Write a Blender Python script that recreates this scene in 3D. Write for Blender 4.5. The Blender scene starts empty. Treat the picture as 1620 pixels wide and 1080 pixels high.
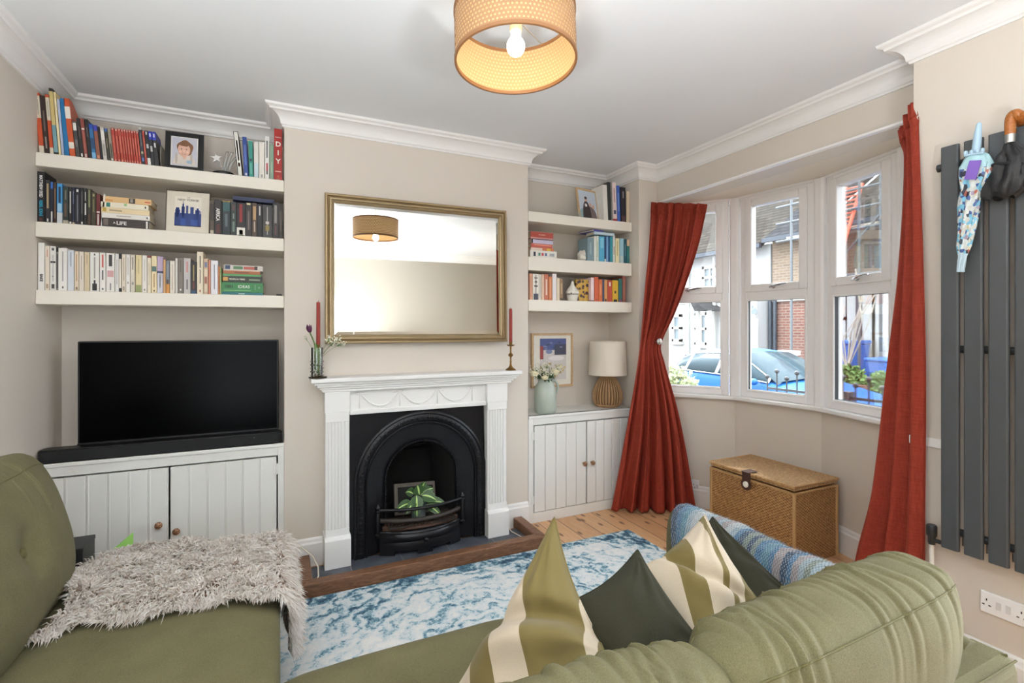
import bpy, math, random
from mathutils import Vector, Matrix, noise

R = math.radians
S = bpy.context.scene
COL = S.collection
random.seed(11)

# ---------------------------------------------------------------- camera model: 782 px focal length at 1620 px, 1.45 m up
FPX, HOR, YAW, EYE = 782.0, 518.0, R(25.27), 1.45
_c, _s = math.cos(YAW), math.sin(YAW)


def P(px, py, x=None, y=None, z=None):
    """World point that the photograph's pixel shows on the plane X=x, Y=y or Z=z."""
    t, v = (px - 810) / FPX, (HOR - py) / FPX
    d = (t * _c + _s, _c - t * _s, v)
    k = x / d[0] if x is not None else y / d[1] if y is not None else (z - EYE) / d[2]
    return Vector((d[0] * k, d[1] * k, EYE + d[2] * k))


cam = bpy.data.cameras.new('camera')
cam.sensor_width = 36
cam.lens = 36 * FPX / 1620
cam.shift_y = (HOR - 540) / 1620
cam.clip_start, cam.clip_end = .02, 200
camo = bpy.data.objects.new('camera', cam)
COL.objects.link(camo)
camo.location = (0, 0, EYE)
camo.rotation_euler = (R(90), 0, -YAW)
S.camera = camo


# ---------------------------------------------------------------- colours and materials
def lin(c):
    f = lambda u: u / 12.92 if u <= .04045 else ((u + .055) / 1.055) ** 2.4
    return tuple(f(q / 255) for q in c[:3]) + (1,)


class NT:
    def __init__(s, name):
        s.m = bpy.data.materials.new(name)
        s.m.use_nodes = True
        s.t = s.m.node_tree
        s.t.nodes.clear()
        s.out = s.t.nodes.new('ShaderNodeOutputMaterial')

    def n(s, typ, props=None, **kw):
        nd = s.t.nodes.new('ShaderNode' + typ)
        for k, v in (props or {}).items():
            setattr(nd, k, v)
        for k, v in kw.items():
            key = int(k[1:]) if k[0] == '_' and k[1:].isdigit() else k.replace('_', ' ')
            s.put(nd.inputs[key], v)
        return nd

    def put(s, sock, v):
        if isinstance(v, bpy.types.NodeSocket):
            s.t.links.new(v, sock)
        elif isinstance(v, bpy.types.Node):
            s.t.links.new(v.outputs[0], sock)
        else:
            sock.default_value = v

    def obj(s):
        return s.n('TexCoord').outputs['Object']

    def map(s, vec, scale=(1, 1, 1), rot=(0, 0, 0), loc=(0, 0, 0)):
        return s.n('Mapping', Vector=vec, Scale=scale, Rotation=rot, Location=loc).outputs[0]

    def noise(s, vec, scale, detail=4, rough=.5, dist=0):
        return s.n('TexNoise', Vector=vec, Scale=scale, Detail=detail, Roughness=rough, Distortion=dist).outputs[0]

    def math(s, op, a, b=0, c=0, clamp=False):
        return s.n('Math', dict(operation=op, use_clamp=clamp), _0=a, _1=b, _2=c).outputs[0]

    def xyz(s, vec):
        return s.n('SeparateXYZ', Vector=vec).outputs

    def ramp(s, fac, stops, interp='LINEAR'):
        nd = s.n('ValToRGB', Fac=fac)
        cr = nd.color_ramp
        cr.interpolation = interp
        while len(cr.elements) < len(stops):
            cr.elements.new(.5)
        for e, (p, c) in zip(cr.elements, stops):
            e.position = p
            e.color = c if len(c) == 4 else lin(c)
        return nd.outputs[0]

    def mix(s, fac, a, b, blend='MIX'):
        nd = s.n('Mix', dict(data_type='RGBA', blend_type=blend))
        s.put(nd.inputs[0], fac)
        s.put(nd.inputs[6], a if not isinstance(a, tuple) else (a if len(a) == 4 else lin(a)))
        s.put(nd.inputs[7], b if not isinstance(b, tuple) else (b if len(b) == 4 else lin(b)))
        return nd.outputs[2]

    def bump(s, h, strength=.3, dist=.01):
        return s.n('Bump', Height=h, Strength=strength, Distance=dist).outputs[0]

    def fin(s, shader):
        s.t.links.new(shader.outputs[0] if isinstance(shader, bpy.types.Node) else shader, s.out.inputs[0])
        return s.m

    def pr(s, color=(200, 200, 200), rough=.5, **kw):
        if isinstance(color, tuple):
            color = color if len(color) == 4 else lin(color)
        return s.fin(s.n('BsdfPrincipled', Base_Color=color, Roughness=rough, **kw))


def mat(name, col, rough=.55, metal=0., var=0., vs=6., bump=0., bs=60., **kw):
    """A plain procedural material: base colour with a little noise in the colour and in the surface."""
    t = NT(name)
    v = t.obj()
    c = lin(col)
    if var:
        f = t.noise(v, vs, 5)
        c = t.mix(f, tuple(max(0, q * (1 - var)) for q in lin(col)[:3]) + (1,), tuple(min(1, q * (1 + var)) for q in lin(col)[:3]) + (1,))
    if bump:
        kw['Normal'] = t.bump(t.noise(v, bs, 3), bump)
    return t.pr(c, rough, Metallic=metal, **kw)


_cm = {}


def cmat(col, rough=.45):
    """Cached plain colour for printed covers and small things."""
    k = (tuple(col), rough)
    if k not in _cm:
        _cm[k] = mat('printed_%02x%02x%02x' % tuple(int(q) for q in col), col, rough, var=.06, vs=30)
    return _cm[k]


# ---------------------------------------------------------------- mesh builder
class MB:
    def __init__(s):
        s.v, s.f, s.m, s.sm = [], [], [], []

    def add(s, vs, fs, mi=0, smooth=False):
        b = len(s.v)
        s.v += [tuple(q) for q in vs]
        s.f += [tuple(b + i for i in q) for q in fs]
        s.m += [mi] * len(fs)
        s.sm += [smooth] * len(fs)
        return s

    def box(s, x0, y0, z0, x1, y1, z1, mi=0, M=None):
        x0, x1 = min(x0, x1), max(x0, x1)
        y0, y1 = min(y0, y1), max(y0, y1)
        z0, z1 = min(z0, z1), max(z0, z1)
        vs = [Vector(q) for q in ((x0, y0, z0), (x1, y0, z0), (x1, y1, z0), (x0, y1, z0), (x0, y0, z1), (x1, y0, z1), (x1, y1, z1), (x0, y1, z1))]
        if M:
            vs = [M @ q for q in vs]
        return s.add(vs, [(0, 3, 2, 1), (4, 5, 6, 7), (0, 1, 5, 4), (1, 2, 6, 5), (2, 3, 7, 6), (3, 0, 4, 7)], mi)

    def prism(s, poly, a, b, axis='z', mi=0, M=None):
        """poly: 2-D points, counter-clockwise; extruded from a to b along the axis (x: poly is y,z; y: x,z; z: x,y)."""
        f = {'x': lambda p, t: (t, p[0], p[1]), 'y': lambda p, t: (p[0], t, p[1]), 'z': lambda p, t: (p[0], p[1], t)}[axis]
        n = len(poly)
        vs = [Vector(f(p, a)) for p in poly] + [Vector(f(p, b)) for p in poly]
        if M:
            vs = [M @ q for q in vs]
        fl = axis == 'y'
        fs = [tuple(range(n))[::-1], tuple(range(n, 2 * n))] + [(i, (i + 1) % n, n + (i + 1) % n, n + i) for i in range(n)]
        if fl:
            fs = [q[::-1] for q in fs]
        return s.add(vs, fs, mi)

    def lathe(s, prof, c=(0, 0, 0), n=24, mi=0, M=None, smooth=True, sq=None):
        """prof: (radius, height) from bottom to top; closed with caps where the radius is not 0."""
        vs, fs = [], []
        c = Vector(c)
        for r, h in prof:
            for i in range(n):
                a = 2 * math.pi * i / n
                vs.append(Vector((r * math.cos(a), r * math.sin(a), h)))
        for k in range(len(prof) - 1):
            for i in range(n):
                j = (i + 1) % n
                fs.append((k * n + i, k * n + j, (k + 1) * n + j, (k + 1) * n + i))
        if prof[0][0] > 1e-6:
            fs.append(tuple(range(n))[::-1])
        if prof[-1][0] > 1e-6:
            fs.append(tuple(range((len(prof) - 1) * n, len(prof) * n)))
        vs = [(M @ q if M else q) + c for q in vs]
        return s.add(vs, fs, mi, smooth)

    def tube(s, pts, r, n=8, mi=0, closed=False, smooth=True):
        pts = [Vector(p) for p in pts]
        m = len(pts)
        rs = r if isinstance(r, (list, tuple)) else [r] * m
        vs, fs = [], []
        up = None
        for i, p in enumerate(pts):
            a = pts[(i - 1) % m] if closed else pts[max(0, i - 1)]
            b = pts[(i + 1) % m] if closed else pts[min(m - 1, i + 1)]
            d = (b - a)
            d = d.normalized() if d.length > 1e-9 else Vector((0, 0, 1))
            if up is None:
                up = d.orthogonal().normalized()
            up = (up - d * up.dot(d))
            up = up.normalized() if up.length > 1e-6 else d.orthogonal().normalized()
            w = d.cross(up)
            for k in range(n):
                q = 2 * math.pi * k / n
                vs.append(p + (up * math.cos(q) + w * math.sin(q)) * rs[i])
        for i in range(m if closed else m - 1):
            j = (i + 1) % m
            for k in range(n):
                l = (k + 1) % n
                fs.append((i * n + k, i * n + l, j * n + l, j * n + k))
        if not closed:
            fs.append(tuple(range(n))[::-1])
            fs.append(tuple(range((m - 1) * n, m * n)))
        return s.add(vs, fs, mi, smooth)

    def grid(s, fn, nu, nv, mi=0, cu=False, cv=False, smooth=True, M=None):
        """fn(u, v) for u, v in 0..1; cu / cv close the grid."""
        vs, fs = [], []
        for j in range(nv + (0 if cv else 1)):
            for i in range(nu + (0 if cu else 1)):
                q = Vector(fn(i / nu, j / nv))
                vs.append(M @ q if M else q)
        w = nu if cu else nu + 1
        h = nv if cv else nv + 1
        for j in range(nv):
            for i in range(nu):
                i2, j2 = (i + 1) % w, (j + 1) % h
                fs.append((j * w + i, j * w + i2, j2 * w + i2, j2 * w + i))
        return s.add(vs, fs, mi, smooth)

    def ball(s, c, r, n=12, mi=0, M=None):
        if not isinstance(r, (tuple, list)):
            r = (r, r, r)
        prof = [(max(1e-7, math.cos(a)), math.sin(a)) for a in [math.pi * (k / (n // 2) - .5) for k in range(n // 2 + 1)]]
        D = Matrix.Diagonal((*r, 1))
        prof[0] = (0, -1)
        prof[-1] = (0, 1)
        return s.lathe(prof, c, n, mi, (M @ D if M else D))

    def sweep(s, path, prof, mi=0, closed=False, flip=False):
        """Axis profile (offset to the right of the path, height) mitred along a plan polyline."""
        m = len(path)
        p = [Vector((q[0], q[1], 0)) for q in path]
        vs, fs = [], []
        k = len(prof)
        for i in range(m):
            ns = []
            if closed or i > 0:
                d = (p[i] - p[i - 1]).normalized()
                ns.append(Vector((d.y, -d.x, 0)))
            if closed or i < m - 1:
                d = (p[(i + 1) % m] - p[i]).normalized()
                ns.append(Vector((d.y, -d.x, 0)))
            nn = sum(ns, Vector())
            off = nn / max(.2, nn.length_squared) * 2 if len(ns) == 2 else ns[0]
            if len(ns) == 2:
                off = nn * (2 / nn.length_squared) if nn.length_squared > .05 else ns[0]
            for o, z in prof:
                q = p[i] + off * o
                vs.append((q.x, q.y, z))
        for i in range(m if closed else m - 1):
            j = (i + 1) % m
            for a in range(k):
                b = (a + 1) % k
                fs.append((i * k + a, j * k + a, j * k + b, i * k + b))
        if not closed:
            fs.append(tuple(range(k)))
            fs.append(tuple(range((m - 1) * k, m * k))[::-1])
        return s.add(vs, fs, mi)

    def shift(s, dy):
        s.v = [(q[0], q[1] + dy, q[2]) for q in s.v]
        return s

    def build(s, name, mats, parent=None, smooth=None, bevel=0, seg=2, sub=0, solid=0, origin=None, angle=40, local=None):
        """Links the collected geometry as ONE mesh object; local: matrix that places geometry given in the thing's own frame."""
        me = bpy.data.meshes.new(name)
        o = bpy.data.objects.new(name, me)
        COL.objects.link(o)
        if local is None:
            if origin is None:
                xs, ys, zs = zip(*s.v)
                origin = Vector(((min(xs) + max(xs)) / 2, (min(ys) + max(ys)) / 2, min(zs)))
            else:
                origin = Vector(origin)
            vs = [(q[0] - origin.x, q[1] - origin.y, q[2] - origin.z) for q in s.v]
            W = Matrix.Translation(origin)
        else:
            vs, W = s.v, local
        me.from_pydata(vs, [], s.f)
        if not isinstance(mats, (list, tuple)):
            mats = [mats]
        for q in mats:
            me.materials.append(q)
        me.polygons.foreach_set('material_index', s.m)
        sm = s.sm if smooth is None else [smooth] * len(s.f)
        me.polygons.foreach_set('use_smooth', sm)
        me.update()
        if any(sm):
            me.set_sharp_from_angle(angle=R(angle))
        place(o, W, parent)
        if solid:
            k = o.modifiers.new('thickness', 'SOLIDIFY')
            k.thickness, k.offset = solid, 0
        if bevel:
            k = o.modifiers.new('bevel', 'BEVEL')
            k.width, k.segments, k.limit_method, k.angle_limit = bevel, seg, 'ANGLE', R(35)
            k.harden_normals = False
        if sub:
            k = o.modifiers.new('smooth', 'SUBSURF')
            k.levels = k.render_levels = sub
        return o


WM = {}


def place(o, W, parent=None):
    WM[o.name] = W.copy()
    if parent is not None:
        o.parent = parent
        o.matrix_local = WM[parent.name].inverted() @ W
    else:
        o.matrix_world = W
    return o


def tag(o, label=None, cat=None, group=None, kind=None):
    for k, v in (('label', label), ('category', cat), ('group', group), ('kind', kind)):
        if v:
            o[k] = v
    return o


def thing(name, loc, label, cat, group=None, W=None):
    o = bpy.data.objects.new(name, None)
    o.empty_display_size = .05
    COL.objects.link(o)
    place(o, W if W is not None else Matrix.Translation(Vector(loc)))
    return tag(o, label, cat, group)


def empty(name, loc, kind='structure'):
    o = bpy.data.objects.new(name, None)
    COL.objects.link(o)
    place(o, Matrix.Translation(Vector(loc)))
    o['kind'] = kind
    return o


def struct(name, mb, m, parent=None, **kw):
    o = mb.build(name, m, parent, **kw)
    if parent is None:
        o['kind'] = 'structure'
    return o


def copy_tree(o, W, name=None):
    """A copy of a thing with copies of its parts and sub-parts, at the matrix W."""
    c = o.copy()
    COL.objects.link(c)
    WM[c.name] = W.copy()
    c.matrix_world = W
    rel = W @ WM[o.name].inverted()

    def go(src, dst):
        for ch in [q for q in bpy.data.objects if q.parent == src]:
            d = ch.copy()
            COL.objects.link(d)
            d.parent = dst
            d.matrix_local = ch.matrix_local
            WM[d.name] = rel @ WM[ch.name]
            go(ch, d)
    go(o, c)
    return c


def text(name, body, size, W, m, parent, align='CENTER', depth=.0006, sx=1., font_shear=0, bold=0):
    cu = bpy.data.curves.new(name, 'FONT')
    cu.body, cu.size, cu.align_x, cu.align_y, cu.extrude = body, size, align, 'CENTER', depth
    cu.shear = font_shear
    cu.offset = bold
    cu.resolution_u = 3
    cu.materials.append(m)
    tmp = bpy.data.objects.new(name + '_outline', cu)
    COL.objects.link(tmp)
    bpy.context.view_layer.update()
    me = bpy.data.meshes.new_from_object(tmp)
    bpy.data.objects.remove(tmp)
    bpy.data.curves.remove(cu)
    me.name = name
    if not me.materials:
        me.materials.append(m)
    o = bpy.data.objects.new(name, me)
    COL.objects.link(o)
    place(o, W @ Matrix.Diagonal((sx, 1, 1, 1)), parent)
    return o


def lerp(a, b, t):
    return a + (b - a) * t


def poly_at(keys, t):
    """Piecewise linear look-up: keys = [(t, value or Vector)]."""
    for (a, va), (b, vb) in zip(keys, keys[1:]):
        if t <= b:
            k = (t - a) / (b - a) if b > a else 0
            k = min(1, max(0, k))
            return va + (vb - va) * k
    return keys[-1][1]


def smooth_at(keys, t):
    """Catmull-Rom look-up along the same kind of keys."""
    n = len(keys)
    for i in range(n - 1):
        a, va = keys[i]
        b, vb = keys[i + 1]
        if t <= b or i == n - 2:
            k = min(1, max(0, (t - a) / (b - a)))
            m0 = (vb - keys[i - 1][1]) / (b - keys[i - 1][0]) if i > 0 else (vb - va) / (b - a)
            m1 = (keys[i + 2][1] - va) / (keys[i + 2][0] - a) if i < n - 2 else (vb - va) / (b - a)
            h = b - a
            return va * (2 * k**3 - 3 * k**2 + 1) + m0 * (h * (k**3 - 2 * k**2 + k)) + vb * (-2 * k**3 + 3 * k**2) + m1 * (h * (k**3 - k**2))
MIRROR_YAW, MIRROR_TILT = -1.6, -1.2
PEND_TILT = -3.0
SKY, SUN, SUNDIR = 3.8, 3.2, (.40, .80, .75)
FILL_HALL, FILL_REAR, PEND, UPL, UPL2, EXPO = 62., 6., .8, 28., 25., 1.24
# ---------------------------------------------------------------- materials
M = {}


def paint(name, col, rough=.6, bs=90, strength=.04):
    t = NT(name)
    v = t.obj()
    n1 = t.noise(v, 1.3, 3)
    c = lin(col)
    c2 = t.mix(n1, tuple(q * .97 for q in c[:3]) + (1,), tuple(min(1, q * 1.03) for q in c[:3]) + (1,))
    return t.pr(c2, rough, Normal=t.bump(t.noise(v, bs, 4), strength, .004))


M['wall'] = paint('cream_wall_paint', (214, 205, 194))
M['wall_rear'] = paint('dimmed_cream_wall_paint', (160, 152, 140))  # wall cream darkened to dim the over-lit rear wall in the mirror
M['ceiling'] = paint('white_ceiling_paint', (230, 233, 236))
M['white'] = paint('white_gloss_paint', (234, 233, 231), .38, 40, .03)
M['shelf'] = paint('off_white_shelf_paint', (232, 226, 214), .42, 40, .03)
M['cabinet'] = paint('pale_grey_white_cabinet_paint', (226, 226, 222), .42, 60, .08)
M['upvc'] = mat('white_window_plastic', (240, 238, 237), .3)
M['door_white'] = mat('white_door_paint', (226, 226, 222), .35)


def grainy(name, cols, scale=(1, 14, 14), rough=.45, bump=.15, nscale=6, dist=1.2):
    t = NT(name)
    v = t.map(t.obj(), scale)
    a = t.noise(v, nscale, 6, .6, dist)
    c = t.ramp(a, [(.25, cols[0]), (.5, cols[1]), (.75, cols[2])])
    return t.pr(c, rough, Normal=t.bump(a, bump, .004))


M['kerb'] = grainy('dark_oak_kerb', [(78, 50, 34), (117, 80, 55), (150, 112, 84)], (2, 16, 16), .5)
M['light_wood'] = grainy('pale_oak', [(176, 142, 104), (198, 166, 126), (214, 184, 146)], (4, 20, 20))
M['handle_wood'] = grainy('varnished_brown_wood', [(128, 70, 28), (168, 100, 44), (190, 124, 62)], (6, 30, 30), .22)


def floor_mat():
    t = NT('pine_floorboards')
    v = t.obj()
    x, y, z = t.xyz(v)[:3]
    xs = t.math('DIVIDE', t.math('SUBTRACT', x, 1.743), .1585)
    idx = t.math('FLOOR', xs)
    fr = t.math('FRACT', xs)
    gap = t.math('LESS_THAN', t.math('MINIMUM', fr, t.math('SUBTRACT', 1, fr)), .016)
    rnd = t.n('TexWhiteNoise', dict(noise_dimensions='1D'), W=idx).outputs[0]
    off = t.n('CombineXYZ', X=t.math('MULTIPLY', rnd, 7), Y=t.math('MULTIPLY', rnd, 13)).outputs[0]
    vv = t.n('VectorMath', dict(operation='ADD'), _0=v, _1=off).outputs[0]
    g = t.noise(t.map(vv, (22, 1.6, 1)), 2.2, 6, .6, 1.6)
    c = t.ramp(g, [(.25, (170, 120, 78)), (.5, (201, 155, 112)), (.78, (219, 180, 140))])
    tint = t.ramp(rnd, [(0, (196, 150, 110)), (1, (226, 184, 140))])
    c = t.mix(.45, c, tint)
    vo = t.n('TexVoronoi', dict(feature='F1', voronoi_dimensions='2D'), Vector=t.map(vv, (8.2, 3.3, 1)), Scale=1.0, Randomness=1.0).outputs[0]
    k = t.ramp(vo, [(.06, (255, 255, 255)), (.13, (0, 0, 0))])
    c = t.mix(t.math('MULTIPLY', k, .85), c, (88, 48, 26))
    c = t.mix(gap, c, (60, 38, 24))
    return t.pr(c, .38, Normal=t.bump(t.math('SUBTRACT', g, t.math('MULTIPLY', gap, 2)), .15, .004))


M['floor'] = floor_mat()


def slate():
    t = NT('slate_hearth_tiles')
    v = t.obj()
    x, y, z = t.xyz(v)[:3]
    fx = t.math('FRACT', t.math('ADD', t.math('DIVIDE', x, .305), .52))
    g = t.math('LESS_THAN', fx, .018)
    a = t.noise(v, 9, 5)
    c = t.ramp(a, [(.3, (56, 60, 68)), (.7, (92, 98, 108))])
    return t.pr(t.mix(g, c, (120, 118, 116)), .45, Normal=t.bump(a, .2, .004))


M['slate'] = slate()
M['iron'] = mat('black_cast_iron', (26, 26, 30), .36, .3, var=.3, vs=9, bump=.12, bs=90)
M['soot'] = mat('sooty_firebox', (22, 20, 19), .9, var=.4, vs=14, bump=.5, bs=22)
M['ash_iron'] = mat('worn_grate_iron', (58, 52, 48), .55, .3, var=.4, vs=30, bump=.3, bs=80)
M['firebrick'] = mat('pale_edged_firebrick', (96, 88, 80), .85, var=.5, vs=14, bump=.4, bs=40)
M['black_plastic'] = mat('black_plastic', (14, 14, 15), .42)
M['black_cloth'] = mat('black_speaker_cloth', (19, 20, 22), .75, bump=.15, bs=500)
M['screen'] = NT('black_tv_screen').pr((3, 3, 4), .22, Specular_IOR_Level=.06)
M['grey_box'] = mat('charcoal_box_board', (42, 43, 45), .5)
M['green_card'] = mat('bright_green_card', (150, 214, 96), .5)
M['chrome'] = NT('polished_chrome').pr((200, 200, 202), .16, Metallic=1.)
M['steel'] = NT('brushed_steel').pr((190, 188, 184), .3, Metallic=1.)
M['brass'] = mat('aged_brass', (140, 108, 62), .38, .85, var=.25, vs=40)
M['gilt'] = mat('dull_gold_frame', (163, 142, 108), .38, .55, var=.12, vs=18, bump=.05, bs=70)
M['mirror'] = NT('mirror_glass').pr((238, 240, 236), .012, Metallic=1.)
M['candle'] = mat('brick_red_candle_wax', (150, 50, 40), .5, Subsurface_Weight=.1)
M['radiator'] = mat('anthracite_radiator_paint', (74, 78, 81), .4, var=.05, vs=20)
M['radiator_dark'] = mat('dark_radiator_fitting', (42, 44, 46), .45)
M['pipe'] = mat('white_pipe_paint', (228, 226, 220), .4)
M['socket'] = mat('white_socket_plastic', (240, 240, 241), .3)
M['slot'] = mat('dark_socket_slots', (30, 30, 32), .6)
M['switch'] = mat('grey_white_rocker', (214, 214, 214), .3)
M['ceramic_white'] = mat('white_glazed_ceramic', (232, 228, 218), .3, bump=.06, bs=30)
M['jug'] = mat('pale_sage_ceramic', (174, 184, 172), .35, var=.08, vs=9, bump=.03, bs=40)
M['linen'] = mat('cream_linen_shade', (226, 216, 202), .85, bump=.25, bs=420)
M['leaf'] = mat('fresh_green_leaf', (88, 128, 58), .5, var=.2, vs=25)
M['dark_leaf'] = mat('dark_green_leaf', (52, 84, 48), .5, var=.3, vs=25)
M['tulip'] = mat('purple_tulip_petal', (86, 30, 70), .5, var=.2, vs=30)
M['rose'] = mat('creamy_white_petal', (238, 230, 196), .6, var=.05, vs=40)
M['stem'] = mat('green_stem', (112, 134, 78), .6)
M['tiny_flower'] = mat('tiny_white_flower', (236, 232, 216), .7)
M['pot'] = mat('grey_green_plant_pot', (112, 126, 122), .5)
M['paper'] = mat('off_white_paper', (238, 233, 224), .8)
M['pages'] = mat('book_pages', (222, 208, 182), .85, var=.08, vs=60)
M['black_frame'] = mat('black_picture_frame', (20, 19, 20), .35)
M['black_nylon'] = mat('black_umbrella_nylon', (27, 27, 29), .5, bump=.2, bs=60)
M['pale_blue'] = mat('pale_blue_plastic', (176, 206, 226), .35)
M['leather'] = mat('brown_leather_strap', (72, 44, 34), .5)
M['cable'] = mat('cream_cable', (214, 206, 190), .5)
M['rubble'] = mat('rubble_boards', (168, 158, 146), .85, var=.3, vs=14)


def glass(name, tint=(1, 1, 1, 1), gl=.08):
    t = NT(name)
    tr = t.n('BsdfTransparent', Color=tint)
    g = t.n('BsdfGlossy', Color=(1, 1, 1, 1), Roughness=.01)
    fr = t.n('Fresnel', IOR=1.45).outputs[0]
    return t.fin(t.n('MixShader', _0=t.math('MULTIPLY', fr, gl / .04), _1=tr, _2=g))


M['glass'] = glass('window_glass', gl=.03)
M['glass_clear'] = glass('clear_glass', (.93, .95, .94, 1), .09)
M['glass_car'] = NT('tinted_car_glass').pr((40, 54, 60), .15, Specular_IOR_Level=.08)
M['house_glass'] = NT('dark_house_glass').pr((96, 106, 112), .08)


def felt(name, dark, light, rough=.9):
    t = NT(name)
    v = t.obj()
    a = t.noise(v, 380, 3, .7)
    b = t.noise(v, 5, 4)
    f = t.math('ADD', t.math('MULTIPLY', a, .7), t.math('MULTIPLY', b, .3))
    c = t.ramp(f, [(.34, dark), (.64, light)])
    return t.pr(c, rough, Sheen_Weight=.02, Sheen_Roughness=.4, Normal=t.bump(a, .3, .002))


M['sofa'] = felt('olive_green_wool_felt', (84, 80, 52), (114, 109, 76))
M['sofa_seam'] = felt('olive_green_seam', (78, 74, 44), (106, 101, 62))
M['dark_cushion'] = felt('dark_green_cushion_cloth', (32, 32, 17), (50, 48, 28))


def weave(name, a, b, scale=420, rough=.85, bump=.3, slub=.4, **kw):
    t = NT(name)
    v = t.obj()
    s1 = t.noise(t.map(v, (1, 1, .04)), scale, 2, .6)
    s2 = t.noise(t.map(v, (.06, .06, 1)), scale, 2, .6)
    f = t.math('ADD', t.math('MULTIPLY', s1, .5), t.math('MULTIPLY', s2, .5))
    c = t.ramp(f, [(.5 - slub / 2, a), (.5 + slub / 2, b)])
    return t.pr(c, rough, Normal=t.bump(f, bump, .002), **kw)


def curtain_mat():
    t = NT('rust_red_curtain_cloth')
    v = t.obj()
    s1 = t.noise(t.map(v, (1, 1, .05)), 330, 2, .6)
    s2 = t.noise(t.map(v, (.05, .05, 1)), 330, 2, .6)
    f = t.math('ADD', t.math('MULTIPLY', s1, .5), t.math('MULTIPLY', s2, .5))
    c = t.ramp(f, [(.32, (136, 42, 25)), (.68, (174, 66, 44))])
    b = t.n('BsdfPrincipled', Base_Color=c, Roughness=.85, Normal=t.bump(f, .35, .002))
    tl = t.n('BsdfTranslucent', Color=c)
    return t.fin(t.n('MixShader', _0=.16, _1=b, _2=tl))


M['curtain'] = curtain_mat()


def stripes(name, stops, cloth=True):
    """Woven stripes along the cushion's own x axis, -0.5..0.5 of its width."""
    t = NT(name)
    uv = t.n('UVMap', dict(uv_map='weave')).outputs[0]
    x = t.xyz(uv)[0]
    c = t.ramp(x, stops, 'CONSTANT')
    v = t.obj()
    a = t.noise(v, 300, 3, .7)
    c = t.mix(t.math('MULTIPLY', a, .25), c, (120, 108, 60), 'MULTIPLY')
    return t.pr(c, .85, Sheen_Weight=.15, Normal=t.bump(a, .15, .002))


OLV, CRM = (116, 102, 54), (198, 184, 162)
M['stripe_a'] = stripes('wide_olive_and_cream_stripes', [(0, OLV), (.04, CRM), (.15, OLV), (.29, CRM), (.49, OLV), (.87, CRM), (.95, OLV)])
M['stripe_b'] = stripes('cream_and_olive_stripes', [(0, CRM), (.24, OLV), (.43, CRM), (.645, OLV), (.71, CRM), (.86, OLV)])


def rug_mat():
    t = NT('distressed_blue_rug')
    v = t.obj()
    x, y, z = t.xyz(v)[:3]
    ex = t.math('SUBTRACT', 1.36, t.math('ABSOLUTE', x))
    ey = t.math('SUBTRACT', .88, t.math('ABSOLUTE', y))
    e = t.math('MINIMUM', ex, ey)
    a = t.noise(v, 5, 6, .62, .6)
    b = t.noise(v, 28, 5, .75, .8)
    d = t.noise(v, 2.2, 3, .5)
    b2 = t.noise(v, 62, 4, .8, 1.2)
    f = t.math('ADD', t.math('MULTIPLY', a, .34), t.math('ADD', t.math('MULTIPLY', b, .36), t.math('MULTIPLY', b2, .30)))
    f = t.math('ADD', f, t.math('MULTIPLY', t.math('SUBTRACT', d, .5), .30))
    m1 = t.math('MULTIPLY', t.math('LESS_THAN', t.math('ABSOLUTE', t.math('SUBTRACT', e, .20)), .012), .05)
    m2 = t.math('MULTIPLY', t.math('LESS_THAN', t.math('ABSOLUTE', t.math('SUBTRACT', e, .045)), .045), .06)
    w = t.n('TexWave', dict(wave_type='RINGS', rings_direction='SPHERICAL'), Vector=t.map(v, (1, 1, 1)), Scale=3.2, Distortion=14, Detail=3, Detail_Scale=2.2).outputs[1]
    f = t.math('ADD', f, t.math('MULTIPLY', t.math('SUBTRACT', w, .5), .10))
    f = t.math('SUBTRACT', f, t.math('ADD', m1, m2))
    c = t.ramp(f, [(.33, (40, 70, 92)), (.40, (82, 122, 144)), (.445, (150, 182, 194)), (.485, (204, 212, 214)), (.62, (228, 226, 222))])
    return t.pr(c, .95, Normal=t.bump(b, .3, .004))


M['rug'] = rug_mat()


def wicker(name, cols, scale=(120, 120, 60)):
    t = NT(name)
    v = t.obj()
    x, y, z = t.xyz(v)[:3]
    h = t.math('ADD', x, y)
    sx = t.math('SINE', t.math('MULTIPLY', h, scale[0] * 2))
    row = t.math('MULTIPLY', z, scale[2] * 6)
    sz = t.math('SINE', row)
    wv = t.math('MULTIPLY', sx, sz)
    n1 = t.noise(v, 60, 4, .7)
    f = t.math('ADD', t.math('MULTIPLY', wv, .22), n1)
    c = t.ramp(f, [(.22, cols[0]), (.5, cols[1]), (.8, cols[2])])
    return t.pr(c, .6, Normal=t.bump(f, .6, .006))


M['wicker'] = wicker('honey_brown_wicker', [(100, 66, 36), (160, 116, 68), (198, 156, 104)])


def wicker_top():
    t = NT('honey_brown_wicker_lid')
    v = t.obj()
    x, y, z = t.xyz(v)[:3]
    wv = t.math('MULTIPLY', t.math('SINE', t.math('MULTIPLY', x, 330)), t.math('SINE', t.math('MULTIPLY', y, 150)))
    n1 = t.noise(v, 60, 4, .7)
    f = t.math('ADD', t.math('MULTIPLY', wv, .22), n1)
    c = t.ramp(f, [(.22, (112, 80, 48)), (.5, (176, 138, 92)), (.8, (212, 180, 132))])
    return t.pr(c, .6, Normal=t.bump(f, .6, .006))


M['wicker_top'] = wicker_top()
M['wicker_rim'] = mat('wicker_rim_cane', (186, 148, 100), .5, var=.2, vs=30, bump=.4, bs=70)
M['rattan'] = mat('grey_brown_rattan', (178, 142, 102), .6, var=.25, vs=40, bump=.3, bs=90)


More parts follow.
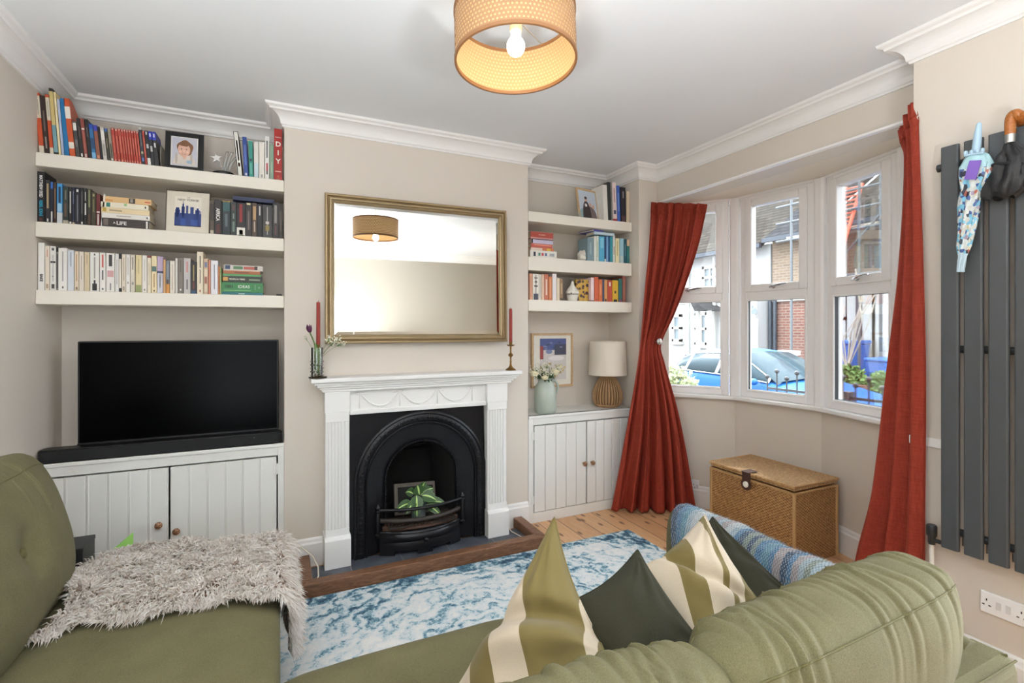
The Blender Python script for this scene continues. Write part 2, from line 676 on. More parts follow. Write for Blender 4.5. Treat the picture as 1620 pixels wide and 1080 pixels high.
def cane(name):
    """Open cane webbing: staggered round holes let light and sight through."""
    t = NT(name)
    x, y, z = t.xyz(t.obj())[:3]
    ang = t.math('MULTIPLY', t.math('ARCTAN2', y, x), 96 / (2 * math.pi))
    zz = t.math('MULTIPLY', z, 96 / (2 * math.pi * .214))
    row = t.math('FLOOR', zz)
    odd = t.math('MULTIPLY', t.math('MODULO', row, 2), .5)
    a = t.math('SUBTRACT', t.math('FRACT', t.math('ADD', t.math('ADD', ang, 500), odd)), .5)
    b = t.math('SUBTRACT', t.math('FRACT', zz), .5)
    r = t.math('SQRT', t.math('ADD', t.math('MULTIPLY', a, a), t.math('MULTIPLY', b, b)))
    hole = t.math('LESS_THAN', r, .27)
    strand = t.math('MULTIPLY', t.math('SINE', t.math('MULTIPLY', ang, 25)), .5)
    c = t.ramp(t.math('ADD', strand, .5), [(0, (120, 86, 54)), (1, (178, 138, 96))])
    b1 = t.n('BsdfPrincipled', Base_Color=c, Roughness=.55)
    tl = t.n('BsdfTranslucent', Color=lin((176, 130, 84)))
    sh = t.n('MixShader', _0=.07, _1=b1, _2=tl)
    return t.fin(t.n('MixShader', _0=hole, _1=sh, _2=t.n('BsdfTransparent')))


M['cane'] = cane('natural_cane_webbing')


def lining():
    t = NT('cream_shade_lining')
    x, y, z = t.xyz(t.obj())[:3]
    ang = t.math('MULTIPLY', t.math('ARCTAN2', y, x), 96 / (2 * math.pi))
    zz = t.math('MULTIPLY', z, 96 / (2 * math.pi * .214))
    odd = t.math('MULTIPLY', t.math('MODULO', t.math('FLOOR', zz), 2), .5)
    a = t.math('SUBTRACT', t.math('FRACT', t.math('ADD', t.math('ADD', ang, 500), odd)), .5)
    b = t.math('SUBTRACT', t.math('FRACT', zz), .5)
    r = t.math('SQRT', t.math('ADD', t.math('MULTIPLY', a, a), t.math('MULTIPLY', b, b)))
    c = t.mix(t.math('LESS_THAN', r, .27), (206, 170, 116), (232, 208, 164))  # light through the cane holes painted on as paler dots
    s1 = t.n('BsdfPrincipled', Base_Color=c, Roughness=.8)
    tl = t.n('BsdfTranslucent', Color=lin((236, 210, 164)))
    return t.fin(t.n('MixShader', _0=.4, _1=s1, _2=tl))


M['lining'] = lining()
M['cane_rim'] = mat('brown_cane_rim', (128, 86, 48), .5)
M['holder'] = mat('cream_lamp_holder', (226, 204, 160), .5)


def emit(name, col, strength):
    t = NT(name)
    return t.fin(t.n('Emission', Color=lin(col), Strength=strength))


M['bulb'] = emit('glowing_lamp_bulb', (255, 244, 226), 8)


def knit():
    t = NT('blue_and_grey_knitted_wool')
    uv = t.n('UVMap', dict(uv_map='weave')).outputs[0]
    x, y, z = t.xyz(uv)[:3]
    wob = t.math('MULTIPLY', t.math('SUBTRACT', t.noise(uv, 9, 2), .5), .02)
    f = t.math('ADD', x, wob)
    W, G, T, B, N, K, L = (196, 204, 208), (170, 160, 162), (92, 150, 174), (66, 126, 168), (44, 78, 110), (132, 148, 138), (164, 186, 198)
    c = t.ramp(f, [(0, N), (.05, B), (.09, T), (.13, L), (.17, W), (.22, L), (.27, G), (.32, L), (.36, G), (.40, W), (.44, L), (.47, B), (.50, N), (.53, K), (.56, N),
                   (.585, K), (.61, B), (.645, T), (.69, B), (.715, G), (.76, N), (.79, B), (.815, G), (.85, L), (.88, K), (.91, L), (.94, G), (.97, N)], 'CONSTANT')
    st = t.math('MULTIPLY', t.math('SINE', t.math('MULTIPLY', x, 420)), t.math('SINE', t.math('ADD', t.math('MULTIPLY', y, 260), t.math('MULTIPLY', t.math('ABSOLUTE', t.math('SINE', t.math('MULTIPLY', x, 210))), 2))))
    n1 = t.noise(uv, 160, 3, .7)
    f2 = t.math('ADD', t.math('MULTIPLY', st, .3), n1)
    c = t.mix(t.math('MULTIPLY', t.math('GREATER_THAN', f2, .62), .5), c, (214, 216, 214))
    c = t.mix(t.math('MULTIPLY', t.math('LESS_THAN', f2, .36), .45), c, (60, 70, 84))
    return t.pr(c, .95, Sheen_Weight=.3, Normal=t.bump(f2, .8, .006))


M['knit'] = knit()


def fur():
    t = NT('grey_brown_shaggy_pile')
    a = t.xyz(t.n('UVMap', dict(uv_map='weave')).outputs[0])
    c = t.ramp(a[1], [(0, (226, 218, 210)), (.3, (250, 247, 244)), (1, (255, 255, 254))])
    c2 = t.ramp(a[0], [(0, (214, 200, 188)), (.35, (246, 243, 240)), (1, (254, 253, 252))])
    c = t.mix(1., c, c2, 'MULTIPLY')
    b = t.n('BsdfPrincipled', Base_Color=c, Roughness=.8)
    tl = t.n('BsdfTranslucent', Color=c)
    return t.fin(t.n('MixShader', _0=.5, _1=b, _2=tl))


M['fur'] = fur()
M['fur_back'] = mat('brown_throw_backing', (128, 106, 92), .95, var=.2, vs=30, bump=.4, bs=120)


def brick(name, c1, c2, mortar, scale=1., rough=.9):
    t = NT(name)
    v = t.obj()
    x, y, z = t.xyz(v)[:3]
    uv = t.n('CombineXYZ', X=t.math('ADD', x, y), Y=z).outputs[0]
    nd = t.n('TexBrick', Vector=uv, Color1=lin(c1), Color2=lin(c2), Mortar=lin(mortar), Scale=scale)
    for k, q in (('Mortar Size', .012), ('Brick Width', .225), ('Row Height', .075), ('Bias', 0.)):
        nd.inputs[k].default_value = q
    c = t.mix(.35, nd.outputs[0], t.ramp(t.noise(v, 3, 5), [(.3, c1), (.7, c2)]))
    return t.pr(c, rough)


M['brick_tan'] = brick('weathered_tan_brick', (128, 108, 88), (98, 83, 70), (134, 126, 114))
M['brick_red'] = brick('red_brown_brick', (112, 74, 60), (90, 60, 52), (128, 116, 106))
M['render'] = mat('white_house_render', (160, 160, 158), .9, var=.04, vs=2)


def tiles(name, c1, c2):
    t = NT(name)
    v = t.obj()
    x, y, z = t.xyz(v)[:3]
    uv = t.n('CombineXYZ', X=y, Y=z).outputs[0]
    nd = t.n('TexBrick', Vector=uv, Color1=lin(c1), Color2=lin(c2), Mortar=lin((24, 24, 25)), Scale=1.)
    for k, q in (('Mortar Size', .012), ('Brick Width', .26), ('Row Height', .13)):
        nd.inputs[k].default_value = q
    return t.pr(nd.outputs[0], .9, Specular_IOR_Level=.02)


M['roof_grey'] = tiles('grey_slate_roof', (46, 47, 50), (36, 37, 40))
M['roof_tan'] = tiles('pale_clay_tile_roof', (58, 54, 48), (44, 41, 37))
M['tarmac'] = mat('street_tarmac', (80, 80, 80), .9, var=.1, vs=40)
M['paving'] = mat('pavement_slabs', (118, 114, 108), .9, var=.12, vs=6)
M['lawn'] = mat('green_verge', (104, 124, 70), .9, var=.3, vs=9)
M['hedge_leaf'] = mat('shrub_foliage', (122, 130, 92), .8, var=.3, vs=20)
M['green_leaf'] = mat('garden_foliage', (96, 124, 66), .8, var=.3, vs=20)
M['car_blue'] = NT('metallic_blue_car_paint').pr((18, 74, 138), .45, Specular_IOR_Level=.25)
M['tyre'] = mat('black_tyre', (26, 26, 27), .8)
M['bin_blue'] = mat('blue_wheelie_bin', (40, 92, 168), .45)
M['rail_black'] = mat('black_iron_railing', (38, 42, 48), .5)
M['scaffold'] = mat('galvanised_scaffold_tube', (84, 88, 90), .7, .0)
M['ladder'] = mat('orange_red_ladder', (206, 96, 70), .5)
M['gutter'] = mat('black_gutter', (52, 58, 66), .5)
M['house_trim'] = mat('house_trim_paint', (176, 176, 172), .5)
M['frosted'] = mat('bay_soffit_paint', (226, 216, 202), .6)
# ---------------------------------------------------------------- the room shell
XL, XR, YB, YR = -1.105, 2.60, -1.05, 3.60
CH0, CH1, CHY = .03, 1.665, 3.25          # chimney breast
AR = 2.63                                   # right wall of the right alcove
PY = 3.17                                   # front of the pier beside the window
BX, BY0, BY1 = 2.82, 1.25, 3.17             # bay opening
CZ = 2.75
BOW = [(2.80, 3.30), (3.245, 2.765), (3.335, 2.14), (3.17, 1.555), (2.78, 1.12)]
SILLZ, HEADZ = .915, 2.462

struct('floor', MB().box(XL - .2, YB - .2, -.12, 3.42, 3.85, 0), M['floor'], origin=(0, 0, 0))
struct('ceiling', MB().box(XL - .2, YB - .2, CZ, 3.3, 3.85, CZ + .12), M['ceiling'])
struct('wall_left', MB().box(XL - .15, YB - .2, 0, XL, 3.85, CZ), M['wall'])
struct('wall_alcove_left', MB().box(XL, YR, 0, CH0, YR + .2, CZ), M['wall'])
mb = MB()
mb.box(CH0, CHY, 0, .46, YR + .2, CZ).box(1.24, CHY, 0, CH1, YR + .2, CZ).box(.46, CHY, .86, 1.24, YR + .2, CZ).box(.46, YR + .08, 0, 1.24, YR + .2, .86)
struct('wall_chimney', mb, M['wall'])
struct('wall_alcove_right', MB().box(CH1, 3.575, 0, AR, YR + .2, CZ), M['wall'])
struct('wall_pier', MB().box(AR, PY, 0, 2.95, YR + .2, CZ), M['wall'], bevel=.004)
struct('wall_bay_beam', MB().box(BX, BY0 - .1, 2.467, BX + .18, BY1 + .05, CZ), M['wall'])
struct('wall_right', MB().box(XR, .5, 0, XR + .21, BY0, CZ).box(XR + .21, .5, 0, 3.2, .62, CZ), M['wall'], bevel=.004)
struct('wall_hall', MB().box(3.05, -.55, 2.12, 3.2, .5, CZ).box(3.05, YB - .2, 0, 3.2, -.55, CZ).box(3.05, .42, 0, 3.2, .5, 2.12), M['wall'])
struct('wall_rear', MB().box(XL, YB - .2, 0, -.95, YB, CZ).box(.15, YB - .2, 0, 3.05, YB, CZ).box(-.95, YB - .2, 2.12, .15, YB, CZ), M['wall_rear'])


def offs(poly, d):
    """The bow line pushed outwards by d."""
    out = []
    for i, p in enumerate(poly):
        ns = []
        for a, b in ((i - 1, i), (i, i + 1)):
            if 0 <= a and b < len(poly):
                v = Vector((poly[b][0] - poly[a][0], poly[b][1] - poly[a][1], 0)).normalized()
                ns.append(Vector((-v.y, v.x, 0)))
        n = sum(ns, Vector())
        n = n * (len(ns) / n.length_squared) if len(ns) == 2 else ns[0]
        out.append((p[0] + n.x * d, p[1] + n.y * d))
    return out


bo = offs(BOW, .22)
struct('wall_bay', MB().prism(BOW + bo[::-1], 0, SILLZ - .03, 'z'), M['wall'])
bi = offs(BOW, -.055)
bs = offs(BOW, .10)
struct('trim_1', MB().prism(bi + bs[::-1], SILLZ - .03, SILLZ, 'z'), M['white'], bevel=.008)           # window board
soff = [(BX + .181, BY1 + .1)] + [(max(BX + .185, p[0]), p[1]) for p in offs(BOW, .2)] + [(BX + .181, BY0 - .1)]
struct('wall_bay_soffit', MB().prism(soff[::-1], 2.467, 2.56, 'z'), M['frosted'])

# cornice: one moulding mitred round the room
PR = [(0, 2.645), (.010, 2.645), (.012, 2.655), (.018, 2.658)]
for k in range(9):
    a = R(90 * k / 8)
    PR.append((.020 + .058 * (1 - math.cos(a)), 2.662 + .058 * math.sin(a)))
PR += [(.080, 2.728), (.084, 2.732), (.090, 2.733), (.098, 2.738), (.102, 2.75), (0, 2.75)]
LOOP = [(XL, YB), (XL, YR), (CH0, YR), (CH0, CHY), (CH1, CHY), (CH1, 3.575), (AR, 3.575), (AR, PY), (BX, PY), (BX, BY0), (XR, BY0), (XR, .5), (3.05, .5), (3.05, YB)]
struct('trim_2', MB().sweep(LOOP, PR, closed=True), M['white'], origin=(0, 0, 2.64))

SK = [(0, 0), (.018, 0), (.018, .135), (.012, .145), (.010, .160), (.004, .170), (0, .170)]
struct('baseboard_chimney_right', MB().sweep([(1.47, CHY), (CH1 - .001, CHY)], [(o, z) for o, z in SK]), M['white'])
struct('baseboard_chimney_left', MB().sweep([(CH0, CHY), (.245, CHY)], SK), M['white'])
struct('baseboard_bay', MB().sweep(BOW[:4] + [(2.84, 1.19)], SK), M['white'])
struct('baseboard_pier', MB().sweep([(AR, PY), (2.79, PY)], SK), M['white'])
struct('baseboard_right', MB().sweep([(XR, BY0), (XR, .5)], SK), M['white'])
struct('baseboard_left', MB().sweep([(XL, YB), (XL, 3.2)], SK), M['white'])

# ---------------------------------------------------------------- bow window: four lights
def frame_bar(mb, a, b, z0, z1, d0, d1):
    """Bar along the facet between plan points a and b, from d0 inside to d1 outside."""
    v = Vector((b[0] - a[0], b[1] - a[1], 0)).normalized()
    n = Vector((-v.y, v.x, 0))
    q = [Vector((*a, 0)) + n * d0, Vector((*b, 0)) + n * d0, Vector((*b, 0)) + n * d1, Vector((*a, 0)) + n * d1]
    mb.prism([(p.x, p.y) for p in q], z0, z1, 'z')


def ring(mb, a, b, z0, z1, w, d0, d1, wt=None):
    A, B = Vector((*a, 0)), Vector((*b, 0))
    v = (B - A).normalized()
    wt = wt or w
    p = lambda t: tuple((A + v * t)[:2])
    L = (B - A).length
    frame_bar(mb, p(0), p(w), z0, z1, d0, d1)
    frame_bar(mb, p(L - w), p(L), z0, z1, d0, d1)
    frame_bar(mb, p(w), p(L - w), z0, z0 + wt, d0, d1)
    frame_bar(mb, p(w), p(L - w), z1 - wt, z1, d0, d1)


TRZ = 1.70
for i in range(4):
    a0, b0 = Vector((*BOW[i], 0)), Vector((*BOW[i + 1], 0))
    v = (b0 - a0).normalized()
    a, b = a0 + v * .045, b0 - v * .045
    n = Vector((-v.y, v.x, 0))
    mid = (a + b) / 2
    w = empty('window_%d' % (i + 1), (mid.x, mid.y, SILLZ))
    pa, pb = tuple(a[:2]), tuple(b[:2])
    fr = MB()
    ring(fr, pa, pb, SILLZ, HEADZ, .05, .0, .07)
    frame_bar(fr, tuple((a + v * .05)[:2]), tuple((b - v * .05)[:2]), TRZ - .035, TRZ + .035, 0, .07)
    struct('frame', fr, M['upvc'], w, bevel=.005)
    sa = MB()
    ring(sa, tuple((a + v * .042)[:2]), tuple((b - v * .042)[:2]), TRZ + .022, HEADZ - .035, .055, -.018, .05)
    so = struct('sash', sa, M['upvc'], w, bevel=.007)
    be = MB()
    ring(be, tuple((a + v * .045)[:2]), tuple((b - v * .045)[:2]), SILLZ + .045, TRZ - .03, .018, -.006, .03)
    struct('glazing_bead', be, M['upvc'], w, bevel=.005)
    gk = MB()
    ring(gk, tuple((a + v * .090)[:2]), tuple((b - v * .090)[:2]), TRZ + .070, HEADZ - .083, .006, .004, .03)
    ring(gk, tuple((a + v * .058)[:2]), tuple((b - v * .058)[:2]), SILLZ + .058, TRZ - .043, .006, .004, .03)
    struct('gasket', gk, M['slot'], w)
    g = MB()
    frame_bar(g, tuple((a + v * .09)[:2]), tuple((b - v * .09)[:2]), TRZ + .07, HEADZ - .085, .02, .024)
    struct('upper_pane', g, M['glass'], w)
    g = MB()
    frame_bar(g, tuple((a + v * .058)[:2]), tuple((b - v * .058)[:2]), SILLZ + .058, TRZ - .044, .02, .024)
    struct('lower_pane', g, M['glass'], w)
    h = MB()
    hc = mid - n * .018 + Vector((0, 0, TRZ + .052))
    W3 = Matrix(((v.x, -n.x, 0, hc.x), (v.y, -n.y, 0, hc.y), (0, 0, 1, hc.z), (0, 0, 0, 1)))
    h.lathe([(.015, 0), (.015, .008), (.010, .012), (.009, .03)], (0, 0, 0), 12, M=W3 @ Matrix.Rotation(R(-90), 4, 'X'))
    h.tube([W3 @ Vector(q) for q in ((0, .028, 0), (.03, .034, .004), (.07, .034, .012), (.105, .03, .016))], [.008, .009, .008, .006], 8)
    h.tube([W3 @ Vector(q) for q in ((0, .028, 0), (-.018, .026, -.006))], [.008, .006], 8)
    struct('handle', h, M['chrome'], so)
    if i < 3:                                   # mullion post at the joint of two lights
        q = b0
        m2 = MB()
        nn = (n + Vector((-(Vector((*BOW[i + 2], 0)) - b0).normalized().y, (Vector((*BOW[i + 2], 0)) - b0).normalized().x, 0))).normalized()
        tv = Vector((nn.y, -nn.x, 0))
        c4 = [q - tv * .036 - nn * .026, q - tv * .02 - nn * .034, q + tv * .02 - nn * .034, q + tv * .036 - nn * .026, q + tv * .05 + nn * .075, q - tv * .05 + nn * .075]
        m2.prism([(p.x, p.y) for p in c4][::-1], SILLZ, HEADZ, 'z')
        struct('trim_%d' % (3 + i), m2, M['upvc'], bevel=.003)
hd = MB()
hi, ho = offs(BOW, -.012), offs(BOW, .09)
hd.prism(hi + ho[::-1], HEADZ - .012, 2.4675, 'z')
struct('trim_6', hd, M['upvc'])

# glazed doors added unseen in the hall and rear walls to carry fill light
for k, (W, wd) in enumerate(((Matrix.Translation((3.06, -.065, 0)) @ Matrix.Rotation(R(90), 4, 'Z'), .97), (Matrix.Translation((-.4, YB - .01, 0)), 1.1))):
    d = empty('door_%d' % (k + 1), (0, 0, 0))
    place(d, W)
    f = MB()
    for x0, x1, z0, z1 in ((-wd / 2, -wd / 2 + .07, 0, 2.12), (wd / 2 - .07, wd / 2, 0, 2.12), (-wd / 2, wd / 2, 2.03, 2.12), (-wd / 2, wd / 2, 0, .16), (-.03, .03, .16, 2.03)):
        f.box(x0, -.08, z0, x1, -.02, z1)
    o = f.build('frame', M['door_white'], d, local=WM[d.name], bevel=.006)
    for s in (-1, 1):
        g = MB().box(min(s * .03, s * (wd / 2 - .07)), -.055, .16, max(s * .03, s * (wd / 2 - .07)), -.05, 2.03)
        g.build('pane', M['glass'], d, local=WM[d.name])
# ---------------------------------------------------------------- built-in cabinets
def knob(par, c, label=None):
    m = MB()
    m.lathe([(.009, 0), (.006, .006), (.006, .014)], c, 12, M=Matrix.Rotation(R(90), 4, 'X'))
    m.build('knob_stem', M['brass'], par)
    m = MB()
    m.lathe([(.004, .012), (.015, .017), (.019, .024), (.017, .031), (.009, .036), (0, .037)], c, 16, M=Matrix.Rotation(R(90), 4, 'X'))
    return m


def cabinet(name, label, x0, x1, top, yb, doors, knobs, hinges, kick):
    Y = 3.245
    t = thing(name, ((x0 + x1) / 2, Y + .15, 0), label, 'cabinet', 'built-in alcove cabinets')
    fx0, fx1 = doors[0][0] - .008, doors[-1][1] + .008
    b = MB()
    b.box(x0, Y, 0, fx0, Y + .03, top).box(fx1, Y, 0, x1, Y + .03, top)
    b.box(fx0, Y, top - .070, fx1, Y + .03, top).box(fx0, Y, 0, fx1, Y + .03, kick)
    b.box(x0, Y + .03, 0, x0 + .02, yb, top - .02).box(x1 - .02, Y + .03, 0, x1, yb, top - .02)
    b.box(x0 + .02, yb - .02, 0, x1 - .02, yb, top - .02)
    b.build('body', M['cabinet'], t, bevel=.002)
    MB().box(x0, Y - .006, top - .022, x1, yb, top).build('top', M['cabinet'], t, bevel=.005)
    for (a, c), kn, hx in zip(doors, knobs, hinges):
        d = MB()
        n = max(3, round((c - a) / .085))
        w = (c - a) / n
        z0, z1 = kick + .006, top - .078
        for i in range(n):                                   # tongue and groove boards with a bead at every joint
            d.box(a + i * w, Y - .004, z0, a + (i + 1) * w - .006, Y + .018, z1)
            d.box(a + (i + 1) * w - .006, Y + .002, z0, a + (i + 1) * w, Y + .018, z1)
            if i:
                d.tube([(a + i * w + .006, Y - .003, z0), (a + i * w + .006, Y - .003, z1)], .0035, 6)
        do = d.build('door', M['cabinet'], t, bevel=.0015)
        kb = knob(do, (kn[0], Y - .004, kn[1]))
        kb.build('knob', M['knob'], do)
        for hz in (z0 + .09, z1 - .07):
            h = MB()
            h.box(hx - .02, Y - .006, hz - .03, hx + .02, Y - .002, hz + .03)
            h.tube([(hx, Y - .007, hz - .032), (hx, Y - .007, hz + .032)], .005, 8)
            h.build('hinge', M['cabinet'], do, bevel=.001)
    return t


tk = NT('patterned_brown_ceramic')
vv = tk.obj()
M['knob'] = tk.pr(tk.ramp(tk.noise(vv, 160, 2), [(.4, (70, 34, 22)), (.5, (196, 150, 110)), (.6, (96, 50, 34))]), .3)
cabinet('alcove_cabinet', 'white boarded two-door cabinet under the black television', XL + .001, CH0 - .001, .763, YR - .005,
        [(-1.07, -.545), (-.535, -.012)], [(-.585, .385), (-.505, .338)], [-1.072, -.010], .06)
cabinet('alcove_cabinet', 'white boarded two-door cabinet below the rattan lamp and flower jug', CH1 + .002, AR - .002, .795, 3.57,
        [(1.715, 2.172), (2.182, 2.58)], [(2.145, .395), (2.218, .395)], [1.713, 2.585], .075)

# ---------------------------------------------------------------- floating shelves
SHL = {}


def shelf(key, x0, x1, y0, y1, zt, zb, label, skew=0):
    m = MB()
    m.box(x0, y0, zb, x1, y1, zt)
    o = m.build('floating_shelf', M['shelf'], bevel=.003)
    tag(o, label, 'shelf', 'painted floating shelves')
    SHL[key] = (zt, y0 + .006)


for k, zt, zb, nm in (('L1', 2.332, 2.263, 'top'), ('L2', 1.983, 1.907, 'middle'), ('L3', 1.640, 1.568, 'bottom')):
    shelf(k, XL + .001, CH0 - .001, 3.262, YR - .002, zt, zb, 'thick white floating shelf above the television, %s of its three' % nm)
for k, zt, zb, nm in (('R1', 2.310, 2.236, 'top'), ('R2', 1.975, 1.874, 'middle'), ('R3', 1.657, 1.573, 'bottom')):
    shelf(k, CH1 + .001, AR - .012, 3.245, 3.573, zt, zb, 'thick white floating shelf right of the chimney breast, %s of its three' % nm)

# ---------------------------------------------------------------- television and sound bar
t = thing('television', (-.48, 3.40, .763), 'large flat black television on the left white cabinet', 'television')
m = MB().box(-.968, 3.362, .822, .0, 3.395, 1.376)
m.build('casing', M['black_plastic'], t, bevel=.006)
MB().box(-.958, 3.3595, .836, -.010, 3.362, 1.368).build('screen', M['screen'], t)
MB().box(-.968, 3.355, .815, .0, 3.37, .832).build('lower_bezel', M['black_plastic'], t, bevel=.002)
m = MB().box(-.56, 3.395, .95, -.40, 3.43, 1.2).box(-.52, 3.40, .79, -.44, 3.42, .96)
m.build('neck', M['black_plastic'], t, bevel=.004)
m = MB().prism([(-.75, 3.39), (-.21, 3.39), (-.25, 3.52), (-.71, 3.52)], .7635, .778, 'z')
m.build('foot', M['black_plastic'], t, bevel=.003)

t = thing('sound_bar', (-.54, 3.31, .764), 'long low black sound bar in front of the television', 'speaker')


def rr(x0, y0, x1, y1, r, n=6):
    out = []
    for cx, cy, a0 in ((x1 - r, y0 + r, -90), (x1 - r, y1 - r, 0), (x0 + r, y1 - r, 90), (x0 + r, y0 + r, 180)):
        for k in range(n + 1):
            a = R(a0 + 90 * k / n)
            out.append((cx + r * math.cos(a), cy + r * math.sin(a)))
    return out


MB().prism(rr(-1.099, 3.252, .020, 3.345, .035), .7635, .824, 'z').build('body', M['black_cloth'], t, bevel=.004)
MB().prism(rr(-1.094, 3.257, .015, 3.342, .032), .824, .829, 'z').build('top_panel', M['black_plastic'], t, bevel=.002)
MB().box(-.13, 3.2505, .806, -.128, 3.2525, .808).build('status_light', M['socket'], t)

# ---------------------------------------------------------------- fireplace surround
FX0, FX1 = .246, 1.455
t = thing('fireplace_surround', (.85, 3.17, .02), 'white painted mantelpiece with fluted pilasters and garlands on its frieze', 'fireplace surround')
m = MB()
for z0, z1, ov, yf in ((1.125, 1.152, .078, 3.075), (1.108, 1.125, .060, 3.092), (1.094, 1.108, .045, 3.102), (1.080, 1.094, .028, 3.112), (1.064, 1.080, .014, 3.118)):
    m.box(FX0 - ov, yf, z0, FX1 + ov, CHY, z1)
m.build('mantel_shelf', M['white'], t, bevel=.006, seg=3)
m = MB().box(.391, 3.150, .935, 1.285, CHY, 1.064)
m.box(.391, 3.136, .918, 1.285, CHY, .944)
m.build('frieze', M['white'], t, bevel=.004)
for x0, x1 in ((FX0, .391), (1.285, FX1 - .018)):
    m = MB()
    m.box(x0, 3.118, .94, x1, CHY, 1.064)
    m.box(x0 + .004, 3.126, .20, x1 - .004, CHY, .94)
    w = x1 - x0
    n = 5
    for k in range(n + 1):                                   # raised reeds between the flutes
        cx = x0 + .026 + (w - .052) * k / n
        m.box(cx - .006, 3.118, .245, cx + .006, 3.126, .885)
    m.box(x0 + .004, 3.118, .885, x1 - .004, 3.126, .94)
    m.box(x0 + .004, 3.118, .20, x1 - .004, 3.126, .245)
    m.build('pilaster', M['white'], t, bevel=.003)
    m = MB().prism([(3.094, .021), (3.094, .186), (3.104, .198), (3.118, .204), (CHY, .204), (CHY, .021)][::-1], x0 - .002, x1 + .002, 'x')
    m.build('plinth', M['white'], t, bevel=.002)
m = MB()
nodes = [.452, .700, .945, 1.190]
for i, cx in enumerate(nodes):                               # bows, drops and swags in low relief
    zt = 1.048
    for s in (-1, 1):
        m.tube([(cx, 3.147, zt), (cx + s * .012, 3.145, zt + .010), (cx + s * .024, 3.146, zt + .002), (cx + s * .012, 3.145, zt - .006), (cx, 3.147, zt)], .0035, 6)
        m.tube([(cx, 3.147, zt), (cx + s * .02, 3.146, zt - .008), (cx + s * .034, 3.147, zt - .004), (cx + s * .042, 3.148, zt - .012)], .003, 6)
    m.ball((cx, 3.146, zt), .006, 8)
    m.tube([(cx, 3.147, zt), (cx, 3.145, zt - .03), (cx, 3.145, zt - .06), (cx, 3.146, zt - .083), (cx, 3.148, zt - .096)], [.003, .004, .006, .0075, .004], 6)
    if i < 3:
        a, b = cx + .004, nodes[i + 1] - .004
        pts, rs = [], []
        for k in range(19):
            u = k / 18
            pts.append((lerp(a, b, u), 3.146, zt - .004 - .082 * (1 - (2 * u - 1) ** 2)))
            rs.append(.0035 + .004 * (1 - abs(2 * u - 1)))
        m.tube(pts, rs, 6)
        for k in range(1, 18):
            u = k / 18
            r = .004 + .004 * (1 - abs(2 * u - 1))
            q = pts[k]
            m.ball((q[0] + random.uniform(-.003, .003), 3.144, q[2] + random.uniform(-.005, .004)), (r, .004, r * .8), 6)
m.build('garland_relief', M['white'], t, smooth=True)

# cast iron insert
t = thing('fireplace_insert', (.85, 3.2, .02), 'black cast-iron arched fireplace insert inside the white surround', 'fireplace')
AX, AZ = .856, .468


def arch(r, z0, n=40):
    return [(AX - r, z0)] + [(AX - r * math.cos(math.pi * k / n), AZ + r * math.sin(math.pi * k / n)) for k in range(n + 1)] + [(AX + r, z0)]


def arch_band(mb, r0, y0, r1, y1, z0=.021, mi=0, n=40):
    a, b = arch(r0, z0, n), arch(r1, z0, n)
    vs = [(p[0], y0, p[1]) for p in a] + [(p[0], y1, p[1]) for p in b]
    k = len(a)
    mb.add(vs, [(i, i + 1, k + i + 1, k + i) for i in range(k - 1)], mi, True)


m = MB()
a = arch(.435, .021)
outer, tri = [], []
for i, p in enumerate(a):
    dx, dz = p[0] - AX, p[1] - AZ
    if dz <= 0:
        outer.append((.394 if dx < 0 else 1.282, p[1]))
    else:
        k = min((.428 + .036 * (dx < 0)) / abs(dx) if abs(dx) > 1e-6 else 9, (.917 - AZ) / dz)
        k = min(((AX - .394) if dx < 0 else (1.282 - AX)) / abs(dx) if abs(dx) > 1e-6 else 9, (.917 - AZ) / dz)
        outer.append((AX + dx * max(1, k), AZ + dz * max(1, k)))
k = len(a)
m.add([(p[0], 3.176, p[1]) for p in outer] + [(p[0], 3.176, p[1]) for p in a], [(i, i + 1, k + i + 1, k + i) for i in range(k - 1)])
for i in range(k - 1):
    p, q = outer[i], outer[i + 1]
    if abs(p[0] - q[0]) > 1e-5 and abs(p[1] - q[1]) > 1e-5:
        cx = .394 if p[0] < AX else 1.282
        m.add([(p[0], 3.176, p[1]), (cx, 3.176, .917), (q[0], 3.176, q[1])], [(0, 1, 2)])
m.build('back_plate', M['iron'], t)
m = MB()
for r0, y0, r1, y1 in ((.437, 3.177, .437, 3.160), (.437, 3.160, .425, 3.155), (.425, 3.155, .417, 3.162), (.417, 3.162, .400, 3.156), (.400, 3.156, .380, 3.158), (.380, 3.158, .372, 3.165),
                       (.372, 3.165, .364, 3.158), (.364, 3.158, .356, 3.164), (.356, 3.164, .354, 3.178)):
    arch_band(m, r0, y0, r1, y1)
for q in range(-14, 53):                                     # leaf ornament round the moulding
    if q < 0 or q > 38:
        zz = .05 + (q + 14) * .032 if q < 0 else .05 + (52 - q) * .032
        c = (AX + (-.397 if q < 0 else .397), 3.156, min(zz, AZ - .005))
        dx, dz = 0, 1
    else:
        an = math.pi * q / 38
        c = (AX - .397 * math.cos(an), 3.156, AZ + .397 * math.sin(an))
        dx, dz = math.sin(an), math.cos(an)
    m.ball(c, (.014, .006, .010), 8, M=Matrix.Rotation(math.atan2(dx, dz) if q >= 0 else 0, 4, 'Y'))
m.build('arch_moulding', M['iron'], t, smooth=True)
m = MB()
arch_band(m, .356, 3.178, .30, 3.192)
arch_band(m, .30, 3.192, .245, 3.214)
m.build('inner_arch_plate', M['iron'], t, smooth=True)
m = MB()
for r0, y0, r1, y1 in ((.247, 3.216, .243, 3.200), (.243, 3.200, .234, 3.200), (.234, 3.200, .230, 3.222)):
    arch_band(m, r0, y0, r1, y1)
